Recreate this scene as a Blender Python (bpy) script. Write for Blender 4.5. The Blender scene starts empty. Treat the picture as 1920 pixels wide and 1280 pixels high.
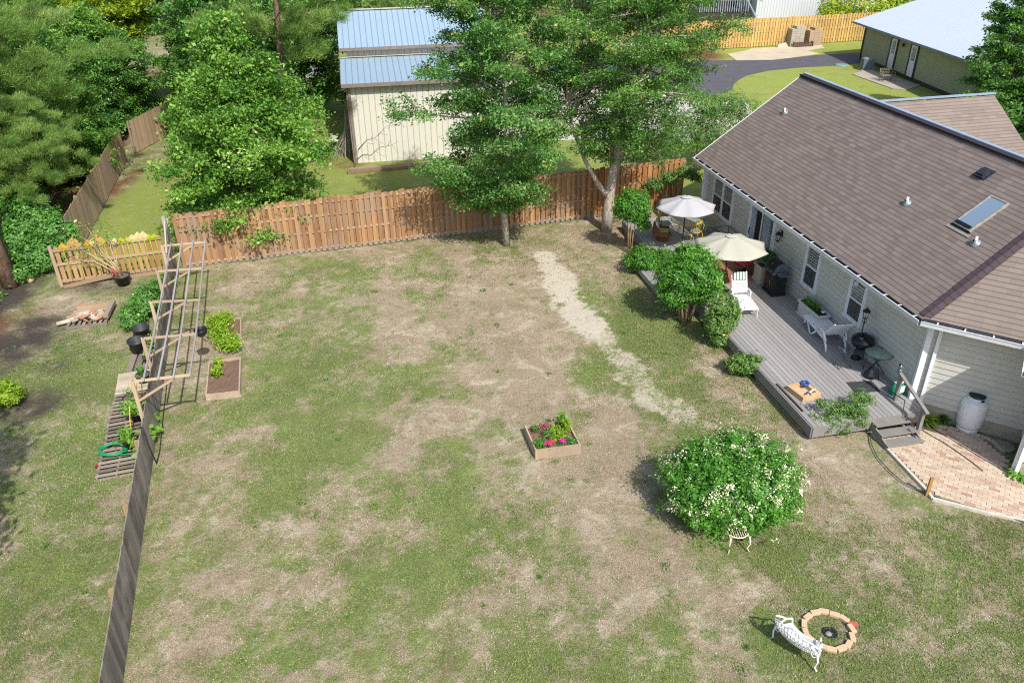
import bpy, bmesh, math, random
import numpy as np
from mathutils import Vector, Matrix
random.seed(7)
RS = np.random.RandomState(11)
SC = bpy.context.scene
COL = SC.collection
# ------------------------------------------------------------------ camera
TH = math.radians(30.0); RO = math.radians(-0.8); FL = 1493.0; CH = 12.5
_f = np.array([0, math.cos(TH), -math.sin(TH)]); _r = np.array([1, 0, 0.]); _u = np.cross(_r, _f)
_r2 = math.cos(RO)*_r + math.sin(RO)*_u; _u2 = -math.sin(RO)*_r + math.cos(RO)*_u
cd = bpy.data.cameras.new('camera'); cam = bpy.data.objects.new('camera', cd); COL.objects.link(cam)
cd.lens = 28; cd.sensor_width = 36; cd.clip_end = 2000; cd.clip_start = .1
cam.matrix_world = Matrix(((_r2[0], _u2[0], -_f[0], 0), (_r2[1], _u2[1], -_f[1], 0), (_r2[2], _u2[2], -_f[2], CH), (0, 0, 0, 1)))
SC.camera = cam
# ------------------------------------------------------------------ light
SUN_EL = math.radians(47); SAZ = math.radians(-26.6)            # azimuth in which shadows fall
sdir = Vector((-math.sin(SAZ)*math.cos(SUN_EL), -math.cos(SAZ)*math.cos(SUN_EL), math.sin(SUN_EL)))
sd = bpy.data.lights.new('sun', 'SUN'); sun = bpy.data.objects.new('sun', sd); COL.objects.link(sun)
sd.energy = 4.3; sd.angle = math.radians(.55); sd.color = (1, .955, .88)
sun.rotation_euler = sdir.to_track_quat('Z', 'Y').to_euler()
W = bpy.data.worlds.new('World'); SC.world = W; W.use_nodes = True
nt = W.node_tree; sky = nt.nodes.new('ShaderNodeTexSky'); sky.sky_type = 'NISHITA'; sky.sun_disc = False
sky.sun_elevation = SUN_EL; sky.sun_rotation = math.atan2(sdir.x, sdir.y); sky.dust_density = 2.0; sky.ozone_density = .7
nt.links.new(sky.outputs[0], nt.nodes['Background'].inputs[0]); nt.nodes['Background'].inputs[1].default_value = .15
SC.view_settings.view_transform = 'Standard'; SC.view_settings.look = 'None'; SC.view_settings.exposure = .32; SC.view_settings.gamma = 1
SC.render.engine = 'CYCLES'; SC.cycles.max_bounces = 6; SC.cycles.transparent_max_bounces = 8
SC.cycles.use_denoising = False; SC.cycles.use_light_tree = False; SC.cycles.filter_width = 1.15; SC.cycles.sample_clamp_indirect = 4; SC.cycles.caustics_reflective = False; SC.cycles.caustics_refractive = False
# ------------------------------------------------------------------ measuring helpers
def at(x, y, z=0.0):
    """world point at height z seen at photo position x,y (survey of the place from the photograph)"""
    d = _f + _r2*(x-960)/FL - _u2*(y-640)/FL
    t = (z-CH)/d[2]
    return Vector((d[0]*t, d[1]*t, z))
PS = math.radians(11.75)
ES = Vector((-math.sin(PS), math.cos(PS), 0)); EN = Vector((math.cos(PS), math.sin(PS), 0))
def H(s, n, z=0.0): return ES*s + EN*n + Vector((0, 0, z))
def smooth(a, b, x):
    t = np.clip((x-a)/(b-a), 0, 1); return t*t*(3-2*t)
_lat = RS.rand(512, 512)
def vnoise(x, y):
    xi = np.floor(x).astype(int); yi = np.floor(y).astype(int); fx = x-xi; fy = y-yi
    fx = fx*fx*(3-2*fx); fy = fy*fy*(3-2*fy)
    g = lambda a, b: _lat[a % 512, b % 512]
    return (g(xi, yi)*(1-fx)+g(xi+1, yi)*fx)*(1-fy)+(g(xi, yi+1)*(1-fx)+g(xi+1, yi+1)*fx)*fy
def fbm(x, y, o=4):
    s = 0; a = .5; n = 0
    for i in range(o):
        s = s+a*vnoise(x*2**i+17.3*i, y*2**i+5.1*i); n += a; a *= .55
    return s/n
# ------------------------------------------------------------------ materials
def lin(h):
    h = h.lstrip('#'); v = [int(h[i:i+2], 16)/255 for i in (0, 2, 4)]
    return tuple((c/12.92 if c <= .04045 else ((c+.055)/1.055)**2.4) for c in v)+(1,)
MATS = {}
def newmat(name):
    m = bpy.data.materials.new(name); m.use_nodes = True; t = m.node_tree; b = t.nodes['Principled BSDF']
    return m, t, b
def N(t, typ, **kw):
    n = t.nodes.new(typ)
    for k, v in kw.items():
        if k.startswith('_'): setattr(n, k[1:], v)
        else: n.inputs[k].default_value = v
    return n
def mixc(t, fac, a, b, mode='MIX'):
    n = t.nodes.new('ShaderNodeMix'); n.data_type = 'RGBA'; n.blend_type = mode
    for i, v in ((0, fac), (6, a), (7, b)):
        if hasattr(v, 'is_linked') or hasattr(v, 'links'): t.links.new(v, n.inputs[i])
        else: n.inputs[i].default_value = v
    return n.outputs[2]
def mth(t, op, a, b=None, c=None, clamp=False):
    n = t.nodes.new('ShaderNodeMath'); n.operation = op; n.use_clamp = clamp
    for i, v in enumerate((a, b, c)):
        if v is None: continue
        if hasattr(v, 'links'): t.links.new(v, n.inputs[i])
        else: n.inputs[i].default_value = v
    return n.outputs[0]
def noise(t, scale, detail=3, rough=.6, vec=None, dist=0):
    n = N(t, 'ShaderNodeTexNoise', Scale=scale, Detail=detail, Roughness=rough, Distortion=dist)
    if vec is not None: t.links.new(vec, n.inputs['Vector'])
    return n.outputs['Fac']
def objco(t): return t.nodes.new('ShaderNodeTexCoord').outputs['Object']
def stretch(t, vec, s):
    n = t.nodes.new('ShaderNodeMapping'); n.inputs['Scale'].default_value = s; t.links.new(vec, n.inputs['Vector']); return n.outputs[0]
def bump(t, b, h, dist=.01, st=.5):
    n = N(t, 'ShaderNodeBump', Strength=st, Distance=dist); t.links.new(h, n.inputs['Height']); t.links.new(n.outputs[0], b.inputs['Normal'])
def tintnode(t):
    n = t.nodes.new('ShaderNodeAttribute'); n.attribute_name = 'tint'; return n.outputs['Fac']
def simple(name, c1, c2=None, rough=.6, sc=12, metal=0, bmp=0.0, spec=.5, usetint=0.0, c3=None):
    """paint / plastic / stone: two tones broken up by noise, optional per-piece variation"""
    if name in MATS: return MATS[name]
    m, t, b = newmat(name); co = objco(t)
    c1 = lin(c1); c2 = lin(c2) if c2 else tuple(x*.8 for x in c1[:3])+(1,)
    nf = noise(t, sc, 5, .65, co)
    f = mth(t, 'MULTIPLY_ADD', nf, 1.6, -.3, clamp=True)
    col = mixc(t, f, c1, c2)
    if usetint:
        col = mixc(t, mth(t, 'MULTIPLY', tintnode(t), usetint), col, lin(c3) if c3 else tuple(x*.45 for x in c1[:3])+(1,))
    t.links.new(col, b.inputs['Base Color']); b.inputs['Roughness'].default_value = rough
    b.inputs['Metallic'].default_value = metal; b.inputs['Specular IOR Level'].default_value = spec
    if bmp: bump(t, b, noise(t, sc*4, 4, .7, co), bmp, .6)
    MATS[name] = m; return m
def wood(name, c1, c2, c3=None, grain=(30, 30, 2.0), rough=.85, tv=.6, stain=None):
    """boards: grain stretched along the board, per-board tint"""
    if name in MATS: return MATS[name]
    m, t, b = newmat(name); co = objco(t)
    g = noise(t, 1.0, 5, .7, stretch(t, co, grain), .4)
    tn = tintnode(t)
    f = mth(t, 'ADD', mth(t, 'MULTIPLY', g, .9), mth(t, 'MULTIPLY', mth(t, 'SUBTRACT', tn, .5), tv), clamp=True)
    col = mixc(t, f, lin(c1), lin(c2))
    if c3: col = mixc(t, mth(t, 'MULTIPLY_ADD', noise(t, .9, 5, .7, co), 4, -1.9, clamp=True), col, lin(c3))
    if stain:
        sp = t.nodes.new('ShaderNodeSeparateXYZ'); t.links.new(co, sp.inputs[0])
        e = mth(t, 'ADD', sp.outputs[2], mth(t, 'MULTIPLY', noise(t, 3, 4, .7, co), .3))
        col = mixc(t, mth(t, 'MULTIPLY_ADD', e, -5, 1.9, clamp=True), col, lin(stain))
    t.links.new(col, b.inputs['Base Color']); b.inputs['Roughness'].default_value = rough
    b.inputs['Specular IOR Level'].default_value = .25
    bump(t, b, g, .006, .6); MATS[name] = m; return m
def foliage(name, dark, light, tip=None, trans=.3, rough=.5):
    if name in MATS: return MATS[name]
    m, t, b = newmat(name); tn = tintnode(t)
    col = mixc(t, tn, lin(dark), lin(light))
    if tip: col = mixc(t, mth(t, 'MULTIPLY_ADD', tn, 12, -11.1, clamp=True), col, lin(tip))
    t.links.new(col, b.inputs['Base Color']); b.inputs['Roughness'].default_value = rough
    b.inputs['Specular IOR Level'].default_value = .4
    tr = t.nodes.new('ShaderNodeBsdfTranslucent'); t.links.new(mixc(t, .35, col, (.35, .5, .05, 1), 'MIX'), tr.inputs[0])
    mx = t.nodes.new('ShaderNodeMixShader'); mx.inputs[0].default_value = min(.42, trans*1.22)
    t.links.new(b.outputs[0], mx.inputs[1]); t.links.new(tr.outputs[0], mx.inputs[2])
    t.links.new(mx.outputs[0], t.nodes['Material Output'].inputs[0]); MATS[name] = m; return m
def bark(name, c1, c2, scz=4, sc=14):
    if name in MATS: return MATS[name]
    m, t, b = newmat(name); co = objco(t)
    g = noise(t, 1, 6, .75, stretch(t, co, (sc, sc, scz)), .6)
    t.links.new(mixc(t, mth(t, 'MULTIPLY_ADD', g, 3, -1, clamp=True), lin(c1), lin(c2)), b.inputs['Base Color'])
    b.inputs['Roughness'].default_value = .9; b.inputs['Specular IOR Level'].default_value = .2; bump(t, b, g, .03, .8); MATS[name] = m; return m
def glass(name, tint='#9fb6b0', rough=.05, alpha=.25):
    if name in MATS: return MATS[name]
    m, t, b = newmat(name); b.inputs['Base Color'].default_value = lin(tint); b.inputs['Roughness'].default_value = rough
    b.inputs['Specular IOR Level'].default_value = .8; b.inputs['Alpha'].default_value = alpha; MATS[name] = m; return m
def shingle(name, c1, c2, c3, line, row=.143):
    m, t, b = newmat(name); uv = t.nodes.new('ShaderNodeUVMap').outputs[0]
    br = N(t, 'ShaderNodeTexBrick', **{'Scale': 1.0, 'Mortar Size': .004, 'Brick Width': .3, 'Row Height': row, 'Bias': -.1})
    br.offset = .37; br.offset_frequency = 3; br.squash = 1; t.links.new(uv, br.inputs['Vector'])
    br.inputs['Color1'].default_value = (0, 0, 0, 1); br.inputs['Color2'].default_value = (1, 1, 1, 1); br.inputs['Mortar'].default_value = (.3, .3, .3, 1)
    sp = t.nodes.new('ShaderNodeSeparateXYZ'); t.links.new(uv, sp.inputs[0])
    col = mixc(t, br.outputs[0], lin(c1), lin(c2))
    stn = noise(t, 1, 4, .7, stretch(t, uv, (2.2, .35, 1)), .3)
    col = mixc(t, mth(t, 'MULTIPLY_ADD', stn, 2.5, -1.35, clamp=True), col, tuple(x*.62 for x in lin(c3)[:3])+(1,))
    big = noise(t, .55, 4, .6, uv)
    col = mixc(t, mth(t, 'MULTIPLY_ADD', big, 1.8, -.5, clamp=True), col, lin(c3))
    gr = noise(t, 60, 4, .8, uv); col = mixc(t, mth(t, 'MULTIPLY_ADD', gr, .9, -.25, clamp=True), col, tuple(x*.55 for x in lin(c1)[:3])+(1,))
    v = mth(t, 'FRACT', mth(t, 'DIVIDE', mth(t, 'ADD', sp.outputs[1], mth(t, 'MULTIPLY', noise(t, 9, 2, .5, uv), .006)), row))
    ln = mth(t, 'MULTIPLY', mth(t, 'MULTIPLY_ADD', v, -6, 1.4, clamp=True), .52)  # dark course band: painted shadow of the shingle lip, together with edge dirt
    col = mixc(t, ln, col, lin(line))
    pp = mth(t, 'SUBTRACT', 1.0, br.outputs['Fac']); 
    col = mixc(t, mth(t, 'MULTIPLY', br.outputs['Fac'], .3), col, lin(line))
    t.links.new(col, b.inputs['Base Color']); b.inputs['Roughness'].default_value = .92; b.inputs['Specular IOR Level'].default_value = .25
    bump(t, b, mth(t, 'SUBTRACT', mth(t, 'MULTIPLY', gr, .3), v), .012, .7); MATS[name] = m; return m
def ribbed(name, c, period, dark, axis_uv=0, rough=.35, metal=.35, wid=.1, bm=.02):
    m, t, b = newmat(name); uv = t.nodes.new('ShaderNodeUVMap').outputs[0]
    sp = t.nodes.new('ShaderNodeSeparateXYZ'); t.links.new(uv, sp.inputs[0])
    v = mth(t, 'FRACT', mth(t, 'DIVIDE', sp.outputs[axis_uv], period))
    d = mth(t, 'ABSOLUTE', mth(t, 'SUBTRACT', v, .5))
    l = mth(t, 'MULTIPLY_ADD', mth(t, 'SUBTRACT', .5, d), -1/wid, 1, clamp=True)
    col = mixc(t, mth(t, 'MULTIPLY', l, .8), lin(c), lin(dark))
    col = mixc(t, mth(t, 'MULTIPLY_ADD', noise(t, .7, 4, .7, uv), .6, -.15, clamp=True), col, tuple(x*.75 for x in lin(c)[:3])+(1,))
    t.links.new(col, b.inputs['Base Color']); b.inputs['Roughness'].default_value = rough; b.inputs['Metallic'].default_value = metal
    bump(t, b, l, bm, .7); MATS[name] = m; return m
# ------------------------------------------------------------------ mesh builder
class MB:
    def __init__(s): s.v = []; s.f = []; s.t = []; s.uv = []; s.hasuv = False; s.sm = []
    def _add(s, vs, fs, tint=None, sm=False, uvs=None):
        o = len(s.v); s.v.extend([tuple(p) for p in vs]); tint = random.random() if tint is None else tint
        for k, f in enumerate(fs):
            s.f.append([i+o for i in f]); s.t.append(tint); s.sm.append(sm)
            s.uv.append(uvs[k] if uvs else [(0, 0)]*len(f))
        if uvs: s.hasuv = True
        return s
    def box(s, c, sz, rz=0, M=None, tint=None):
        x, y, z = [a/2 for a in sz]
        P = [Vector(p) for p in ((-x, -y, -z), (x, -y, -z), (x, y, -z), (-x, y, -z), (-x, -y, z), (x, -y, z), (x, y, z), (-x, y, z))]
        R = M if M is not None else Matrix.Rotation(rz, 3, 'Z'); c = Vector(c)
        return s._add([R @ p + c for p in P], [(0, 3, 2, 1), (4, 5, 6, 7), (0, 1, 5, 4), (1, 2, 6, 5), (2, 3, 7, 6), (3, 0, 4, 7)], tint)
    def beam(s, a, b, w, h, up=(0, 0, 1), tint=None):
        a = Vector(a); b = Vector(b); d = (b-a); L = d.length; d.normalize(); up = Vector(up)
        sd_ = d.cross(up)
        if sd_.length < 1e-4: sd_ = d.cross(Vector((0, 1, 0)))
        sd_.normalize(); u = sd_.cross(d)
        M = Matrix((sd_, d, u)).transposed()
        return s.box((a+b)/2, (w, L, h), M=M, tint=tint)
    def tube(s, pts, r, n=8, cap=True, tint=None, sm=True):
        pts = [Vector(p) for p in pts]; rs = r if isinstance(r, (list, tuple)) else [r]*len(pts)
        V = []; F = []; up = Vector((.3, .2, 1)).normalized(); m = len(pts)
        for i, p in enumerate(pts):
            d = (pts[min(i+1, m-1)]-pts[max(i-1, 0)]).normalized()
            a = d.cross(up)
            if a.length < .05: a = d.cross(Vector((1, 0, 0)))
            a.normalize(); b_ = d.cross(a)
            for k in range(n):
                q = 2*math.pi*k/n; V.append(p+(a*math.cos(q)+b_*math.sin(q))*rs[i])
        for i in range(m-1):
            for k in range(n): F.append((i*n+k, i*n+(k+1) % n, (i+1)*n+(k+1) % n, (i+1)*n+k))
        if cap: F.append(tuple(range(n-1, -1, -1))); F.append(tuple((m-1)*n+k for k in range(n)))
        return s._add(V, F, tint, sm)
    def lathe(s, c, prof, n=24, tint=None, sm=True, M=None):
        c = Vector(c); V = []; F = []; m = len(prof)
        for r, z in prof:
            for k in range(n):
                q = 2*math.pi*k/n; p = Vector((r*math.cos(q), r*math.sin(q), z)); V.append((M @ p if M else p)+c)
        for i in range(m-1):
            for k in range(n): F.append((i*n+k, i*n+(k+1) % n, (i+1)*n+(k+1) % n, (i+1)*n+k))
        return s._add(V, F, tint, sm)
    def disc(s, c, r, n=24, nrm=None, tint=None, ry=None):
        c = Vector(c); ry = ry or r
        V = [c+Vector((r*math.cos(2*math.pi*k/n), ry*math.sin(2*math.pi*k/n), 0)) for k in range(n)]
        return s._add(V, [tuple(range(n))], tint)
    def poly(s, P, U=None, V=None, O=None, tint=None):
        P = [Vector(p) for p in P]; uvs = None
        if U is not None:
            O = Vector(O) if O is not None else P[0]; uvs = [[((p-O).dot(U), (p-O).dot(V)) for p in P]]
        return s._add(P, [tuple(range(len(P)))], tint, False, uvs)
    def prism(s, P, z0, z1, tint=None, U=None, V=None):
        n = len(P); lo = [Vector((p[0], p[1], z0)) for p in P]; hi = [Vector((p[0], p[1], z1)) for p in P]
        a = sum(P[i][0]*P[(i+1) % n][1]-P[(i+1) % n][0]*P[i][1] for i in range(n))
        if a < 0: lo.reverse(); hi.reverse()
        F = [tuple(range(n-1, -1, -1)), tuple(range(n, 2*n))]+[(i, (i+1) % n, n+(i+1) % n, n+i) for i in range(n)]
        return s._add(lo+hi, F, tint)
    def slab(s, P, th, U=None, V=None, tint=None):
        """planar polygon P given a thickness th below it"""
        P = [Vector(p) for p in P]; nr = (P[1]-P[0]).cross(P[2]-P[0]).normalized()
        if nr.z < 0: P.reverse(); nr = -nr
        lo = [p-nr*th for p in P]; n = len(P)
        s.poly(P, U, V, Vector((0, 0, 0)), tint); s.poly(lo[::-1], U, V, Vector((0, 0, 0)), tint)
        for i in range(n): s.poly([P[i], lo[i], lo[(i+1) % n], P[(i+1) % n]], U, V, Vector((0, 0, 0)), tint)
        return s
    def build(s, name, mat, parent=None, org=None):
        v = np.array(s.v, dtype='f'); 
        if org is not None: v = v-np.array(org, dtype='f')
        me = bpy.data.meshes.new(name); me.from_pydata(v.tolist(), [], s.f); me.update()
        a = me.attributes.new('tint', 'FLOAT', 'FACE'); a.data.foreach_set('value', np.array(s.t, dtype='f'))
        me.polygons.foreach_set('use_smooth', s.sm)
        if s.hasuv:
            l = me.uv_layers.new(name='UVMap'); l.data.foreach_set('uv', np.array([c for f in s.uv for c in f], dtype='f').ravel())
        me.materials.append(mat); o = bpy.data.objects.new(name, me); COL.objects.link(o)
        if org is not None and parent is None: o.location = org
        if parent is not None: o.parent = parent
        return o
def tag(o, label=None, cat=None, group=None, kind=None):
    if label: o['label'] = label
    if cat: o['category'] = cat
    if group: o['group'] = group
    if kind: o['kind'] = kind
    return o
def thing(name, label, cat, loc=(0, 0, 0), rz=0, group=None):
    o = bpy.data.objects.new(name, None); o.location = loc; o.rotation_euler = (0, 0, rz); o.empty_display_size = .1
    COL.objects.link(o); return tag(o, label, cat, group)
def struct(o): o['kind'] = 'structure'; return o
def dup(root, loc, rz, label, group=None, scale=None):
    def cp(o, par):
        c = o.copy(); COL.objects.link(c)
        if par is not None: c.parent = par
        for ch in list(o.children): cp(ch, c)
        return c
    r = cp(root, None); r.location = loc; r.rotation_euler = (0, 0, rz); r['label'] = label
    if group: r['group'] = group
    if scale: r.scale = (scale,)*3 if isinstance(scale, (int, float)) else scale
    return r
def quads(name, C, T, B, L, Wd, tint, mat, parent=None, tri=False):
    """N leaf-sized faces: centre C, half axes T*L (length) and B*Wd (width), as numpy arrays"""
    n = len(C); L = np.asarray(L).reshape(-1, 1)*np.ones((n, 1)); Wd = np.asarray(Wd).reshape(-1, 1)*np.ones((n, 1))
    k = 3 if tri else 4
    if tri: V = np.stack([C-B*Wd, C+B*Wd, C+T*L*2], 1)
    else: V = np.stack([C-T*L, C+B*Wd-T*L*.15, C+T*L, C-B*Wd-T*L*.15], 1)
    V = V.reshape(-1, 3).astype('f')
    me = bpy.data.meshes.new(name); me.vertices.add(n*k); me.vertices.foreach_set('co', V.ravel())
    me.loops.add(n*k); me.loops.foreach_set('vertex_index', np.arange(n*k, dtype='i'))
    me.polygons.add(n); me.polygons.foreach_set('loop_start', np.arange(0, n*k, k, dtype='i'))
    me.update(calc_edges=True)
    a = me.attributes.new('tint', 'FLOAT', 'FACE'); a.data.foreach_set('value', np.clip(tint, 0, 1).astype('f'))
    me.materials.append(mat); o = bpy.data.objects.new(name, me); COL.objects.link(o)
    if parent is not None: o.parent = parent
    return o
def unit(v): return v/np.maximum(np.linalg.norm(v, axis=1, keepdims=True), 1e-6)
def leafset(P, size, up=.6, asp=.5, var=.35, nrm=None):
    n = len(P); nr = RS.randn(n, 3)
    nr[:, 2] = np.abs(nr[:, 2])+up*1.2
    if nrm is not None: nr = nr*.6+nrm*1.2
    nr = unit(nr); T = unit(np.cross(nr, RS.randn(n, 3))); B = np.cross(nr, T)
    L = size*(1+var*RS.randn(n))*.5; L = np.clip(L, size*.2, size)
    return T, B, L, L*asp
# ================================================================== THE GROUND
def blob(x, y, px, py, rx, ry, rot=0):
    """soft ellipse on the lawn, its centre and size surveyed from the photograph, converted to metres"""
    c = at(px, py); k = (c-Vector((0, 0, CH))).length/FL; dep = math.atan2(CH, math.hypot(c.x, c.y))
    ax = rx*k; ay = ry*k/math.sin(dep)
    ca, sa = math.cos(rot), math.sin(rot); dx = x-c.x; dy = y-c.y
    u = (dx*ca+dy*sa)/ax; v = (-dx*sa+dy*ca)/ay
    return np.exp(-(u*u+v*v)*.9)
TAN = [(480,525,50,28,.9),(600,470,60,14,.5),(585,540,55,22,.6),(600,615,60,30,.55),(560,580,30,20,.5),(735,560,55,45,.8),(760,640,70,50,.7),(700,470,60,16,.6),(880,560,60,60,.7),(950,520,90,60,1.1),(985,640,95,90,1.25),(1010,730,80,50,.9),(860,700,50,40,.6),(800,620,60,30,.5),
 (780,790,80,28,.9),(880,775,50,30,.6),(760,850,50,30,.7),(950,930,60,40,.75),(1060,900,80,60,.8),(1150,860,80,70,1.1),(1120,960,70,50,.9),(1200,810,50,30,.6),(1080,455,80,26,1.0),(1200,470,50,26,.8),(1150,520,40,40,.7),(1330,680,50,22,.7),(1370,740,60,30,.7),(1500,840,60,30,.8),(1580,890,60,40,.9),(1530,950,60,40,.7),(1640,930,40,40,.7),
 (1180,1060,80,60,.8),(1300,1110,90,36,.9),(1430,1100,60,26,.7),(1560,1060,70,30,.55),(560,1010,90,36,.8),(600,1080,70,30,.6),(470,1090,60,30,.6),(400,1180,70,40,.7),(330,1230,50,40,.6),(370,870,45,22,.8),(420,960,60,24,.6),(680,940,60,24,.6),(760,1010,50,20,.5),(870,1180,70,24,.55),(980,1120,60,24,.5),(700,1200,70,30,.4),(1140,1180,60,24,.5),(1650,1020,70,40,.5),(1800,1100,80,40,.4),(1750,1200,80,40,.5),(1350,1220,60,30,.4),
 (420,700,34,40,.9),(395,620,40,60,.8),(150,870,60,30,.35),(100,980,60,30,.4),(200,770,50,16,.4),(230,640,40,20,.6),(180,560,60,18,.7),(60,1180,60,40,.3),(450,470,100,14,.4),(1150,410,70,14,1.0)]
GRN = [(560,700,80,70,.8),(590,840,80,90,.8),(520,640,50,50,.3),(490,900,60,60,.35),(420,780,60,26,.7),(520,1060,60,26,.5),(440,1150,40,30,.4),(780,720,70,22,.8),(690,760,50,22,.5),(560,480,90,16,.45),(610,560,30,40,.5),(700,520,60,20,.35),(880,545,20,22,.6),(910,630,26,40,.5),(930,1010,90,40,.45),(1000,1200,110,50,.5),(800,1080,90,40,.4),(1190,580,60,60,.8),(1240,640,60,50,.75),(1300,730,60,30,.5),(1140,700,50,24,.45),(1100,690,30,16,.5),(1020,760,60,18,.35),(870,460,50,14,.4),
 (1480,1050,70,34,.7),(1560,1010,60,30,.5),(1440,1180,60,30,.35),(1620,1120,60,40,.4),(1850,1000,80,50,.6),(1900,1130,60,60,.5),(1700,960,60,30,.5),(1600,1250,80,30,.4),(1000,1250,140,40,.3),(160,680,90,60,.7),(180,850,80,60,.7),(60,1050,80,80,.5),(120,960,60,40,.4),(250,560,50,30,.4),(150,1200,60,60,.5),(620,1000,40,20,.3),(700,1120,90,40,.35),(1090,1150,60,30,.35),(820,940,70,30,.35),(1050,800,30,14,.3)]
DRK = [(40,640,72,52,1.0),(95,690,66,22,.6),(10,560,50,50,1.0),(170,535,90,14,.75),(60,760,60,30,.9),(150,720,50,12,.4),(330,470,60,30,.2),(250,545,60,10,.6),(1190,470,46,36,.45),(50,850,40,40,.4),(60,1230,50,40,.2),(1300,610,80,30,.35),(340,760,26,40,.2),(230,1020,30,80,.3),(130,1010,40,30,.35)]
SANDP = [(1018, 478, 20), (1040, 515, 30), (1058, 550, 34), (1085, 585, 36), (1112, 615, 30), (1150, 655, 26), (1180, 692, 25), (1208, 725, 30), (1242, 760, 30), (1290, 785, 20)]
def maskvals(x, y):
    w1 = fbm(x*.45+3, y*.45+9, 5); w2 = fbm(x*1.7+31, y*1.7+7, 5); w3 = fbm(x*6, y*6+40, 3)
    tan = 0; gr = 0; dk = 0
    for a in TAN: tan = tan+a[4]*blob(x, y, *a[:4])
    for a in GRN: gr = gr+a[4]*blob(x, y, *a[:4])
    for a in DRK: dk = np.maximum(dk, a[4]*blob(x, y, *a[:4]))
    w4 = fbm(x*13+5, y*13, 2)
    g = .6+gr*.55-tan*.58+(w1-.5)*.9+(w2-.5)*1.5+(w3-.5)*1.0+(w4-.5)*.6
    # far yards (beyond the fences)
    back = smooth(0, .12, (y-(31.22+.2907*x)))*smooth(-19, -17.5, x)*smooth(-16.9, -16.5, x-.0*y+(y<30)*.8*(27-y)*0+(y>28)*.26*(y-28))
    g = g*(1-back)+back*(1.05+(w2-.5)*.9)
    far = smooth(48, 50, y)*smooth(10, 12, x); g = g*(1-far)+far*(1.3+(w2-.5)*.5)
    sand = 0
    P = [(at(a, b), r) for a, b, r in SANDP]
    for i in range(len(P)-1):
        (p, ra), (q, rb) = P[i], P[i+1]; dx, dy = q.x-p.x, q.y-p.y; L2 = dx*dx+dy*dy
        t = np.clip(((x-p.x)*dx+(y-p.y)*dy)/L2, 0, 1); d = np.hypot(x-p.x-t*dx, y-p.y-t*dy)
        rr = (ra+(rb-ra)*t)*.0235
        sand = np.maximum(sand, (1-smooth(.35, 1.3, d/rr+(w2-.5)*1.0+(w3-.5)*1.1))*(1-.27*(i > 3)))
    sp = at(1180, 715); sand = sand*(1-.0*x)
    sand = np.maximum(sand, .6*blob(x, y, 1250, 1030, 60, 14, -.5)*(w2*1.4))
    sand = np.maximum(sand, .5*blob(x, y, 1575, 860, 60, 40)*w3*1.3)
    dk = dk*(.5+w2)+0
    lit = smooth(-16.5, -18.3, x+.29*(y-27)*.9+(w1-.5)*3)*(y > 20)          # forest floor litter
    lit = np.maximum(lit, .9*blob(x, y, 190, 370, 26, 60)*w2*1.8)
    lit = np.maximum(lit, 1.0*blob(x, y, 1320, 103, 40, 10)); lit = np.maximum(lit, .8*blob(x, y, 1165, 425, 44, 26)*w2*1.7)
    lit = np.maximum(lit, .6*blob(x, y, 40, 590, 40, 34)*w2*1.4)
    lit = np.maximum(lit, .8*blob(x, y, 640, 305, 60, 14)*w2*1.5)
    global LUSH; LUSH = np.clip(np.maximum(back*.7, far), 0, 1)
    return np.clip(g, 0, 1), np.clip(sand, 0, 1), np.clip(dk, 0, 1), np.clip(lit, 0, 1)
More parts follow.
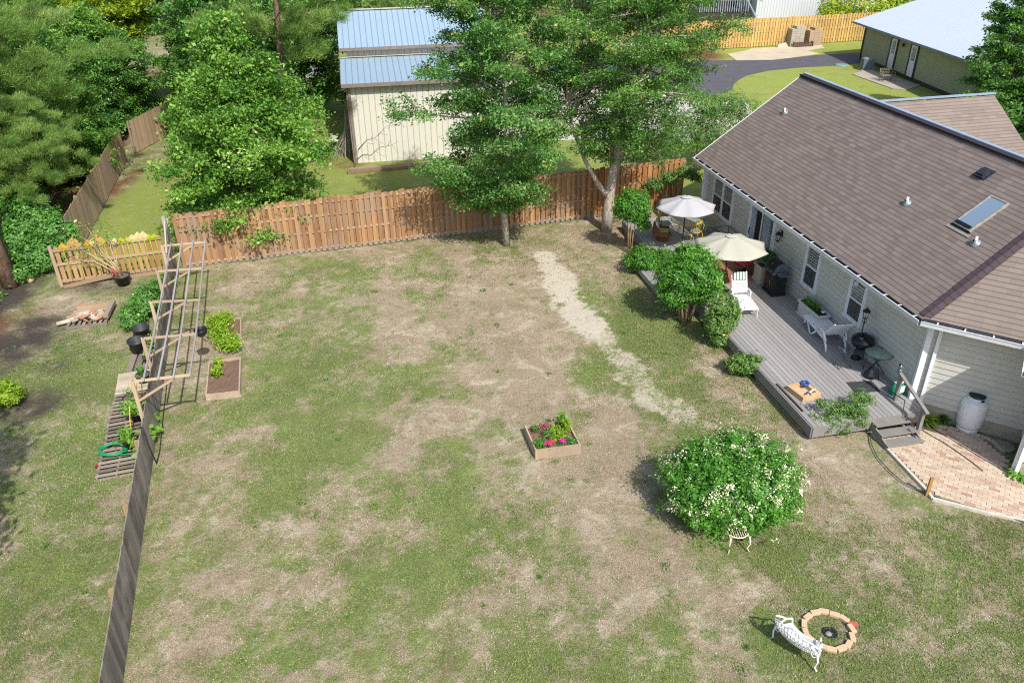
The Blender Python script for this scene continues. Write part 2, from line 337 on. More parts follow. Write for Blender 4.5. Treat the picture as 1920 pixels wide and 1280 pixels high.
def ground():
    far = [45, 60, 80, 110, 160, 240, 400]
    xs = np.concatenate([[-f for f in far[::-1]], np.arange(-27, 21, .11), np.arange(21, 45, 1.), far])
    ys = np.concatenate([[-300, -100, -40, -10, 0], np.arange(6, 44, .11), np.arange(44, 100, 1.), [110, 140, 200, 300, 500]])
    X, Y = np.meshgrid(xs, ys); x = X.ravel(); y = Y.ravel(); nx = len(xs); ny = len(ys)
    z = (fbm(x*.5, y*.5, 3)-.5)*.05
    lawn = (x > -18) & (x < 5) & (y < 29); z = np.where(lawn, z+(fbm(x*3, y*3, 3)-.5)*.03, z*.2-.012)
    me = bpy.data.meshes.new('ground'); me.vertices.add(nx*ny); me.vertices.foreach_set('co', np.stack([x, y, z], 1).astype('f').ravel())
    i = np.arange(nx-1); j = np.arange(ny-1); I, J = np.meshgrid(i, j); a = (J*nx+I).ravel()
    F = np.stack([a, a+1, a+nx+1, a+nx], 1); n = len(F)
    me.loops.add(n*4); me.loops.foreach_set('vertex_index', F.ravel().astype('i')); me.polygons.add(n)
    me.polygons.foreach_set('loop_start', np.arange(0, n*4, 4, dtype='i')); me.update(calc_edges=True)
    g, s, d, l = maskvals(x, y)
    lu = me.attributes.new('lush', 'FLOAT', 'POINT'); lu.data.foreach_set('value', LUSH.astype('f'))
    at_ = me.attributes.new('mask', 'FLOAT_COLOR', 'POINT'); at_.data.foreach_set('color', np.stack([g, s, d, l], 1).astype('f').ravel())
    m, t, b = newmat('ground_soil_and_lawn'); co = objco(t)
    A = t.nodes.new('ShaderNodeAttribute'); A.attribute_name = 'mask'; sp = t.nodes.new('ShaderNodeSeparateColor'); t.links.new(A.outputs['Color'], sp.inputs[0])
    n1 = noise(t, 9, 6, .72, co); n2 = noise(t, 34, 5, .8, co); n3 = noise(t, 2.2, 5, .65, co); n4 = noise(t, 90, 3, .8, co)
    st = noise(t, 1, 5, .8, stretch(t, co, (60, 25, 30)))
    sh = lambda v, k, o: mth(t, 'MULTIPLY_ADD', v, k, o, clamp=True)
    off = lambda v: stretch(t, co, (1, 1, 1)) if v == 0 else None
    def shifted(dx):
        q = t.nodes.new('ShaderNodeMapping'); q.inputs['Location'].default_value = (dx, dx*.7, 0); t.links.new(co, q.inputs['Vector']); return q.outputs[0]
    n6 = noise(t, 1.1, 10, .74, shifted(31), .8); n7 = noise(t, .65, 10, .7, shifted(77), .5); n8 = noise(t, .9, 9, .7, shifted(123), .4)
    dry = mixc(t, sh(n2, 3.4, -1.2), lin('#c6b69e'), lin('#8c7b66')); dry = mixc(t, sh(n1, 2.6, -1.0), dry, lin('#a7967f'))
    dry = mixc(t, sh(n6, 5, -2.45), dry, lin('#dacdb8'))
    dry = mixc(t, sh(n4, 4.5, -2.1), dry, lin('#5e503d')); dry = mixc(t, sh(st, 6, -3.4), dry, lin('#e6dac4'))
    grs = mixc(t, sh(n2, 3.4, -1.2), lin('#93a35c'), lin('#596932')); grs = mixc(t, sh(n3, 2.4, -.8), grs, lin('#77834f'))
    grs = mixc(t, sh(n8, 5, -2.6), grs, lin('#8fa256'))
    grs = mixc(t, sh(n4, 4.5, -2.0), grs, lin('#3f4a24')); grs = mixc(t, sh(st, 6, -3.4), grs, lin('#c3c293'))
    LA = t.nodes.new('ShaderNodeAttribute'); LA.attribute_name = 'lush'
    grs = mixc(t, mth(t, 'MULTIPLY', LA.outputs['Fac'], sh(n2, 2, -.35)), grs, lin('#98a548'))
    n5 = noise(t, 1.6, 10, .72, co, .6)
    f = mth(t, 'ADD', mth(t, 'MULTIPLY_ADD', n5, 1.9, -.95), sp.outputs[0])
    f = mth(t, 'ADD', f, mth(t, 'ADD', mth(t, 'MULTIPLY', mth(t, 'SUBTRACT', n2, .5), 2.6), mth(t, 'MULTIPLY', mth(t, 'SUBTRACT', n1, .5), 1.5)))
    col = mixc(t, mth(t, 'MULTIPLY_ADD', f, 1.15, -.08, clamp=True), dry, grs)
    col = mixc(t, mth(t, 'MULTIPLY', sh(n7, 5, -2.65), .55), col, mixc(t, sh(n4, 4, -1.6), lin('#857259'), lin('#5a4b38')))
    snd = mixc(t, sh(n2, 2, -.6), lin('#d0c8b8'), lin('#aea48f'))
    fs = mth(t, 'ADD', mth(t, 'MULTIPLY', sp.outputs[1], .85), mth(t, 'ADD', mth(t, 'MULTIPLY', mth(t, 'SUBTRACT', n1, .5), 1.5), mth(t, 'MULTIPLY', mth(t, 'SUBTRACT', n2, .5), 1.3)))
    col = mixc(t, mth(t, 'MULTIPLY', mth(t, 'MULTIPLY_ADD', fs, 2.6, -1.0, clamp=True), mth(t, 'MULTIPLY_ADD', sp.outputs[1], 20, 0, clamp=True)), col, snd)
    lit = mixc(t, sh(n2, 3, -1), lin('#7d5a42'), lin('#4a3527')); lit = mixc(t, sh(n4, 4, -2), lit, lin('#a9825f'))
    col = mixc(t, mth(t, 'MULTIPLY_ADD', mth(t, 'ADD', A.outputs['Alpha'], mth(t, 'MULTIPLY', mth(t, 'SUBTRACT', n1, .5), .8)), 2, -.6, clamp=True), col, lit)
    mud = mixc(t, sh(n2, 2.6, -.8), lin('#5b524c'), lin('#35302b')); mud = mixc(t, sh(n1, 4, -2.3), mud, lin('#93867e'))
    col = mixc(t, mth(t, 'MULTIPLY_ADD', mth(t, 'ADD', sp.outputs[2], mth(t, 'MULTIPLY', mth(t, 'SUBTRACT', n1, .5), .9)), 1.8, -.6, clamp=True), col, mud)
    t.links.new(col, b.inputs['Base Color']); b.inputs['Roughness'].default_value = .95; b.inputs['Specular IOR Level'].default_value = .12
    bump(t, b, mth(t, 'ADD', n2, mth(t, 'MULTIPLY', n1, 1.2)), .05, .75)
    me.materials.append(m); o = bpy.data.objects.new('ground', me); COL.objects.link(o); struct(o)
ground()
# grass blades and dry thatch standing on the lawn: nobody could count them
def grass(name, n, kind, label, lo, hi, size):
    px = RS.rand(n*3)*2050-65; py = 395+RS.rand(n*3)**.8*900
    # even spread over the yard in metres
    x = RS.rand(n*3)*29-17.5; y = 7.3+RS.rand(n*3)*24.5
    g, s, d, l = maskvals(x, y); g2 = np.clip(g+(RS.rand(n*3)-.5)*.5, 0, 1)*(1-s*.55)*(1-d*.8)*(1-l*.8)
    keep = (g2 > .5) if kind == 'green' else ((g2 < .75) & (s < .5) & (d < .25) & (l < .3))
    dn = x*math.cos(PS)+y*math.sin(PS); keep &= ~((dn > 10.6) & (y > 13.5)) & (y < 29.6+.29*x)
    x = x[keep][:n]; y = y[keep][:n]; m = len(x)
    C = np.stack([x, y, np.full(m, .0)], 1)
    T = RS.randn(m, 3)*.75; T[:, 2] = np.abs(RS.randn(m))*.35+.35; T = unit(T); B = unit(np.cross(T, RS.randn(m, 3)))
    L = size*(.6+.8*RS.rand(m))*.5
    tn = .5+.35*(fbm(x*.8, y*.8, 3)-.5)*2+RS.randn(m)*.22
    o = quads(name, C, T, B, L, L*.28, tn, foliage(name+'_blades', lo, hi, trans=.15, rough=.7), tri=True)
    tag(o, label, 'grass', kind='stuff')
grass('grass', 420000, 'green', 'short green lawn grass growing over the back yard', '#55663a', '#9fae68', .045)
grass('dry_grass', 260000, 'dry', 'straw coloured dead grass thatch on bare patches of the yard', '#74644e', '#d6c8ae', .04)
def weeds():
    C = []; T = []; L = []
    for i in range(90):
        x = RS.uniform(-16, 6); y = RS.uniform(9.5, 27)
        if i < 6: q = at(*[(955, 825), (770, 938), (885, 915), (905, 545), (1040, 865), (700, 950)][i]); x, y = q.x, q.y
        k = RS.randint(25, 90); r = RS.uniform(.05, .16); p = RS.randn(k, 2)*r*.6
        C.append(np.stack([x+p[:, 0], y+p[:, 1], np.full(k, .005)], 1)); t_ = RS.randn(k, 3)*.8; t_[:, 2] = np.abs(t_[:, 2])+.4; T.append(unit(t_)); L.append(RS.uniform(.02, .045, k))
    C = np.concatenate(C); T = np.concatenate(T); L = np.concatenate(L)
    o = quads('weeds', C, T, unit(np.cross(T, RS.randn(len(T), 3))), L, L*.4, RS.rand(len(C)), foliage('weed_leaves', '#2f5a22', '#6f9440', None, .2)); tag(o, 'dark green weed tufts dotted over the lawn', 'weeds', kind='stuff')
    n = 3800; w = RS.rand(n); x = np.where(w < .4, RS.randn(n)*3+1.5, np.where(w < .7, RS.uniform(-12, 8, n), RS.uniform(4, 7, n))); y = np.where(w < .4, 27.6+RS.randn(n)*1.6, np.where(w < .7, 30.6+.29*x-np.abs(RS.randn(n))*1.2, RS.uniform(15, 29, n)))
    kp = (y < 30.8+.29*x) & (x*math.cos(PS)+y*math.sin(PS) < 10.6); x = x[kp]; y = y[kp]; n = len(x)
    P = np.stack([x, y, np.full(n, .02)], 1); nr = unit(RS.randn(n, 3)*.35+np.array([0, 0, 1.])); T = unit(np.cross(nr, RS.randn(n, 3)))
    o = quads('fallen_leaves', P, T, np.cross(nr, T), RS.uniform(.02, .04, n), .018, RS.rand(n), foliage('dead_leaves', '#6e4a30', '#b58f66', None, .05)); tag(o, 'brown fallen leaves scattered under the trees and along the fence', 'leaves', kind='stuff')
weeds()
# road, gravel yard, slabs beyond the fences
def sheet(name, pts, z, mat, kind='structure'):
    P = [at(*p) for p in pts]; m = MB(); m.prism([(p.x, p.y) for p in P], z-.05, z, tint=.5)
    o = m.build(name, mat); o['kind'] = kind; return o
asph = simple('asphalt_paving', '#5c5a60', '#47464c', .8, 1.2, bmp=.004)
concm = simple('pale_concrete_slab', '#c9bda6', '#a99c86', .85, 1.0, bmp=.004)
gravm = simple('white_gravel', '#ccc6bb', '#9b958a', .95, 14, bmp=.02)
sheet('gravel_yard', [(860, 262), (1345, 264), (1420, 230), (1400, 190), (1300, 190), (1150, 150), (900, 150)], .006, gravm)
sheet('road', [(1080, 140), (1320, 114), (1450, 113), (1530, 104), (1640, 98), (1700, 108), (1615, 118), (1560, 124), (1500, 127), (1440, 133), (1400, 142), (1385, 150), (1376, 158), (1372, 170), (1340, 180), (1240, 182), (1100, 165)], .018, asph)
sheet('driveway_slab', [(1364, 102), (1396, 96), (1412, 91), (1500, 88), (1540, 85), (1545, 90), (1512, 95), (1536, 101), (1500, 106), (1450, 113), (1380, 114)], .022, concm)
sheet('patio_slab', [(1597, 140), (1628, 131), (1726, 161), (1697, 170), (1672, 167)], .04, simple('worn_concrete', '#b5ab9e', '#8d8474', .9, 1.5))
# ================================================================== THE HOUSE
K1 = .71; K2 = .93; ZE = 2.95; NE = 13.6; RZ = 5.86; RN = 17.7; SF = 28.9
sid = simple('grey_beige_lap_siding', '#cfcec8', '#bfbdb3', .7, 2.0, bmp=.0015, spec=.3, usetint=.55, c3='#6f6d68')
wht = simple('white_trim_paint', '#e6e9ee', '#d4d8de', .5, 5)
gutm = simple('white_aluminium_gutter', '#dfe3e6', '#b9bdc2', .4, 8)
gutin = simple('gutter_inside_shade', '#5a6068', '#303338', .7, 6)  # dark tone paints in the shade inside the open gutter
conb = simple('foundation_concrete', '#c4baa8', '#8f8675', .9, 3, bmp=.006)
shg = shingle('brown_shingles', '#8d807a', '#6c615d', '#7e736e', '#2e2627')
shg2 = shingle('tan_brown_shingles', '#918378', '#786d66', '#857a73', '#3a3130')
shd = shingle('dark_hip_shingles', '#4f4347', '#5b4e52', '#574a50', '#30272c', .2)
blk = simple('black_iron', '#1d1d20', '#101012', .45, 20)
house = thing('house', 'grey-beige sided house with large brown shingle roof beside the wooden deck', 'house', H(21, 17.7, 0))
HO = Vector(house.location)
class HB(MB):
    def bh(s, name, mat, parent=None): return MB.build(s, name, mat, parent if parent is not None else house, org=HO)
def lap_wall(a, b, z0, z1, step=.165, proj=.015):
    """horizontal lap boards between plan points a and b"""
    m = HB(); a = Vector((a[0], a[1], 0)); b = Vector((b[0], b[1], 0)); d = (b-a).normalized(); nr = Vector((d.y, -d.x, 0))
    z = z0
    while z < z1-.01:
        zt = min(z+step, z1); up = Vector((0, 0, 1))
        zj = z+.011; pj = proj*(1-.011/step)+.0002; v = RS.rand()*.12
        m.poly([a+nr*proj+up*z, b+nr*proj+up*z, b+nr*pj+up*zj, a+nr*pj+up*zj], tint=1); m.poly([a+nr*pj+up*zj, b+nr*pj+up*zj, b+nr*.002+up*zt, a+nr*.002+up*zt], tint=v); m.poly([a+up*z, b+up*z, b+nr*proj+up*z, a+nr*proj+up*z])  # strip along each board's foot tinted dark to paint in the lap shadow line
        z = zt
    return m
def pl(s, n): q = H(s, n); return (q.x, q.y)
A_ = (15.05, 14.0); B_ = (13.2, 15.85); C_ = (12.2, 14.85); D_ = (9.8, 17.25); FAR = (28.55, 14.0)
# outward normal must point left of travel reversed: order chosen so d x up faces the yard
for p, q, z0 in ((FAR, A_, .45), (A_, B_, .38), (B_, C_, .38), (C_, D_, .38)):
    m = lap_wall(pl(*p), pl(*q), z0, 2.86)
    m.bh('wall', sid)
m = HB()
for p, q in ((FAR, A_), (A_, B_), (B_, C_), (C_, D_)):
    a = Vector(pl(*p)+(0,)); b = Vector(pl(*q)+(0,)); d = (b-a).normalized(); nr = Vector((d.y, -d.x, 0))
    m.poly([a+nr*-.012+Vector((0, 0, -.2)), b+nr*-.012+Vector((0, 0, -.2)), b+nr*-.012+Vector((0, 0, .5)), a+nr*-.012+Vector((0, 0, .5))])
m.bh('foundation', conb)
m = HB(); ga = H(28.55, 14.0); gb = H(28.55, 21.4); pk = H(28.55, 17.7)
m.poly([ga, gb, gb+Vector((0, 0, 2.86)), pk+Vector((0, 0, 5.7)), ga+Vector((0, 0, 2.86))]); 
m.poly([H(28.55, 21.4), H(9.8, 21.4), H(9.8, 21.4, 2.9), H(28.55, 21.4, 2.9)])
m.bh('wall', sid)
# corner boards
def cboard(s, n, w=.11, z0=.45, rot=0):
    m = HB(); m.box(H(s, n, (z0+2.85)/2), (w, w, 2.85-z0), PS+rot); m.bh('corner_board', wht)
cboard(28.5, 13.98); cboard(15.05, 13.985, .14, .38, rot=math.radians(-22)); cboard(12.2, 14.84, .13, .0, rot=.4)
# roof planes
US = ES.copy(); k1 = math.sqrt(1+K1*K1)
Vup = (EN+Vector((0, 0, K1))).normalized(); Vdn = (-EN+Vector((0, 0, K1))).normalized()
def RPt(s, n): return H(s, n, ZE+(n-NE)*K1)
m = HB(); m.slab([RPt(14.97, NE-.03), RPt(SF, NE-.03), RPt(SF, RN), RPt(15.33, RN)], .04, US, Vup)
m.bh('roof', shg)
m = HB(); m.slab([H(9.8, RN, RZ), H(SF, RN, RZ), H(SF, 21.85, ZE-.04), H(9.8, 21.85, ZE-.04)], .04, US, Vdn); m.bh('roof', shg)
Wd = (EN-ES).normalized(); Wu = ((EN+ES).normalized()+Vector((0, 0, K2))).normalized()
def WPt(s, n): return H(s, n, ZE+((s+n)-28.57)/math.sqrt(2)*K2)
m = HB(); m.slab([WPt(14.97, 13.6), WPt(13.22, 15.35), H(15.2, 17.75, RZ+.0), H(15.33, 17.7, RZ)], .04, Wd, Wu); m.bh('roof', shg2)
Cu = ((EN-ES).normalized()+Vector((0, 0, K1))).normalized(); Cd = (EN+ES).normalized()
P_ = H(12.2, 17.5, 4.6)
m = HB(); m.slab([H(13.22, 15.27, ZE), P_, H(12.2, 14.25, ZE)], .04, Cd, Cu); m.slab([H(12.2, 14.25, ZE), P_, H(9.8, 19.9, 4.6), H(8.9, 17.55, ZE)], .04, Wd, Wu); 
m.slab([H(13.22, 15.27, ZE), H(15.2, 17.75, RZ-.01), H(13.0, 19, RZ), P_], .04, Cd, Cu); m.bh('roof', shg2)
# cross gable behind the main ridge
m = HB(); sr = 24.2
m.slab([H(sr, 17.75, RZ-.03), H(sr, 22.35, RZ-.03), H(19.6, 22.35, RZ-.03-4.6*.62), H(19.6, 17.75, RZ-.03-4.6*.62)], .04, EN, (ES+Vector((0, 0, .62))).normalized())
m.slab([H(sr, 17.75, RZ-.03), H(28.4, 17.75, RZ-.03-4.2*.62), H(28.4, 22.35, RZ-.03-4.2*.62), H(sr, 22.35, RZ-.03)], .04, EN, (-ES+Vector((0, 0, .62))).normalized())
m.bh('roof', shg2)
m = HB(); m.poly([H(28, 22.0, 0), H(20, 22.0, 0), H(20, 22.0, 3.1), H(sr, 22.0, 5.7), H(28, 22.0, 3.1)]); m.bh('wall', sid)
# ridge and hip caps
flm = simple('pale_metal_ridge_flashing', '#b9c8dc', '#8ea0b8', .3, 3, metal=.4)
m = HB(); m.beam(H(SF+.02, RN+.09, RZ+.045), H(9.8, RN+.09, RZ+.045), .15, .05); m.beam(H(sr+.06, 17.85, RZ+.03), H(sr+.06, 22.4, RZ+.03), .14, .04); m.bh('ridge_flashing', flm)
m = HB(); m.beam(H(SF+.02, RN-.06, RZ+.0), H(9.8, RN-.06, RZ+.0), .14, .05); m.bh('ridge_cap', shd)
m = HB(); h0 = H(14.97, 13.62, ZE+.04); h1 = H(15.33, 17.7, RZ+.05)
d = (h1-h0); k = 30
for i in range(k):
    a = h0+d*(i/k); b = h0+d*((i+1.25)/k)
    for sgn, (U_, t_) in ((1, (ES*1.0, .0)), (-1, ((-ES*.62+EN*.55).normalized()*1.0, -.02))):
        w = .17; q = U_*w; zz = Vector((0, 0, (K1*q.dot(EN) if sgn > 0 else K2*((q.dot(ES)+q.dot(EN))/math.sqrt(2)))))
        off = Vector((0, 0, .012+.004*(1))); 
        m.poly([a+off, b+off+Vector((0, 0, .01)), b+q+zz+off, a+q+zz+off] if sgn < 0 else [a+off, a+q+zz+off, b+q+zz+off, b+off+Vector((0, 0, .01))], US, Vup, Vector((0, 0, 0)))
m.bh('hip_cap', shd)
# fascia, soffit, gutters with hangers
def gutter(a, b, nr):
    """a,b plan ends (world vectors at eave edge), nr outward"""
    g = HB(); gi = HB(); z = ZE-.05; w = .15
    g.beam(a+nr*w+Vector((0, 0, z-.05)), b+nr*w+Vector((0, 0, z-.05)), .012, .11); g.beam(a+nr*(w+.004)+Vector((0, 0, z+.012)), b+nr*(w+.004)+Vector((0, 0, z+.012)), .03, .016)
    g.beam(a+nr*w*.5+Vector((0, 0, z-.105)), b+nr*w*.5+Vector((0, 0, z-.105)), w, .012)
    gi.beam(a-nr*.012+Vector((0, 0, z-.05)), b-nr*.012+Vector((0, 0, z-.05)), .02, .14)
    gi.beam(a+nr*w*.5+Vector((0, 0, z-.09)), b+nr*w*.5+Vector((0, 0, z-.09)), w-.016, .01)
    L = (b-a).length; k = int(L/.62); gg = g.bh('gutter', gutm); i_ = gi.bh('gutter_bed', gutin, gg)
    for i in range(k+1):
        hg = HB(); p = a+(b-a)*((i+.4)/(k+1)); hg.beam(p-nr*.0+Vector((0, 0, z+.015)), p+nr*(w+.01)+Vector((0, 0, z+.022)), .035, .012); hg.bh('hanger', gutm, gg)
    return gg
def bh_child(m_, name, mat, par):
    o = MB.build(m_, name, mat, par, org=HO); return o
gutter(H(14.93, NE), H(SF, NE), -EN)
nW = -(ES+EN).normalized()
e0 = H(14.97, 13.6); e1 = H(13.25, 15.32); gutter(e1, e0-(EN-ES).normalized()*.0+ (ES-EN).normalized()*.02, nW)
nC = (ES-EN).normalized(); gutter(H(13.2, 15.27)+nC*.0, H(12.2, 14.27), nC); gutter(H(12.18, 14.27), H(9.0, 17.45), nW)
m = HB(); zs = ZE-.15
m.prism([pl(28.8, 13.62), pl(28.8, 14.05), pl(15.0, 14.05), pl(14.98, 13.62)], zs, zs+.02); m.prism([pl(15.0, 13.66), pl(15.1, 14.05), pl(13.2, 15.95), pl(13.22, 15.4)], zs-.001, zs+.019)
m.prism([pl(13.2, 15.3), pl(13.2, 15.9), pl(12.2, 14.9), pl(12.2, 14.3)], zs-.003, zs+.017); m.prism([pl(12.2, 14.32), pl(12.2, 14.9), pl(9.5, 17.6), pl(9.2, 17.3)], zs-.002, zs+.018)
m.bh('soffit', wht)
m = HB(); m.beam(RPt(SF+.015, NE-.05)-Vector((0, 0, .08)), RPt(SF+.015, RN)-Vector((0, 0, .08)), .03, .16); m.bh('rake_board', wht)
# downspouts
def spout(pts, name='downspout'):
    m = HB()
    for a, b in zip(pts[:-1], pts[1:]): m.beam(a, b, .085, .065, up=(.3, .9, .1))
    o = m.bh(name, wht); return o
q = H(14.9, 14.08); u_ = Wd
spout([H(14.76, 13.95, 2.82), H(14.84, 14.12, 2.66), H(14.84, 14.12, .12)])
spout([H(28.62, 13.72, 2.8), H(28.6, 13.9, 2.55), H(28.6, 13.9, .5)])
spout([H(12.15, 14.5, 2.8), H(12.1, 14.78, 2.6), H(12.1, 14.78, .05)])
# windows on the deck side: s0,s1 outer, double hung with plantation shutters
shut = simple('white_plantation_shutters', '#d6d4cf', '#bab6ad', .6, 9); dkr = simple('dark_room_behind_glass', '#191b1e', '#0d0e10', .8, 3)
scr = simple('dark_insect_screen', '#34363b', '#26282c', .7, 30)
gls = glass('window_glass', '#6d7b84', .03, .32)
def window(s0, s1, z0, z1, sashes=1):
    n0 = 14.0
    fr = HB(); c = .095
    for a, b in ((s0, s0+c), (s1-c, s1)): fr.box(H((a+b)/2, n0-.03, (z0+z1)/2), (.06, b-a, z1-z0), PS)
    fr.box(H((s0+s1)/2, n0-.032, z1-c/2), (.062, s1-s0-.004, c), PS); fr.box(H((s0+s1)/2, n0-.04, z0+c*.45), (.08, s1-s0+.04, c*.9), PS)
    w = (s1-s0)/sashes
    if sashes == 2: fr.box(H((s0+s1)/2, n0-.03, (z0+z1)/2), (.055, .1, z1-z0-.1), PS)
    win = fr.bh('window', wht)
    bk = HB(); sl = HB(); ss = HB(); pn = HB(); sc_ = HB(); zm = (z0+z1)/2
    for i in range(sashes):
        a = s0+i*w+(c if i == 0 else .05); b = s0+(i+1)*w-(c if i == sashes-1 else .05); cc = (a+b)/2; wd = b-a
        bk.poly([H(a, n0-.018, z0+.08), H(a, n0-.018, z1-.09), H(b, n0-.018, z1-.09), H(b, n0-.018, z0+.08)])
        z = z0+.17
        while z < z1-.16:
            sl.beam(H(a+.09, n0-.026, z), H(b-.09, n0-.026, z), .012, .05, up=(0, 0, 1)); z += .088
        for e in (a+.045, b-.045): sl.box(H(e, n0-.024, zm), (.012, .06, z1-z0-.2), PS)
        ss.box(H(cc, n0-.044, zm), (.03, wd, .05), PS)
        for zz in (z0+.1, z1-.11): ss.box(H(cc, n0-.042, zz), (.026, wd, .04), PS)
        for e in (a+.015, b-.015): ss.box(H(e, n0-.042, zm), (.024, .03, z1-z0-.22), PS)
        pn.poly([H(a, n0-.04, zm), H(a, n0-.04, z1-.1), H(b, n0-.04, z1-.1), H(b, n0-.04, zm)][::-1])
        pn.poly([H(a, n0-.036, z0+.1), H(a, n0-.036, zm), H(b, n0-.036, zm), H(b, n0-.036, z0+.1)][::-1])
        sc_.poly([H(a, n0-.046, z0+.1), H(a, n0-.046, zm-.02), H(b, n0-.046, zm-.02), H(b, n0-.046, z0+.1)][::-1])
    for mm, nm, mt in ((bk, 'interior', dkr), (sl, 'shutter', shut), (ss, 'sash', wht), (pn, 'pane', gls), (sc_, 'insect_screen', glass('screen_mesh', '#26282c', .8, .55))):
        mm.bh(nm, mt, win)
window(26.08, 27.83, 1.08, 2.54, 2); window(20.05, 20.92, 1.08, 2.56); window(17.64, 18.47, 1.17, 2.55)
# sliding door
m = HB(); s0, s1, z0, z1, n0 = 22.89, 24.74, .46, 2.5, 14.0
for a, b in ((s0, s0+.1), (s1-.1, s1)): m.box(H((a+b)/2, n0-.035, (z0+z1)/2), (.07, b-a, z1-z0), PS)
m.box(H((s0+s1)/2, n0-.037, z1-.05), (.074, s1-s0-.004, .1), PS); m.box(H((s0+s1)/2, n0-.05, z0+.035), (.1, s1-s0, .07), PS)
dr = m.bh('sliding_door', wht)
m = HB(); m.poly([H(s0+.1, n0-.018, z0), H(s0+.1, n0-.018, z1), H(s1-.1, n0-.018, z1), H(s1-.1, n0-.018, z0)]); m.bh('interior', dkr, dr)
m = HB(); cm = (s0+s1)/2
for a, b in ((s0+.1, s0+.16), (cm-.03, cm+.03), (s1-.16, s1-.1)): m.box(H((a+b)/2, n0-.05, (z0+z1)/2), (.035, b-a, z1-z0-.2), PS)
m.bh('door_stile', wht, dr)
m = HB(); curt = simple('pale_curtain', '#b9c0c8', '#8e959e', .8, 6)
for k in range(7): m.tube([H(s1-.17-.045*k, n0-.03, z0+.1), H(s1-.17-.045*k, n0-.03, z1-.14)], .03, 6)
for k in range(10): m.tube([H(s0+.4+.045*k, n0-.03, z0+.1), H(s0+.4+.045*k, n0-.03, z1-.14)], .03, 6)
m.bh('curtain', curt, dr)
m = HB(); m.poly([H(s0+.14, n0-.056, z0+.1), H(cm, n0-.056, z0+.1), H(cm, n0-.056, z1-.1), H(s0+.14, n0-.056, z1-.1)]); m.bh('pane', glass('door_glass', '#8fa0a6', .03, .42), dr)
m = HB(); m.tube([H(s1-.18, n0-.08, 1.35), H(s1-.18, n0-.1, 1.45), H(s1-.18, n0-.08, 1.6)], .014, 6); m.bh('handle', blk, dr)
# wall lantern
m = HB(); c = H(22.5, 13.86, 2.05)
m.lathe(c+Vector((0, 0, .13)), [(.001, .09), (.03, .06), (.115, -.02), (.12, -.035), (.1, -.035)], 6, sm=False)
for k in range(6):
    a = k*math.pi/3; m.tube([c+Vector((.085*math.cos(a), .085*math.sin(a), .1)), c+Vector((.06*math.cos(a), .06*math.sin(a), -.12))], .007, 4)
m.lathe(c+Vector((0, 0, -.13)), [(.062, .01), (.062, -.01), (.02, -.05), (.001, -.05)], 6, sm=False); m.tube([c+Vector((0, 0, .2)), c+EN*.06+Vector((0, 0, .27)), c+EN*.13+Vector((0, 0, .12))], .012, 6); m.box(c+EN*.13+Vector((0, 0, .1)), (.02, .09, .2), PS)
lf = m.bh('wall_lantern', blk); m = HB(); m.lathe(c, [(.05, -.11), (.075, .1)], 6, sm=False); m.bh('lantern_glass', glass('lantern_glass', '#d9dad2', .1, .45), lf)
# floodlight at the eave corner
m = HB(); m.lathe(H(15.25, 13.75, 2.7), [(.001, .06), (.05, .05), (.07, -.03), (.06, -.05), (.001, -.04)], 12); m.bh('floodlight', wht)
m = HB(); m.lathe(H(18.3, 13.9, 2.42), [(.001, .06), (.05, .05), (.07, -.03), (.06, -.05), (.001, -.04)], 12); m.lathe(H(18.1, 13.88, 2.4), [(.001, .06), (.05, .05), (.07, -.03), (.06, -.05), (.001, -.04)], 12); m.bh('floodlight', wht)
# vents, skylight on the roof
pvc = simple('white_pvc_pipe', '#e8e8e6', '#c9c9c6', .5, 9); leadm = simple('lead_flashing', '#a9b9c2', '#7f8f99', .4, 9, metal=.5)
for s_, n_ in ((27.38, 16.27), (18.95, 15.58), (16.06, 15.52)):
    p = RPt(s_, n_); m = HB(); m.lathe(p+Vector((0, 0, -.06)), [(.036, 0), (.036, .24), (.027, .24), (.027, .1)], 14); v = m.bh('vent_pipe', pvc)
    m = HB(); Mr = Matrix((ES, Vup, ES.cross(Vup)*-1)).transposed(); m.lathe(p+Vector((0, 0, .012)), [(.13, 0), (.12, .015), (.06, .03), (.047, .09)], 16, M=Mr if (Mr @ Vector((0, 0, 1))).z > 0 else Mr @ Matrix.Scale(-1, 3)); m.bh('flashing', leadm, v)
NR = Vup.cross(ES).normalized(); NR = NR if NR.z > 0 else -NR
def onroof(s_, n_, du, dv, dz): return RPt(s_, n_)+ES*du+Vup*dv+NR*dz
Mroof = Matrix((ES, Vup, ES.cross(Vup))).transposed()
Mroof = Matrix((-ES, Vup, (-ES).cross(Vup))).transposed() if (ES.cross(Vup)).z < 0 else Mroof
m = HB(); m.box(onroof(18.03, 17.0, 0, 0, .06), (.34, .24, .05), M=Mroof); m.box(onroof(18.03, 17.0, 0, .03, .1), (.26, .18, .05), M=Mroof); m.box(onroof(18.03, 17.0, 0, .06, .012), (.46, .38, .01), M=Mroof); m.bh('roof_vent', simple('scuffed_dark_vent_metal', '#56606c', '#23272c', .45, 9, metal=.5))
m = HB(); cs, cn = 16.8, 16.15; w_, l_ = .6, 1.14
for du in (-w_/2, w_/2): m.box(onroof(cs, cn, du, 0, .035), (.035, l_+.035, .07), M=Mroof)
for dv in (-l_/2, l_/2): m.box(onroof(cs, cn, 0, dv, .033), (w_-.035, .035, .066), M=Mroof)
m.box(onroof(cs, cn, 0, -l_/2-.12, .012), (w_+.25, .1, .012), M=Mroof)
sk = m.bh('skylight', simple('grey_skylight_frame', '#b9b5a8', '#6f6a60', .5, 6)); m = HB(); m.box(onroof(cs, cn, 0, 0, .04), (w_-.035, l_-.035, .02), M=Mroof)
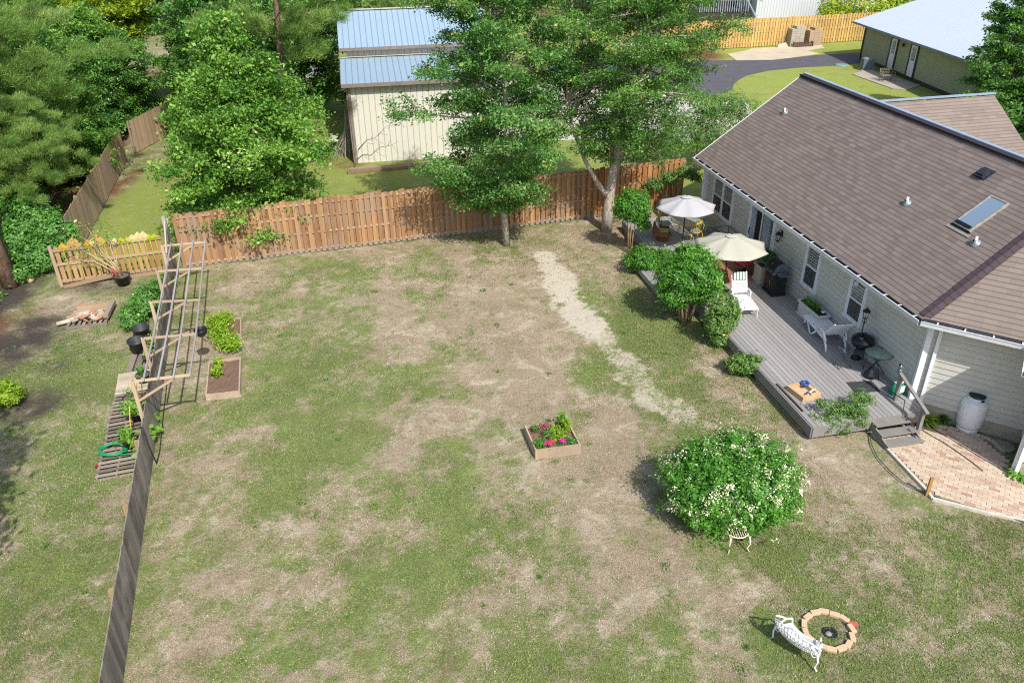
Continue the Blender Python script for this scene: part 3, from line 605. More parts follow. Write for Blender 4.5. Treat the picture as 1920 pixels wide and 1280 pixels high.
mg, tg, bg = newmat('skylight_glass'); bg.inputs['Base Color'].default_value = lin('#7d93a6'); bg.inputs['Roughness'].default_value = .12; bg.inputs['Specular IOR Level'].default_value = .9; m.bh('pane', mg, sk)
m = HB(); m.box(onroof(cs, cn, 0, -l_/2+.07, .085), (w_-.06, .07, .04), M=Mroof); m.box(onroof(cs, cn, 0, -l_/2-.05, .02), (w_+.1, .06, .02), M=Mroof); m.bh('seal_strip', blk, sk)
# leaf stain running down from the skylight lies on the shingles as thin dirt
# ================================================================== THE DECK
dkm = wood('grey_painted_decking', '#a3a09e', '#83807e', None, (40, 1.2, 30), .6, .5)
dkm2 = simple('grey_deck_skirt', '#8b8885', '#716e6b', .7, 3)
deck = thing('deck', 'long low grey painted wooden deck along the back wall of the house', 'deck', H(21.5, 12.3, 0)); DO = Vector(deck.location)
m = MB(); n = 10.76; zt = .45
while n < 13.93:
    s_ = 14.5
    cuts = sorted([14.45, 29.05]+[RS.uniform(16, 28) for _ in range(2)])
    for a, b in zip(cuts[:-1], cuts[1:]):
        m.beam(H(a+.002, n+.066, zt-.014), H(b-.002, n+.066, zt-.014), .129, .028, tint=random.random())
    n += .1415
m.build('deck_boards', dkm, deck, DO)
m = MB(); m.beam(H(14.44, 10.74, .28), H(29.06, 10.74, .28), .04, .3); m.beam(H(14.43, 10.76, .28), H(14.43, 13.95, .28), .04, .3); m.beam(H(29.07, 10.76, .28), H(29.07, 13.95, .28), .04, .3); m.build('skirt', dkm2, deck, DO)
for s_ in (14.6, 17.5, 20.4, 23.3, 26.2, 28.9):
    m = MB(); m.box(H(s_, 10.86, .07), (.12, .12, .25), PS); m.build('post', dkm2, deck, DO)
m = MB(); 
for k in range(3): m.beam(H(22.4, 9.98+k*.15, .26), H(24.9, 9.98+k*.15, .26), .142, .03)
m.beam(H(22.4, 9.93, .16), H(24.9, 9.93, .16), .03, .17); m.beam(H(22.38, 9.93, .16), H(22.38, 10.7, .16), .03, .17)
for s_ in (22.55, 24.7): m.box(H(s_, 10.2, .1), (.09, .09, .25), PS)
for k in range(2): m.beam(H(22.4, 10.45+k*.15, .26), H(24.9, 10.45+k*.15, .26), .142, .03)
m.build('side_step', dkm, deck, DO)
for i in range(3):
    m = MB(); z = .37-.12*i; s_ = 14.28-.27*i
    for k in range(2): m.beam(H(s_+.13-.135*k-.02, 12.42, z-.02), H(s_+.13-.135*k-.02, 13.45, z-.02), .13, .035)
    m.build('stair_tread', dkm2, deck, DO)
m = MB()
for n_ in (12.44, 13.43): m = MB(); m.beam(H(14.42, n_, .24), H(13.68, n_, .0), .04, .2); m.build('stringer', dkm2, deck, DO)
rl = MB(); rl.beam(H(15.2, 13.5, 1.28), H(13.85, 13.5, .82), .09, .04); hr = rl.build('handrail', dkm2, deck, DO)
for s_, z0, z1 in ((15.05, .45, 1.22), (14.0, 0, .86)):
    m = MB(); m.box(H(s_, 13.5, (z0+z1)/2), (.09, .09, z1-z0), PS); m.build('rail_post', dkm2, deck, DO)
# ================================================================== BRICK PATIO
def bricks():
    mp, tp, bp = newmat('mixed_clay_pavers'); co = objco(tp); tn = tintnode(tp)
    r = tp.nodes.new('ShaderNodeValToRGB'); tp.links.new(tn, r.inputs[0]); r.color_ramp.interpolation = 'LINEAR'
    el = r.color_ramp.elements; el[0].color = lin('#cfc1b0'); el[1].color = lin('#a87c6c')
    for p_, c_ in ((.45, '#c5b29f'), (.72, '#b6a391'), (.86, '#cab89f'), (.93, '#b69582')):
        e = el.new(p_); e.color = lin(c_)
    col = mixc(tp, mth(tp, 'MULTIPLY_ADD', noise(tp, 30, 5, .7, co), 1.2, -.3, clamp=True), r.outputs[0], lin('#a08a70'))
    tp.links.new(col, bp.inputs['Base Color']); bp.inputs['Roughness'].default_value = .9; bump(tp, bp, noise(tp, 60, 4, .7, co), .004, .5)
    P = [at(*p) for p in ((1638, 814), (1668, 808), (1700, 795), (1745, 803), (1800, 810), (1845, 822), (1880, 848), (1900, 878), (1925, 905), (1990, 960), (1990, 1000), (1920, 976), (1850, 962), (1760, 938), (1738, 918))]
    poly = [(p.x, p.y) for p in P]
    def inside(x, y):
        c = False; j = len(poly)-1
        for i in range(len(poly)):
            (xi, yi), (xj, yj) = poly[i], poly[j]
            if ((yi > y) != (yj > y)) and (x < (xj-xi)*(y-yi)/(yj-yi)+xi): c = not c
            j = i
        return c
    m = MB(); bw, bl = .105, .21; ang = math.radians(-33+90); R = Matrix.Rotation(ang, 3, 'Z'); o = Vector((11, 15.5, 0))
    for i in range(-40, 40):
        for j in range(-24, 24):
            q = R @ Vector((i*bw, (j+(i % 2)*.5)*bl, 0))+o
            if inside(q.x, q.y) and inside(*(q+R @ Vector((0, .09, 0))).xy) and inside(*(q-R @ Vector((0, .09, 0))).xy):
                m.box((q.x+RS.randn()*.001, q.y, .012+RS.randn()*.0025), (bw-.006, bl-.006, .05), ang+RS.randn()*.012)
    struct(m.build('brick_patio', mp))
    mm = MB(); mm.prism([(p.x, p.y) for p in P], -.03, .012); struct(mm.build('patio_sand_bed', simple('joint_sand', '#a08d72', '#7c6a52', .95, 20)))
    e = MB()
    ed = [at(1634, 812), at(1737, 921), at(1748, 936), at(1850, 963), at(1925, 979), at(2000, 1003)]
    for a, b in zip(ed[:-1], ed[1:]): e.beam(a+Vector((0, 0, .02)), b+Vector((0, 0, .02)), .07, .08)
    tag(e.build('patio_edging', simple('white_edging_pipe', '#d7d3c8', '#a9a497', .6, 9)), 'long pale edging strip along the lawn side of the brick patio', 'edging')
    e = MB(); ed = [at(1700, 793), at(1740, 797), at(1775, 803), at(1820, 813), at(1858, 826), at(1882, 850)]
    for a, b in zip(ed[:-1], ed[1:]):
        L = (b-a).length; k = max(1, int(L/.2))
        for i in range(k): e.beam(a+(b-a)*(i/k+.01)+Vector((0, 0, .02)), a+(b-a)*((i+1)/k-.02)+Vector((0, 0, .02)), .09, .07)
    tag(e.build('border_bricks', mp), 'curved row of border bricks between patio and planting bed by the house', 'edging')
bricks()
# ================================================================== FENCES
cedar = wood('cedar_fence_boards', '#b07f52', '#8a5c38', '#8f7c68', (26, 26, 1.4), .85, .9, '#958a7c')
cedar2 = wood('brown_fence_boards', '#ad8863', '#7e5b40', '#8f8070', (26, 26, 1.4), .85, .9, '#8f867b')
greyw = wood('weathered_grey_boards', '#8f877e', '#5b544e', '#a49a8f', (26, 26, 1.4), .9, .9)
tanw = wood('weathered_tan_boards', '#b59c80', '#8a725c', '#8c8178', (26, 26, 1.4), .9, .8)
yelw = wood('new_yellow_pine', '#d6b470', '#b08a4c', '#9c8260', (26, 26, 1.4), .8, .7)
blond = wood('bare_blond_lumber', '#c2ab92', '#a08c78', None, (18, 18, 18), .8, .7)
greyrail = wood('grey_pipe_rail', '#a6a2a1', '#857f7d', None, (12, 12, 12), .8, .6)
def shadowbox(name, label, cat, p0, p1, hgt, mat, rails, bw=.14, pitch=.245, both=True, postside=-1, post_step=2.4, jit=.02, group=None, top=None):
    p0 = Vector((p0[0], p0[1], 0)); p1 = Vector((p1[0], p1[1], 0)); d = (p1-p0); L = d.length; d.normalize(); nr = Vector((d.y, -d.x, 0)); ang = math.atan2(d.y, d.x)
    root = thing(name, label, cat, (p0+p1)/2, 0, group); O = (p0+p1)/2
    hf = top or (lambda t: hgt)
    m = MB(); s = bw/2
    while s < L-bw/2:
        h = hf(s/L)+RS.randn()*jit; M = Matrix.Rotation(ang, 3, 'Z') @ Matrix.Rotation(RS.randn()*.006, 3, 'Y')
        c = p0+d*s+nr*.035
        z0 = .03
        m.box(c+Vector((0, 0, (z0+h-.03)/2)), (bw, .018, h-.03-z0), M=M)
        m.box(c+Vector((0, 0, h-.015)), (bw-.045, .018, .03), M=M, tint=m.t[-1])
        if both:
            c2 = p0+d*(s+pitch/2)-nr*.035; m.box(c2+Vector((0, 0, (z0+h)/2)), (bw, .018, h-z0-.01), M=M)
        s += pitch
    m.build('pickets', mat, root, O)
    for z in rails:
        r = MB(); k = max(1, int(L/post_step))
        for i in range(k): r.beam(p0+d*(L*i/k+.002)+Vector((0, 0, z)), p0+d*(L*(i+1)/k-.002)+Vector((0, 0, z)), .04, .085)
        r.build('rail', tanw if mat is not yelw else yelw, root, O)
    k = max(1, int(L/post_step))
    for i in range(k+1):
        q = p0+d*min(L-.05, max(.05, L*i/k)); r = MB(); r.box(q+nr*.1*postside+Vector((0, 0, hf(i/k)/2-.02)), (.09, .09, hf(i/k)-.08), ang); r.build('post', tanw if mat is not yelw else yelw, root, O)
    return root
shadowbox('wood_fence', 'long brown shadowbox board fence across the back of the yard', 'fence', (-12.35, 27.5), (3.2, 32.02), 2.15, cedar2, (.16, .83, 1.48, 2.0), bw=.13, pitch=.225, jit=.028)
shadowbox('wood_fence', 'orange-brown shadowbox fence section from the leaning oak to the house corner', 'fence', (3.25, 32.04), (7.6, 33.45), 2.15, cedar, (.4, 1.3, 2.0), bw=.15, pitch=.25)
shadowbox('wood_fence', 'weathered tan picket fence leaning away along the woods', 'fence', (-16.9, 28.5), (-20.2, 41.3), 1.75, tanw, (.4, 1.4), pitch=.15, both=False, jit=.015)
shadowbox('wood_fence', 'short far run of weathered fence half hidden by woodland leaves', 'fence', (-20.2, 42.6), (-19.0, 52.0), 1.75, tanw, (.4, 1.4), pitch=.15, both=False)
shadowbox('wood_fence', 'bright yellow pine board fence behind the concrete pad and blocks', 'fence', (7.0, 68.0), (36.5, 74.9), 2.3, yelw, (.4, 1.2, 1.98), pitch=.26, bw=.15)
# weathered fence running towards the camera, seen from above
F0 = Vector((-12.45, 27.25, 0)); F1 = Vector((-6.5, 7.3, 0)); fd = (F1-F0).normalized(); fn = Vector((-fd.y, fd.x, 0)); FLn = (F1-F0).length
if fn.x < 0: fn = -fn                                        # fn points to the lawn side
def FP(t, off=0.0, z=0.0): return F0+fd*t+fn*off+Vector((0, 0, z))
fr = thing('weathered_fence', 'dark grey weathered board fence running down the left of the lawn under the trellis', 'fence', FP(10)); FO = Vector(fr.location)
m = MB(); s = .07; ang = math.atan2(fd.y, fd.x)
while s < FLn:
    h = 1.15+(.95*max(0, 1-s/1.5))+RS.randn()*.012
    M = Matrix.Rotation(ang, 3, 'Z') @ Matrix.Rotation(RS.randn()*.008, 3, 'Y')
    m.box(FP(s, 0, h/2+.01), (.138, .018, h-.02), M=M); s += .143
m.build('pickets', greyw, fr, FO)
for z in (.3, 1.0):
    m = MB(); m.beam(FP(.1, -.03, z), FP(FLn, -.03, z), .04, .085); m.build('rail', tanw, fr, FO)
for t in (12.35, 14.75, 17.2):
    m = MB(); m.box(FP(t, -.11, .52), (.1, .1, 1.0), ang); m.build('post', wood('orange_post', '#a58b6c', '#7a6248', None, (20, 20, 2)), fr, FO)
m = MB(); m.box(FP(.05, -.08, 1.1), (.12, .12, 2.2), ang); m.beam(FP(.1, -.06, 2.0), FP(1.5, -.06, 1.25), .05, .09); m.beam(FP(.0, .03, 2.1), FP(.0, -.16, 1.3), .04, .09)
m.build('corner_post', wood('silvery_post', '#b9b2ab', '#8b827a', None, (20, 20, 2)), fr, FO)
# picket gate fence at the far left end
g0 = at(117, 537); g1 = Vector((-12.75, 27.15, 0)); gd = (g1-g0).normalized(); GL = (g1-g0).length; gn = Vector((gd.y, -gd.x, 0))
gf = thing('picket_fence', 'low open picket fence with three rails between the woods and the corner post', 'fence', (g0+g1)/2); GO = Vector(gf.location)
m = MB(); s = .16; ga = math.atan2(gd.y, gd.x)
while s < GL: m.box(g0+gd*s-gn*.04+Vector((0, 0, .78)), (.14, .02, 1.4+RS.randn()*.015), ga+0); s += .2
m.build('pickets', wood('gold_picket', '#b8946a', '#8c6a45', '#8c775e', (26, 26, 1.4)), gf, GO)
for z in (.2, .85, 1.38):
    m = MB(); m.beam(g0+Vector((0, 0, z)), g1+Vector((0, 0, z+.02)), .04, .1); m.build('rail', tanw, gf, GO)
m = MB(); m.box(g0+Vector((0, 0, .78)), (.11, .11, 1.6), ga); m.build('post', tanw, gf, GO)
m = MB(); m.beam(g0+gn*.12+Vector((0.1, 0, .03)), g0+gd*2.2+gn*.1+Vector((0, 0, .28)), .03, .14); m.build('loose_board', tanw, gf, GO)
m = MB(); m.beam(g0+gd*2.0+gn*.1+Vector((0, 0, .08)), g1+gn*.06+Vector((0, 0, .1)), .03, .14); m.build('kick_board', tanw, gf, GO)
# leaf-shaped ornaments on stems along that fence
oc = {'gold': simple('gold_leaf_paint', '#c9a13a', '#a07a22', .6, 20), 'tan': simple('tan_leaf_paint', '#c2a05e', '#9a7a44', .6, 20), 'cream': simple('cream_leaf_paint', '#d3c692', '#ab9a62', .6, 20), 'lime': simple('lime_leaf_paint', '#b3b632', '#8a9420', .6, 20)}
WORDS = [('gold', 'narrow dark gold leaf ornament nearest the woods post'), ('tan', 'broad tan leaf ornament, first wide one from the woods post'), ('gold', 'golden leaf ornament left of the cream one behind the bare potted shrub'), ('cream', 'pale cream leaf ornament just left of the tall tan leaf'), ('tan', 'tallest tan leaf ornament beside the potted shrub foliage'), ('lime', 'small lime leaf ornament half covered by the potted shrub'), ('cream', 'cream leaf ornament just right of the potted shrub foliage'), ('lime', 'lime-gold leaf ornament, first of the pair right of the shrub'), ('lime', 'lime-gold leaf ornament, second of the pair right of the shrub'), ('cream', 'small cream leaf ornament left of the two big cream ones'), ('cream', 'big cream leaf ornament, left one of the big pair'), ('cream', 'big cream leaf ornament, right one of the big pair'), ('lime', 'green-gold leaf ornament, second from the corner post'), ('lime', 'green-gold leaf ornament nearest the corner post')]
for i, ((cn, lb), xx) in enumerate(zip(WORDS, (315, 445, 590, 650, 712, 775, 880, 970, 1035, 1100, 1170, 1232, 1297, 1360))):
    s = (xx-175)/(1430-175)*GL; p = g0+gd*s+gn*.03; big = {'tan': 1.25, 'cream': 1.0, 'gold': .95, 'lime': .8}[cn]*(1.1 if i in (1, 4, 10, 11) else .9)
    t = thing('leaf_ornament', lb, 'garden ornament', p, ga+RS.randn()*.12, 'painted leaf ornaments along the picket fence')
    w = .19*big; hh = .34*big; z0 = 1.36
    V = [(0, 0, 0), (w*.8, .03, hh*.15), (w, .05, hh*.4), (w*.55, .03, hh*.7), (0.02, .0, hh*1.05), (-w*.55, .03, hh*.7), (-w, .05, hh*.4), (-w*.8, .03, hh*.15), (0, -.03, hh*.5)]
    m = MB(); Vb = [(a, b-.012, c+z0) for a, b, c in V]; Vf = [(a, b, c+z0) for a, b, c in V]
    m._add(Vb+Vf, [(8, k, (k+1) % 8) for k in range(8)]+[(17, 9+(k+1) % 8, 9+k) for k in range(8)]+[(k, 9+k, 9+(k+1) % 8, (k+1) % 8) for k in range(8)])
    m.build('blade', oc[cn], t); m = MB(); m.tube([(0, -.01, .0), (.01, -.02, .7), (0, 0, z0+.03)], .012, 6); m.build('stem', oc['lime'], t)
# ================================================================== TRELLIS
tr = thing('trellis', 'open overhanging timber trellis with long grey rails above the weathered fence', 'trellis', (-10.3, 21.2, 0)); TO = Vector(tr.location)
AR = [((-10.56, 25.72), (-11.86, 25.45)), ((-9.93, 23.53), (-11.24, 23.37)), ((-9.28, 21.28), (-10.6, 21.18)), ((-8.68, 19.2), (-9.98, 18.99)), ((-8.12, 17.08), (-9.39, 16.82))]
lines = []
for i, (b, a) in enumerate(AR):
    a = Vector((a[0], a[1], 1.8)); b = Vector((b[0], b[1], 1.8)); a0 = a-(b-a).normalized()*.12
    m = MB(); m.beam(a0, b, .042, .06); m.build('arm', blond, tr, TO)
    foot = Vector((a0.x, a0.y, 0)); m = MB(); m.beam(foot, a0+Vector((0, 0, .03)), .09, .045, up=(0, 1, 0)); m.build('post', blond, tr, TO)
    c = a+(b-a)*.68; m = MB(); m.beam(Vector((a0.x, a0.y, 1.22))+(b-a).normalized()*.03, c-Vector((0, 0, .04)), .04, .055); m.build('brace', blond, tr, TO)
    lines.append((a, b))
for fcn in (.13, .4, .68, .985):
    P = [a+(b-a)*fcn+Vector((0, 0, .05)) for a, b in lines]; e0 = (P[0]-P[1]).normalized(); P = [P[0]+e0*.12]+P+[P[-1]-(P[-2]-P[-1]).normalized()*-.0]
    P[-1] = P[-2]+(P[-2]-P[-3]).normalized()*.12
    m = MB()
    for u, v in zip(P[:-1], P[1:]):
        if (v-u).length > .01: m.beam(u, v, .045, .036)
    m.build('rail', greyrail, tr, TO)
# ================================================================== NEIGHBOURING BUILDINGS
# cream metal barn with a lean-to
bm = ribbed('cream_metal_siding', '#cfccbf', .3, '#8f8c80', 0, .5, .0, .09)
br = ribbed('blue_grey_metal_roof', '#a3bcd0', .3, '#647a8a', 0, .4, .3, .1)
trimd = simple('taupe_metal_trim', '#8f8078', '#6e625c', .5, 3)
a0 = Vector((-7.85, 40.25, 0)); bx = Vector((.985, .172, 0)).normalized(); by = Vector((-bx.y, bx.x, 0))
barn = thing('barn', 'tall cream metal barn with two blue-grey metal roofs behind the board fence', 'barn', a0+bx*3.4+by*5); BO = Vector(barn.location)
def BP(u, v, z): return a0+bx*u+by*v+Vector((0, 0, z))
Z3 = Vector((0, 0, 1)); WL = 7.3
m = MB(); m.poly([BP(0, 0, 0), BP(WL, 0, 0), BP(WL, 0, 4.05), BP(0, 0, 4.05)], bx, Z3, a0); m.poly([BP(WL, 0, 0), BP(WL, 3.0, 0), BP(WL, 3.0, 4.55), BP(WL, 0, 4.05)], by, Z3, a0)
m.poly([BP(0, 3.0, 0), BP(0, 0, 0), BP(0, 0, 4.05), BP(0, 3.0, 4.55)], by, Z3, a0); m.poly([BP(0, 3.0, 4.0), BP(WL, 3.0, 4.0), BP(WL, 3.0, 5.2), BP(0, 3.0, 5.2)], bx, Z3, a0)
m.poly([BP(WL, 3.0, 0), BP(WL, 9.0, 0), BP(WL, 9.0, 5.2), BP(WL, 6.0, 6.5), BP(WL, 3.0, 5.2)], by, Z3, a0); m.build('wall', bm, barn, BO)
m = MB(); m.slab([BP(-.35, -.35, 4.06), BP(WL+.3, -.35, 4.06), BP(WL+.3, 3.0, 4.66), BP(-.35, 3.0, 4.66)], .03, bx, (by+Z3*.25).normalized()); m.build('roof', br, barn, BO)
m = MB(); m.slab([BP(-.35, 2.7, 5.2), BP(WL+.3, 2.7, 5.2), BP(WL+.3, 6.0, 6.58), BP(-.35, 6.0, 6.58)], .03, bx, (by+Z3*.42).normalized()); m.slab([BP(-.35, 6.02, 6.57), BP(WL+.3, 6.02, 6.57), BP(WL+.3, 9.4, 5.2), BP(-.35, 9.4, 5.2)], .03, bx, (-by+Z3*.42).normalized()); m.build('roof', br, barn, BO)
m = MB(); m.beam(BP(-.36, -.37, 3.96), BP(WL+.3, -.37, 3.96), .05, .17); m.beam(BP(-.36, 2.68, 5.12), BP(WL+.3, 2.68, 5.12), .05, .14); m.beam(BP(-.36, -.3, 4.0), BP(-.36, 3.0, 4.6), .04, .12)
m.box(BP(-.02, -.02, 1.9), (.14, .1, 3.8), math.atan2(bx.y, bx.x)); m.box(BP(-.12, .25, 1.9), (.1, .5, 3.8), math.atan2(bx.y, bx.x)); m.build('trim', trimd, barn, BO)
m = MB(); m.beam(BP(-.3, 2.96, 4.72), BP(WL+.3, 2.96, 4.72), .16, .03); m.beam(BP(-.36, 6.0, 6.61), BP(WL+.3, 6.0, 6.61), .3, .03); m.build('flashing', simple('pale_roof_flashing', '#d3cfc6', '#a8917f', .5, 3), barn, BO)
# railway ties
for k, lb in enumerate(('weathered timber sleeper lying in front of the barn, nearer the fence', 'weathered timber sleeper lying in front of the barn, nearer the wall')):
    m = MB(); a = at(652, 326)+Vector((0, k*.3, .08)); b = at(812, 311)+Vector((0, k*.3, .08)); mid = (a+b)/2
    m.beam(a, mid-(b-a).normalized()*.01, .2, .16); m.beam(mid+(b-a).normalized()*.01, b, .2, .16); tag(m.build('timber_sleeper', wood('old_sleeper', '#a08a72', '#6f5d4b', None, (8, 8, 8)), None, tuple(a)), lb, 'timber', 'sleepers in front of the barn')
# leaning poles beside the barn
pb = thing('pole_bundle', 'bundle of grey poles and laths leaning on the left end of the barn', 'pole bundle', at(645, 294)); PO = Vector(pb.location)
pm = wood('silver_lath', '#aaa49c', '#7d766e', None, (10, 10, 3))
for k in range(26):
    f_ = PO+Vector((RS.uniform(-.8, .55), RS.uniform(-.35, .5), .0)); top = Vector((-8.05+RS.uniform(-.35, .02), 40.9+RS.uniform(0, .9), RS.uniform(1.6, 2.6)))
    m = MB(); m.beam(f_, top, RS.uniform(.025, .06), .025); m.build('pole', pm, pb, PO)
m = MB(); m.beam(PO+Vector((-1.6, -.3, .03)), PO+Vector((-.5, .8, .9)), .5, .03); m.build('panel', simple('dirty_white_board', '#cfc9bb', '#a8a293', .8, 6), pb, PO)
# grey arched shed in the woods
gs = thing('metal_shed', 'small grey corrugated shed half hidden in the woods left of the barn', 'shed', (-15.6, 62.5, 0)); m = MB()
for i in range(12):
    a = math.pi*i/12; b = math.pi*(i+1)/12; r = 2.2
    m.poly([(-15.6-r*math.cos(a), 61, 1.6+r*math.sin(a)*.7), (-15.6-r*math.cos(b), 61, 1.6+r*math.sin(b)*.7), (-15.6-r*math.cos(b), 66, 1.6+r*math.sin(b)*.7), (-15.6-r*math.cos(a), 66, 1.6+r*math.sin(a)*.7)], Vector((0, 1, 0)), Z3, Vector((0, 0, 0)))
m.build('roof', ribbed('grey_corrugated', '#b4b9c0', .25, '#80868e', 0, .45, .3), gs, (-15.6, 62.5, 0)); m = MB(); m.box((-15.6, 63.5, .8), (4.3, 4.9, 1.6)); m.build('wall', simple('grey_shed_wall', '#9da2a8', '#7e8389', .7, 2), gs, (-15.6, 62.5, 0))
# green neighbour house with white ribbed roof
nb = thing('neighbour_house', 'olive green house with white ribbed metal roof and two white glazed doors', 'house', (32, 58, 0)); NO = Vector(nb.location)
grn_s = simple('olive_lap_siding', '#a0a283', '#8f9173', .7, 1.5); dtrim = simple('dark_brown_trim', '#3a342e', '#28231f', .6, 6); wroof = ribbed('white_ribbed_roof', '#dfe7ee', .3, '#a9b5c0', 0, .35, .25, .12, .03)
GX = 28.35; y0, y1 = 46.0, 65.6; hx = .0
def NPt(x, y, z): return Vector((x-(y-60)*.10, y, z))   # wall line drifts slightly
m = MB(); z = .25
while z < 2.7:
    zt = min(z+.19, 2.7); a = NPt(GX, y1, 0); b = NPt(GX, y0, 0)
    a = Vector((GX-.55, 65.4, 0)); b = Vector((29.2, 44.0, 0))
    dd = (b-a).normalized(); nn = Vector((dd.y, -dd.x, 0)); m.poly([a+nn*.02+Z3*z, b+nn*.02+Z3*z, b+nn*.003+Z3*zt, a+nn*.003+Z3*zt]); m.poly([a+Z3*z, b+Z3*z, b+nn*.02+Z3*z, a+nn*.02+Z3*z]); z = zt
WA, WB = a, b; wdv = (WB-WA).normalized(); wn = Vector((wdv.y, -wdv.x, 0))
if wn.x > 0: wn = -wn
m.build('wall', grn_s, nb, NO)
ev = -wn
m = MB(); m.poly([WA, WA+ev*14, WA+ev*14+Z3*2.7, WA+ev*7+Z3*4.9, WA+Z3*2.7]); m.build('wall', grn_s, nb, NO)
m = MB(); m.beam(WA+wn*.02+Z3*.12, WB+wn*.02+Z3*.12, .06, .26); m.build('foundation', dtrim, nb, NO); m = MB(); m.box(WA+wn*.01+Z3*1.4, (.14, .14, 2.6), math.atan2(wdv.y, wdv.x)); m.build('corner_board', dtrim, nb, NO)
e0 = WA-wdv*.9+wn*.75+Z3*2.72; e1 = WB+wn*.75+Z3*2.72; sl = .3
r0 = WA-wdv*.9+ev*7+Z3*(2.72+.3*7.6); r1 = WB+ev*7+Z3*(2.72+.3*7.6)
m = MB(); m.slab([e0, e1, r1, r0], .04, wdv, (ev+Z3*sl).normalized()); m.slab([r0, r1, r1+ev*7.6-Z3*2.3, r0+ev*7.6-Z3*2.3], .04, wdv, (ev-Z3*sl).normalized()); m.build('roof', wroof, nb, NO)
m = MB(); q0 = WA+wdv*12.5+ev*2.6+Z3*4.05
m.slab([q0, q0+wdv*13, q0+wdv*13+ev*8+Z3*2.2, q0+ev*8+Z3*2.2], .3, (wdv+ev*.6).normalized(), (ev-wdv*.6+Z3*sl).normalized()); m.build('roof', wroof, nb, NO)
m = MB(); m.beam(e0-Z3*.08, e1-Z3*.08, .05, .13); m.beam(e0-Z3*.08, r0-Z3*.08, .04, .14); m.build('fascia', simple('slate_blue_fascia', '#7886a0', '#5d6980', .5, 4), nb, NO)
wd_ = simple('white_door_paint', '#e9eaec', '#cfd2d6', .5, 4)
def gdoor(s, ten):
    c = WA+wdv*s+wn*.04; an = math.atan2(wdv.y, wdv.x)
    m = MB(); m.box(c+Z3*1.27, (.82, .05, 2.06), an); d_ = m.build('door', wd_, nb, NO)
    m = MB()
    for sg in (-1, 1): m.box(c+wdv*sg*.48+wn*.01+Z3*1.3, (.15, .07, 2.2), an)
    m.box(c+Z3*.2+wn*.02, (1.1, .1, .1), an); m.build('door_trim', dtrim, d_, NO)
    m = MB(); m.box(c+wn*.03+Z3*1.72, (.46, .02, .9), an); m.build('pane', simple('dark_teal_glass', '#58727a', '#34474d', .2, 30), d_, NO)
    m = MB()
    for k in (-1, 0, 1): m.box(c+wdv*k*.13+wn*.045+Z3*1.72, (.025, .02, .9), an)
    for k in range(5): m.box(c+wn*.047+Z3*(1.3+.21*k), (.46, .018, .025), an)
    m.build('muntin', wd_, d_, NO); m = MB(); m.lathe(c-wdv*.33+wn*.07+Z3*1.2, [(.001, -.04), (.035, 0), (.001, .04)], 10); m.build('handle', blk, d_, NO)
gdoor(4.75, 1); gdoor(7.6, 0)
m = MB(); c = WA+wdv*6.1+wn*.12+Z3*2.1; m.lathe(c, [(.02, -.14), (.07, -.1), (.09, .06), (.01, .14)], 6, sm=False); m.build('wall_lantern', blk, nb, NO)
# ac unit
ac = thing('ac_unit', 'grey outdoor air conditioning unit at the corner of the olive house', 'air conditioner', at(1624, 131), -.1); acm = simple('grey_ac_metal', '#76808a', '#59626b', .5, 12)
m = MB(); m.box((0, 0, .42), (.78, .78, .76)); 
for k in range(14): m.box((0, 0, .12+k*.05), (.8, .8, .012))
m.build('cabinet', acm, ac); m = MB(); m.lathe((0, 0, .8), [(.38, 0), (.36, .04), (.2, .08), (.001, .1)], 20); m.build('fan_grille', simple('ac_top', '#98a1aa', '#5e666e', .5, 30), ac); m = MB(); m.box((0, 0, .02), (.95, .95, .05)); m.build('base_pad', concm, ac)
m = MB(); m.lathe(at(1577, 123)+Vector((0, 0, .0)), [(.52, 0), (.5, .07), (.3, .1), (.001, .12)], 24); tag(m.build('tank_lid', simple('teal_green_lid', '#7f9a98', '#5f7a78', .6, 6), None), 'round grey-green utility lid in the neighbour lawn near the air conditioner', 'utility lid')
# iron garden bench on neighbour patio
gb_ = thing('garden_bench', 'small rusty slatted bench on the concrete slab by the olive house doors', 'bench', at(1662, 153), .1); rus = simple('rusty_pale_iron', '#8f8578', '#5f564c', .7, 20)
for x in (-.45, .45):
    m = MB(); m.tube([(x, -.25, 0), (x, -.22, .42), (x, -.05, .62), (x, .25, .6)], .02, 6); m.tube([(x, .25, 0), (x, .22, .42), (x, .34, .85)], .02, 6); m.build('side_frame', rus, gb_)
m = MB(); [m.box((0, -.2+.09*k, .43), (.94, .06, .02)) for k in range(5)]; m.build('seat', rus, gb_)
m = MB(); [m.beam((-.46, .25+.03*k, .52+.1*k), (.46, .25+.03*k, .52+.1*k), .02, .03) for k in range(4)]; [m.tube([(-.4+.16*k, .24, .5), (-.32+.16*k, .34, .84)], .008, 5) for k in range(6)]; m.build('backrest', rus, gb_)
# cinder block stacks
cb = simple('grey_cinder_block', '#b9b0a0', '#968d7e', .9, 14, bmp=.01, usetint=.35); 
def blocks(lb, p, rz, cols, rows, mat, tops):
    t = thing('block_stack', lb, 'block stack', p, rz, 'stacks of concrete blocks by the yellow fence'); 
    for i in range(cols):
        m = MB()
        for r in range(rows+tops[i]): m.box((i*.41, 0, .1+.2*r), (.398, .9, .192))
        m.build('block_column', mat, t)
blocks('taller grey concrete block stack on the left, on the slab by the yellow fence', at(1480, 86), .22, 3, 7, cb, (0, 1, 1)); blocks('tan concrete block stack on the right, against the yellow fence', at(1514, 84), .22, 3, 6, simple('tan_cinder_block', '#b9a288', '#98836c', .9, 14, bmp=.01, usetint=.3), (0, 1, 0))
t = thing('wooden_crate', 'long low dark brown crate standing in front of the block stacks', 'crate', at(1505, 88), .2); dw = simple('dark_brown_crate_wood', '#5b4238', '#38281f', .8, 12)
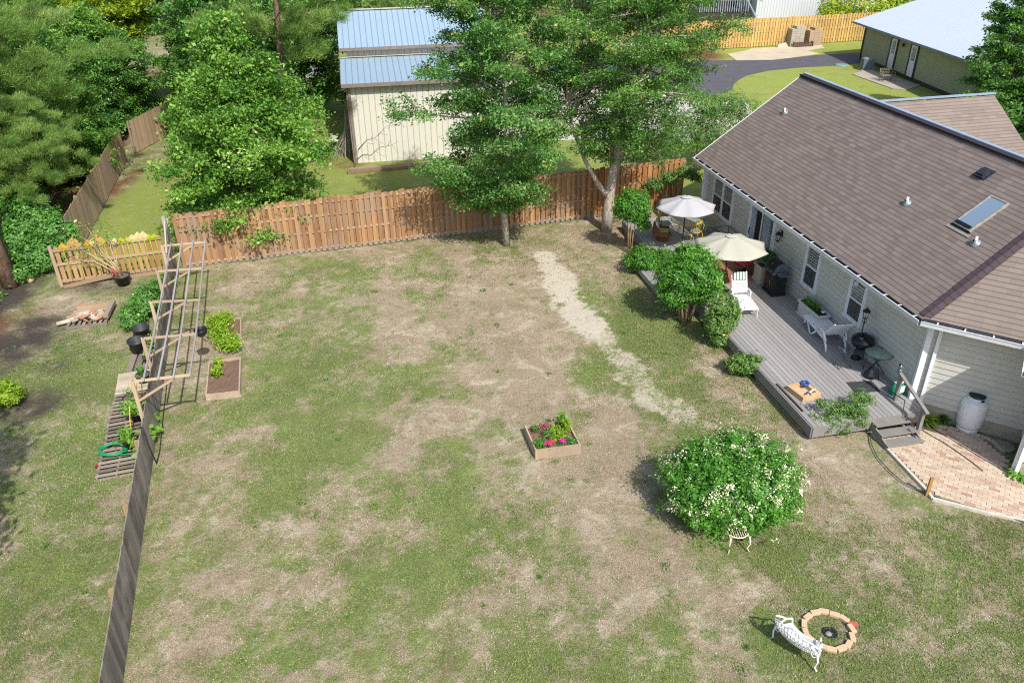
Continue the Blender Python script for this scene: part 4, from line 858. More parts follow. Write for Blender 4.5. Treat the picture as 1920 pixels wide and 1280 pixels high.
m = MB(); m.box((0, 0, .04), (1.7, .35, .05)); [m.box((0, y, .3), (1.7, .03, .06)) for y in (-.17, .17)]; [m.box((0, y, .08), (1.7, .03, .08)) for y in (-.17, .17)]; m.build('frame', dw, t)
m = MB(); [m.beam((-.8+.2*k, -.17, .06), (-.68+.2*k, -.17, .3), .03, .05) for k in range(9)]; [m.box((x, 0, .2), (.05, .36, .4)) for x in (-.85, .85)]; m.build('slats', simple('pale_crate_slat', '#8f7a6c', '#6a5648', .8, 12), t)
m = MB(); m._add([(0, 0, 0), (1.0, 0, 0), (1.1, .5, 0), (0, .5, 0), (.1, .1, .22), (.7, .05, .4), (.8, .4, .3), (.15, .4, .2)], [(0, 3, 2, 1), (4, 5, 6, 7), (0, 1, 5, 4), (1, 2, 6, 5), (2, 3, 7, 6), (3, 0, 4, 7)])
o = m.build('concrete_rubble', concm, None); o.location = at(1458, 90); o.rotation_euler = (0, 0, .15); tag(o, 'broken pale concrete lump on the slab left of the block stacks', 'rubble')
# buildings beyond the yellow fence
sb = thing('metal_building', 'pale silver corrugated building rising behind the yellow fence', 'building', (31, 87, 0)); SO = Vector(sb.location)
sm_ = ribbed('silver_corrugated', '#d3d7de', .3, '#a2a8b2', 0, .45, .3, .15)
u = Vector((.97, .24, 0)); m = MB(); a = Vector((23.6, 81, 0)); m.poly([a, a+u*13, a+u*13+Z3*4.2, a+Z3*4.2], u, Z3, a); v_ = Vector((-.24, .97, 0)); m.slab([a+Z3*4.2, a+u*13+Z3*4.2, a+u*13+v_*7+Z3*5.4, a+v_*7+Z3*5.4], .04, u, v_); m.poly([a, a+Z3*4.2, a+v_*7+Z3*5.4, a+v_*7], v_, Z3, a); m.build('shell', sm_, sb, SO)
st = thing('stair_deck', 'raised dark deck with pale railing left of the silver building', 'deck', (20.3, 82, 0)); TO2 = Vector(st.location); wr = simple('pale_blue_grey_railing', '#aeb9c4', '#8a95a0', .6, 8)
m = MB(); m.box((20.6, 83.4, .75), (5.0, 4, 1.5)); m.build('platform', simple('dark_deck_timber', '#3f3c3a', '#262423', .8, 3), st, TO2)
m = MB(); [m.box((18.3+.22*k, 81.3, 2.0), (.05, .05, 1.05)) for k in range(22)]; m.beam((18.2, 81.3, 2.52), (23.1, 81.3, 2.52), .1, .06); m.build('railing', wr, st, TO2)
m = MB(); m.beam((22.0, 81.2, 3.6), (23.6, 80.2, .9), .09, .09); m.tube([(22.2, 81.6, 1.5), (22.2, 81.6, 5)], .07, 8); m.build('stair_rail', wr, st, TO2)
m = MB(); m.box((20.4, 86, 2.8), (3.2, 2, 2.6)); m.box((22.9, 85.2, 2.4), (1, 1, 1.8)); m.build('shed_body', simple('near_black_shed', '#2b2b2e', '#1a1a1d', .7, 4), st, TO2)
st = thing('stair_deck', 'dark deck with slanted blue-grey railing behind the olive house roof', 'deck', (43.5, 88, 0)); TO2 = Vector(st.location)
m = MB(); m.box((43.5, 89, 1.3), (6, 4, 2.6)); m.build('platform', simple('dark_blue_decking', '#39424c', '#20272e', .8, 3), st, TO2); m = MB(); [m.box((41+.25*k, 86.9, 2.9), (.05, .05, 1.2)) for k in range(20)]; m.beam((40.8, 86.9, 3.5), (46, 86.9, 3.5), .1, .07); m.beam((41, 86.7, 3.6), (43, 86.0, 1.2), .1, .1); m.build('railing', wr, st, TO2)
# pickup truck half hidden by the oak
tk = thing('pickup_truck', 'dark pickup truck parked on the gravel behind the two yard trees', 'truck', (5.6, 58.6, 0), math.radians(5)); tp_ = simple('slate_truck_paint', '#5b6d86', '#46566c', .25, 2, metal=.3)
m = MB()
pr = [(-2.7, .55), (2.7, .55), (2.7, 1.0), (1.2, 1.12), (.5, 1.75), (-.9, 1.78), (-1.0, 1.1), (-2.7, 1.1)]
L_ = [Vector((x, -.92, z)) for x, z in pr]; R_ = [Vector((x, .92, z)) for x, z in pr]; nn_ = len(pr)
m._add(L_+R_, [tuple(range(nn_-1, -1, -1)), tuple(range(nn_, 2*nn_))]+[(i, (i+1) % nn_, nn_+(i+1) % nn_, nn_+i) for i in range(nn_)]); m.build('body', tp_, tk)
m = MB(); m.poly([(1.16, -.8, 1.17), (.54, -.74, 1.7), (.54, .74, 1.7), (1.16, .8, 1.17)]); m.build('windshield', simple('sky_tinted_glass', '#9db4c8', '#7d94a8', .1, 2), tk)
m = MB(); m.poly([(1.0, -.935, 1.17), (.45, -.935, 1.66), (-.75, -.935, 1.68), (-.8, -.935, 1.17)]); m.build('side_window', simple('dark_auto_glass', '#20262c', '#14181c', .1, 2), tk)
for x in (-1.75, 1.75):
    for y in (-.88, .88):
        m = MB(); Mw = Matrix.Rotation(math.pi/2, 3, 'X'); m.lathe((x, y, .42), [(.001, -.12), (.25, -.13), (.4, -.12), (.42, -.05), (.42, .05), (.4, .12), (.25, .13), (.001, .12)], 20, M=Mw); w_o = m.build('wheel', simple('tyre_rubber', '#222224', '#151516', .8, 20), tk)
        m = MB(); m.lathe((x, y, .42), [(.001, -.14), (.2, -.145), (.22, -.13)], 12, M=Mw); m.lathe((x, y, .42), [(.22, .13), (.2, .145), (.001, .14)], 12, M=Mw); m.build('rim', leadm, w_o)
# ================================================================== PLANTS
bk_grey = bark('pale_mottled_bark', '#b5aa9c', '#6b6158'); bk_brown = bark('brown_pine_bark', '#8a7260', '#4a3a30', 3, 9); bk_tan = bark('smooth_tan_bark', '#c0a584', '#8a7256', 6, 10)
F_SG = foliage('sweetgum_leaves', '#336f22', '#a4d15c', '#e2eea8', .35); F_OAK = foliage('oak_leaves', '#285a24', '#84b852', '#cfe0a4', .32)
F_MAP = foliage('maple_leaves', '#225a26', '#8ac060', '#d2a684', .32); F_DK = foliage('dark_evergreen_leaves', '#235522', '#82bd58', '#cfe8a8', .3)
F_YG = foliage('yellow_green_leaves', '#6d8a16', '#c3d13e', '#e0e07a', .4); F_PINE = foliage('pine_needles', '#47742e', '#a6c468', '#dde0a0', .3, .6)
F_LIG = foliage('glossy_ligustrum_leaves', '#245c17', '#6aa838', '#a8cf70', .22, .38); F_CR = foliage('crape_leaves', '#235f1c', '#70ab3c', '#b4d67c', .28, .42)
F_EU = foliage('variegated_leaves', '#2c5f22', '#86a552', '#cfc97a', .2, .42); F_LIME = foliage('lime_leaves', '#5b8a1c', '#b3cf3c', '#dbe57a', .32, .45)
F_WIL = foliage('feathery_leaves', '#3c6a2c', '#86a95a', '#b5c790', .3)
bk_pale = bark('pale_oak_bark', '#cbbfb0', '#7d7166')
def curve(a, b, sag=.0, k=5, wob=.0):
    a = np.array(a, float); b = np.array(b, float); L = np.linalg.norm(b-a); P = []
    for i in range(k):
        t = i/(k-1); p = a+(b-a)*t; p = p+np.array([0, 0, 1])*sag*L*4*t*(1-t)
        if 0 < i < k-1: p = p+RS.randn(3)*wob*L
        P.append(p)
    return P
def tree_model(base_stems, prof, z0, H_, limbs, leaves, size, fmat, bmat, name, label, cat, loc, rz=0, rise=.25, sub=5, spread=.16, group=None, r0=.16, center=(0, 0), asp=.55, limb_r=.028, taper=.75, subL=.38, inner=.3, minr=.3):
    root = thing(name, label, cat, loc, rz, group); tm = MB(); segs = []; wts = []
    for P, r in base_stems: tm.tube(P, [r*(1-taper*i/(len(P)-1)) for i in range(len(P))], 10)
    for i in range(limbs):
        st = base_stems[RS.randint(len(base_stems))][0]; zt = z0+(H_-z0)*((i+RS.rand())/limbs)
        zs = max(zt-.35, st[0][2]+.3); zs = min(zs, st[-1][2]-.05)
        for k in range(len(st)-1):
            if st[k][2] <= zs <= st[k+1][2]: break
        t = (zs-st[k][2])/max(.01, st[k+1][2]-st[k][2]); S = np.array(st[k])*(1-t)+np.array(st[k+1])*t
        a = i*2.39996+RS.rand()*.8; R = max(minr, prof((zt-z0)/(H_-z0)))*RS.uniform(.55, 1.12)*(1+.16*math.sin(3*a+zt))
        cx, cy = center(zt) if callable(center) else center
        tip = np.array([cx+R*math.cos(a), cy+R*math.sin(a), zt+rise*R*RS.uniform(.3, 1.2)])
        C = curve(S, tip, .08, 5, .03); tm.tube(C, [limb_r*(1+R*.25)*(1-.8*k2/4) for k2 in range(5)], 5, cap=False)
        D = unit((tip-S)[None])[0]; side = np.cross(D, [0, 0, 1.])
        for j in range(sub):
            t = inner+(1-inner)*(j+RS.rand()*.6)/sub; k2 = min(3, int(t*4)); p = np.array(C[k2])*(1-(t*4-k2))+np.array(C[k2+1])*(t*4-k2)
            ln = R*subL*(1.15-.7*t)+.18; sg = 1 if j % 2 else -1
            q = p+(D*.55+side*sg*RS.uniform(.5, 1)+np.array([0, 0, RS.uniform(-.35, .3)]))*ln
            segs.append((p, q)); wts.append(ln)
            if RS.rand() < .6: tm.tube([p, q], [.012, .005], 4, cap=False)
        segs.append((np.array(C[3]), tip)); wts.append(R*.25)
    tm.build('trunk', bmat, root)
    A = np.array([s[0] for s in segs]); B = np.array([s[1] for s in segs]); w = np.array(wts); w /= w.sum()
    idx = RS.choice(len(segs), leaves, p=w); t = RS.rand(leaves, 1)**.8
    P = A[idx]+(B[idx]-A[idx])*t*1.08+RS.randn(leaves, 3)*np.array([spread, spread, spread*.62])
    T, Bn, L, Wd_ = leafset(P, size, .35, asp)
    tn = .42+RS.randn(leaves)*.2+(RS.rand(len(segs))[idx]-.5)*.55
    quads('crown', P, T, Bn, L, Wd_, tn, fmat, root); return root
def pine_model(label, loc, H_, z0, R0, tufts, needles, r=.2, lean=(0, 0), name='pine_tree', nl=.26, rz=0, group=None):
    root = thing(name, label, 'pine tree', loc, rz, group); tm = MB()
    st = [np.array([lean[0]*t, lean[1]*t, H_*t])+np.array([RS.randn()*.08, RS.randn()*.08, 0])*(0 < t < 1) for t in (0, .2, .4, .6, .8, 1)]
    tm.tube(st, [r*(1-.8*i/5) for i in range(6)], 10); C = []; D = []
    nb_ = max(8, tufts//9)
    for i in range(nb_):
        zt = z0+(H_-z0)*(i+RS.rand())/nb_; k = min(4, int(zt/H_*5)); f_ = zt/H_*5-k; S = st[k]*(1-f_)+st[k+1]*f_
        h = (zt-z0)/(H_-z0); R = R0*(.35+.9*math.sin(math.pi*min(1, .25+h*.75)))*RS.uniform(.6, 1.1); a = i*2.4+RS.rand()
        tip = S+np.array([math.cos(a)*R, math.sin(a)*R, R*RS.uniform(-.05, .4)]); cc = curve(S, tip, -.06, 5, .04); tm.tube(cc, [.035, .03, .022, .014, .006], 5, cap=False)
        for j in range(9):
            t = RS.uniform(.35, 1); p = S+(tip-S)*t+RS.randn(3)*np.array([.3, .3, .14])*R*.55; C.append(p); D.append(unit((tip-S)[None])[0]+np.array([0, 0, .5]))
            if j < 4: tm.tube([S+(tip-S)*(t*.8), p], [.01, .005], 4, cap=False)
    tm.build('trunk', bk_brown, root)
    C = np.array(C); D = np.array(D); n = needles; ix = RS.randint(0, len(C), n)
    dirs = unit(RS.randn(n, 3)*.8+D[ix]*.9+np.array([0, 0, .25])); P = C[ix]+RS.randn(n, 3)*np.array([.17, .17, .1])*(nl/.26)+dirs*nl*.35
    B = unit(np.cross(dirs, RS.randn(n, 3))); L = np.full(n, nl*.55)*(0.7+.5*RS.rand(n))
    tn = .42+RS.randn(n)*.2+(RS.rand(len(C))[ix]-.5)*.5+.15*dirs[:, 2]
    quads('needles', P, dirs, B, L, L*0+.0075, tn, F_PINE, root); return root
def shrub_model(name, label, cat, loc, lobes, n, size, fmat, stems=None, bmat=None, rz=0, group=None, lump=.25, asp=.5, depth=.3, flower=None, cut=None):
    """lobes: (x,y,z,rx,ry,rz) ellipsoids filled with leaves near their surface"""
    root = thing(name, label, cat, loc, rz, group)
    vol = np.array([l[3]*l[4]+l[4]*l[5]+l[3]*l[5] for l in lobes]); ix = RS.choice(len(lobes), n, p=vol/vol.sum()); Lb = np.array(lobes)
    d = unit(RS.randn(n, 3)); nz = fbm(d[:, 0]*3+ix*7+11, d[:, 1]*3+d[:, 2]*2.3+5, 3)
    rad = (1-lump*.6+lump*1.6*(nz-.35))*(1-depth*RS.rand(n)**2)
    P = Lb[ix, :3]+d*Lb[ix, 3:]*rad[:, None]; keep = P[:, 2] > .02
    if cut is not None: keep &= cut(P)
    P = P[keep]; d = d[keep]; ix = ix[keep]; rad = rad[keep]; nz = nz[keep]
    ns_ = max(6, len(P)//(45 if lump > .3 else 70)); m_ = len(P)*4//10; sj = RS.choice(len(P), ns_); kk = RS.randint(0, ns_, m_); j_ = sj[kk]; mr = Lb[ix[j_], 3:].mean(1)[:, None]; tt = RS.rand(m_, 1)*(.4+.6*RS.rand(ns_)[kk][:, None])
    P[:m_] = P[j_]+(d[j_]+RS.randn(ns_, 3)[kk]*.35)*tt*mr*.3+RS.randn(m_, 3)*size*.75; d[:m_] = d[j_]; nz[:m_] = np.clip(nz[j_]+.18*tt[:, 0], 0, 1); P[:, 2] = np.maximum(P[:, 2], .02)
    T, Bn, L, Wd_ = leafset(P, size, .3, asp, nrm=d)
    tn = .45+RS.randn(len(P))*.18+(nz-.5)*.6
    quads('foliage', P, T, Bn, L, Wd_, tn, fmat, root)
    if stems:
        tm = MB()
        for P_, r in stems: tm.tube(P_, [r*(1-.5*i/(len(P_)-1)) for i in range(len(P_))], 7)
        tm.build('stem', bmat or bk_tan, root)
    if flower:
        nf, fm, fs = flower; pw = np.clip(.7+.35*d[:, 0]+2.8*(fbm(P[:, 0]*2.3+40, P[:, 1]*2.3+P[:, 2]*2, 2)-.5), .08, 3); j = RS.choice(len(P), nf, p=pw/pw.sum()); ctr = P[j]+d[j]*.04; k = 12
        Q = np.repeat(ctr, k, 0)+RS.randn(nf*k, 3)*fs*.55; dd = np.repeat(d[j], k, 0); T, Bn, L, Wd_ = leafset(Q, fs*.6, .3, .5, nrm=dd)
        quads('flower', Q, T, Bn, L, Wd_, RS.rand(len(Q)), fm, root)
    return root
Bz = lambda *p: [Vector(q) for q in p]
def wob(H_, lean=(0, 0), k=7, a=.08): return [np.array([lean[0]*(i/(k-1))+(RS.randn()*a if 0 < i < k-1 else 0), lean[1]*(i/(k-1))+(RS.randn()*a if 0 < i < k-1 else 0), H_*i/(k-1)]) for i in range(k)]
# --- maple in the middle of the back fence
bk_mott = bark('white_mottled_bark', '#d6cfc4', '#6f655a', 7, 9)
tree_model([(wob(11.5, (.1, .3)), .135)], lambda h: 3.05*(min(1, .5+h*1.8) if h < .3 else 1.0-.5*(h-.3)/.7), 1.5, 11.8, 96, 125000, .095, F_MAP, bk_mott, 'maple_tree', 'tall maple with pale mottled trunk standing alone at the middle of the back fence', 'tree', at(950, 461), rise=.12, sub=6, spread=.17, center=(-.5, .1))
# --- leaning oak beside the deck end
oak = [([(0, 0, -.1), (.03, 0, .9), (.1, .05, 2.0), (.35, .1, 4.0), (.75, .2, 6.2), (1.25, .3, 8.4), (1.6, .3, 10.8)], .25),
       ([(.1, .05, 1.9), (.55, .2, 3.4), (1.3, .4, 5.0), (2.2, .5, 6.8), (2.9, .6, 8.8)], .14), ([(.05, 0, 1.3), (-.5, -.15, 2.1), (-1.0, -.3, 3.0), (-1.5, -.4, 4.2), (-1.8, -.4, 5.4)], .12),
       ([(.15, .05, 2.6), (.1, .4, 4.4), (.3, .9, 6.4), (.2, 1.2, 9.2)], .14), ([(.3, .1, 3.8), (.6, -.5, 5.6), (1.2, -.9, 7.6)], .1)]
tree_model(oak, lambda h: 3.4*(.66+.34*math.sin(math.pi*min(1, h*1.1))), 2.9, 11.6, 120, 135000, .088, F_OAK, bk_pale, 'oak_tree', 'leaning multi-stemmed oak with mottled grey trunk by the far end of the deck', 'tree', at(1137, 431), center=lambda z: (.1+.1*z, .0), rise=.2, sub=6, spread=.15, asp=.5, inner=.15)
# --- sweetgum behind the left half of the fence
sg = [(wob(8.0, (.2, 0)), .16), ([(0.1, 0, .3), (-.5, .2, 2), (-1.1, .3, 4.2), (-1.5, .4, 6.5)], .1), ([(0, .1, .5), (.8, .3, 2.5), (1.5, .5, 5)], .09), ([(.2, -.1, .1), (.7, -.5, 2.2), (1.0, -.8, 4)], .07)]
tree_model(sg, lambda h: 3.35*(.78+.22*math.sin(math.pi*h)) if h < .45 else 3.35*(1-.9*(h-.45)/.55), .7, 8.6, 84, 105000, .115, F_SG, bk_grey, 'sweetgum_tree', 'broad bright green sweetgum hanging over the left half of the board fence', 'tree', Vector((-10.3, 30.7, 0)), center=(0, -.5), rise=.06, sub=6, spread=.2, asp=.62, inner=.25)
# --- pine behind the sweetgum
pine_model('tall pine with bare dark trunk rising through the sweetgum beside the barn', (-9.75, 35.2, 0), 13, 6.3, 2.9, 190, 100000, .2, (.25, .3))
# --- trees of the neighbour side, right
tree_model([(wob(8.4, (.1, 0)), .11), ([(0, 0, .3), (.7, .2, 2.6), (1.0, .3, 5)], .07)], lambda h: 3.0*(1-.85*h) if h > .12 else 2.0, .5, 8.7, 80, 42000, .15, F_OAK, bk_grey, 'young_oak', 'young oak in front of the olive house, its tip over the white roof', 'tree', (27.9, 45.9, 0), rise=.2, sub=5, spread=.17)
shrub_model('shrub', 'dark green shrub mass between the young oak and the right picture edge', 'shrub', (30.0, 42.5, 0), [(0, 0, 1.2, 1.8, 2.2, 1.5), (-1.2, 2.6, .9, 1.4, 1.4, 1.2), (1.5, 3, 1.3, 1.6, 1.6, 1.6)], 14000, .16, F_DK)
shrub_model('shrub', 'rounded shrub at the right edge behind the cross gable roof', 'shrub', (27.0, 38.0, 0), [(0, 0, .9, 1.3, 1.5, 1.1), (1.4, -1.8, .8, 1.2, 1.2, 1.0)], 7000, .14, F_DK)
# --- feathery shrub behind the fence at the roof corner
shrub_model('shrub', 'wide feathery shrub behind the fence between the oak and the roof corner', 'shrub', (9.4, 38.3, 0), [(0, 0, 2.1, 2.1, 1.5, 1.5), (-1.8, .3, 1.6, 1.3, 1.1, 1.1), (1.5, .3, 3.0, 1.3, 1.1, 1.0), (.2, -.4, 3.2, 1.2, 1.0, .8)], 15000, .13, F_WIL, [([(0, 0, 0), (.1+.4*math.cos(a), .3*math.sin(a), 1.2), (1.2*math.cos(a), 1.0*math.sin(a), 2.8)], .035) for a in (0, .9, 1.8, 2.7, 3.6, 4.5, 5.4)], bk_grey, lump=.55, asp=.3, depth=.75)
shrub_model('shrub', 'low bright bush behind the far yellow fence beside the silver building', 'shrub', (33.8, 79.5, 0), [(0, 0, 2.0, 3.4, 1.6, 1.9), (-3.5, 0, 1.5, 1.6, 1.2, 1.4), (3.6, .5, 1.7, 2.2, 1.4, 1.6)], 9000, .24, F_YG)
# --- lawn-side plants by the deck
def vstems(n, h, r, sp, x0=.12):
    o = []
    for i in range(n):
        a = 2*math.pi*i/n+RS.rand()*.5; o.append(([(x0*math.cos(a), x0*math.sin(a), -.03), (x0*1.6*math.cos(a)+RS.randn()*.03, x0*1.6*math.sin(a), h*.5), (sp*math.cos(a), sp*math.sin(a), h)], r))
    return o
shrub_model('crape_myrtle', 'slim multi-stemmed small tree with round crown at the far left corner of the deck', 'small tree', at(1180, 475), [(0, 0, 2.05, .68, .68, .6), (.25, 0, 1.55, .45, .4, .35), (-.25, .1, 1.75, .5, .45, .35), (.45, -.1, 1.2, .3, .25, .2)], 8500, .085, F_CR, vstems(6, 1.7, .022, .25, .08), bk_tan, lump=.4)
shrub_model('crape_myrtle', 'large dense round shrub tree on tan stems beside the deck and white chair', 'small tree', at(1284, 604), [(0, 0, 1.75, 1.08, 1.0, .82), (.35, .1, 1.25, .75, .7, .6), (-.35, 0, 1.2, .7, .7, .55), (0, 0, 2.3, .6, .6, .4)], 21000, .085, F_CR, vstems(7, 1.3, .045, .5, .14), bk_tan, lump=.38)
shrub_model('shrub', 'low spreading shrub under the round shrub tree at the deck edge', 'shrub', at(1205, 512), [(0, 0, .55, .75, .6, .5), (.7, .0, .5, .6, .5, .5), (-.15, .6, .35, .45, .45, .35)], 9000, .075, F_CR, lump=.4)
shrub_model('shrub', 'upright variegated shrub standing against the middle of the deck edge', 'shrub', at(1345, 648), [(0.05, 0, 1.35, .5, .45, .45), (-.05, 0, .85, .5, .45, .5), (0, 0, .35, .36, .35, .35), (.12, .1, 1.0, .45, .4, .4)], 9000, .07, F_EU, vstems(5, .9, .02, .15, .06), bk_tan, lump=.35)
shrub_model('shrub', 'small rounded shrub at the deck edge below the variegated shrub', 'shrub', at(1390, 702), [(0, 0, .35, .42, .4, .33), (.28, .0, .38, .33, .3, .28), (-.22, .15, .3, .3, .3, .28)], 4200, .075, F_EU, lump=.45)
shrub_model('shrub', 'loose spreading shrub growing beside the deck steps', 'shrub', at(1582, 812), [(-.35, .05, .35, .5, .45, .36), (.3, .1, .5, .38, .35, .34), (.42, .35, .85, .34, .3, .26), (-.55, .3, .75, .28, .2, .12), (-.05, .3, .55, .3, .3, .3)], 5200, .07, F_WIL, vstems(7, .8, .012, .45, .1), bk_grey, lump=.6, asp=.4, depth=.6)
# big flowering ligustrum ball with a hollow where the chair stands
flw = simple('cream_flowers', '#e6e4c6', '#c5c496', .7, 30)
LQ = Vector((4.8, 13.62, 0))
shrub_model('ligustrum_bush', 'huge round glossy bush covered in cream flower clusters on the front lawn', 'bush', LQ, [(-.75, .35, 1.05, .7, .8, .75), (.85, .3, 1.15, .7, .8, .72), (.0, 0, .98, 1.45, 1.3, .98), (-.55, .0, .8, 1.0, 1.05, .82), (.5, .05, 1.0, 1.1, 1.05, .9), (.1, .35, 1.1, 1.15, .95, .85), (.1, -.35, .7, 1.15, .85, .7), (-.9, -.45, .75, .5, .5, .5), (.95, -.4, .8, .55, .5, .5), (.35, .7, 1.45, .6, .5, .45), (-.5, .3, 1.5, .6, .5, .38), (1.15, .3, .75, .45, .5, .5)], 66000, .062, F_LIG, vstems(8, 1.2, .035, .8, .2), bk_tan, lump=.34, depth=.34, flower=(1250, flw, .075), cut=lambda P: ~((np.abs(P[:, 0]+.07) < .2) & (P[:, 1] < -.7) & (P[:, 2] < .6)))
# rose on the fence
shrub_model('climbing_rose', 'climbing rose sprawling on the orange-brown fence behind the white umbrella', 'climbing plant', Vector((6.9, 32.55, 0)), [(-.8, 0, 1.3, .45, .25, .35), (-.15, .05, 1.55, .55, .28, .35), (.5, .1, 1.8, .5, .25, .35), (.95, .15, 1.6, .3, .2, .3)], 4200, .085, F_WIL, [([(0, 0, 0), (-.2, 0, .7), (-.9, .05, 1.4)], .015), ([(0.05, 0, 0), (.2, 0, .8), (.6, .1, 1.8)], .015)], bk_tan, lump=.6, depth=.7, flower=(26, flw, .035))
shrub_model('ivy_patch', 'dark brown withered vine hanging over the top of the orange-brown fence', 'climbing plant', Vector((6.2, 33.12, 0)), [(0, 0, 1.95, .45, .12, .22), (.35, 0, 1.7, .2, .1, .25)], 900, .06, foliage('withered_vine', '#5a3a22', '#94653c', None, .1), lump=.6)
shrub_model('vine', 'squash vine leaves climbing over the weathered fence onto the lawn side', 'climbing plant', at(300, 830), [(0, 0, .5, .12, .35, .35), (-.1, -.9, .45, .12, .2, .3)], 60, .16, F_SG, lump=.5, asp=.9)
# left yard plants
shrub_model('lime_shrub', 'yellow-green shrub at the left picture edge beside the burnt patch', 'shrub', at(14, 762), [(0, 0, .45, .42, .42, .38), (.25, .1, .4, .28, .28, .25)], 3600, .075, F_LIME, lump=.45)
shrub_model('vine_hedge', 'leafy green vine hedge against the weathered fence above the black buckets', 'hedge', at(283, 590), [(0, -.1, .6, .4, .8, .5), (-.05, .9, .45, .35, .5, .4), (-.15, -.9, .5, .35, .6, .4), (0, 1.5, .45, .3, .4, .35)], 9000, .085, F_DK, lump=.4)
shrub_model('shrub', 'bright green shrub thicket at the woods edge left of the picket fence', 'shrub', at(85, 510), [(0, 0, .8, .8, .8, .8), (-1.0, .5, 1.1, .9, .8, .9), (.1, 1.2, 1.2, .9, .8, .8), (-1.2, 1.8, 1.5, 1.0, .8, .9), (-.4, -.9, .4, .6, .5, .35)], 22000, .1, F_DK, lump=.5)
tree_model([(wob(9, (0, 0)), .14)], lambda h: 1.9, 5.0, 9.2, 40, 14000, .2, F_OAK, bk_grey, 'deciduous_tree', 'tree just outside the left edge whose shadow falls on the left yard', 'tree', (-11.0, 8.7, 0), rise=.2, spread=.25)
# --- woods: trees one can tell apart
pine_model('big leaning pine trunk at the left picture edge beside the picket fence', at(22, 537), 15, 9, 3.2, 110, 30000, .3, (-2.3, 1.5))
pine_model('thin pine trunk just behind the big leaning trunk', at(24, 470), 13, 9, 2.4, 70, 20000, .15, (-1.3, .5))
PN = pine_model('drooping young pine whose needles spread over the upper left corner', (-22.6, 34.2, 0), 9.0, 3.6, 3.7, 460, 260000, .17, (.2, -.4), nl=.3)
lb = ['pine just left of the leaning tan fence, branches low over the boards', 'pine with bare ivy-wrapped trunk left of the yellow-green tree', 'pine in the top left corner with long pale needles', 'dark pine behind the thicket at the left edge']
for (x, y, rz, s), l_ in zip(((-19.6, 30.4, 1.3, .6), (-27.5, 52, 2.2, 1.2), (-28.5, 41, 4.0, 1.15), (-23.5, 29.5, 5.1, .8)), lb): dup(PN, (x, y, 0), rz, l_, 'pines at the edge of the woods', s)
PN['group'] = 'pines at the edge of the woods'
YG = tree_model([(wob(8.5, (.2, 0)), .13)], lambda h: 2.7*(.7+.3*math.sin(math.pi*h)), 4.2, 9, 60, 30000, .2, F_YG, bk_grey, 'deciduous_tree', 'yellow-green tree glowing in the woods above the leaning tan fence', 'tree', (-23.6, 50.5, 0), rise=.2, spread=.22)
GB = tree_model([(wob(8.5, (-.2, .1)), .13), ([(0, 0, .6), (.9, .3, 3.4), (1.4, .3, 6)], .08)], lambda h: 3.0*(.8+.2*math.sin(math.pi*h)) if h < .7 else 3.0*(1-.9*(h-.7)/.3), .6, 9.2, 85, 46000, .18, F_OAK, bk_grey, 'deciduous_tree', 'green tree directly behind the sweetgum with grey-green leaves', 'tree', (-14.6, 43.5, 0), rise=.18, spread=.24, group='green trees of the woods')
TL = [(-19.0, 53.5, 1.0, 1.0, 'green tree at the far end of the leaning fence'), (-12.4, 50.5, 2.0, .95, 'green tree between the grey shed and the barn'), (-21.8, 46.8, 3.0, .62, 'small leafy tree beside the bend of the leaning fence'), (-22.4, 38.4, 4.0, .7, 'small leafy tree behind the middle of the leaning fence'), (-17.6, 60, 5.0, 1.15, 'tall green tree behind the grey shed'), (-28, 44, 0.4, .8, 'leafy tree under the drooping pine'), (-21.5, 31.8, 2.6, .58, 'low leafy tree behind the near end of the leaning fence'), (-26.5, 38.5, 3.3, .6, 'leafy understorey tree left of the drooping pine trunk'), (-24.5, 29.5, 1.9, .6, 'shady leafy tree at the left edge behind the pine trunks')]
for x, y, rz, s, l_ in TL: dup(GB, (x, y, 0), rz, l_, 'green trees of the woods', s)
BRT = tree_model([(wob(6.5, (.1, .1)), .1), ([(0, 0, .5), (-.7, .3, 2.5), (-1.0, .3, 4.4)], .06)], lambda h: 2.3*(.8+.2*math.sin(math.pi*h)) if h < .7 else 2.3*(1-.9*(h-.7)/.3), .5, 7, 70, 42000, .13, F_SG, bk_grey, 'deciduous_tree', 'bright green leafy tree just behind the middle of the leaning fence', 'tree', (-21.2, 37.6, 0), rise=.15, spread=.2, group='bright leafy trees of the woods edge')
for x, y, rz, s, l_ in ((-23.2, 46.5, 1.2, 1.0, 'bright green leafy tree below the yellow-green tree'), (-23.6, 31.2, 2.4, .8, 'bright green leafy tree at the left edge above the thicket'), (-17.9, 45.6, 3.6, .7, 'bright green leafy tree at the bend of the fence'), (-27.0, 49.0, 5.0, 1.2, 'bright green leafy tree among the pines near the top left')): dup(BRT, (x, y, 0), rz, l_, 'bright leafy trees of the woods edge', s)
DKT = tree_model([(wob(7.5, (.2, .1)), .12)], lambda h: 2.8*(1-.35*h), .4, 8, 80, 40000, .17, F_DK, bk_grey, 'evergreen_tree', 'dark glossy evergreen in the shade behind the leaning fence', 'tree', (-24.2, 34.8, 0), rise=.15, spread=.22, group='dark evergreens of the woods'); DKT.scale = (.62,)*3
for x, y, rz, s, l_ in ((-28.5, 36.5, 1, .8, 'dark evergreen at the left edge under the pines'), (-23, 44.2, 2.2, .7, 'dark evergreen in the gap below the yellow-green tree'), (-17.4, 49.2, 3.1, .75, 'dark evergreen right of the yellow-green tree'), (-31, 56, 4.4, 1.1, 'dark evergreen high at the top left edge')): dup(DKT, (x, y, 0), rz, l_, 'dark evergreens of the woods', s)
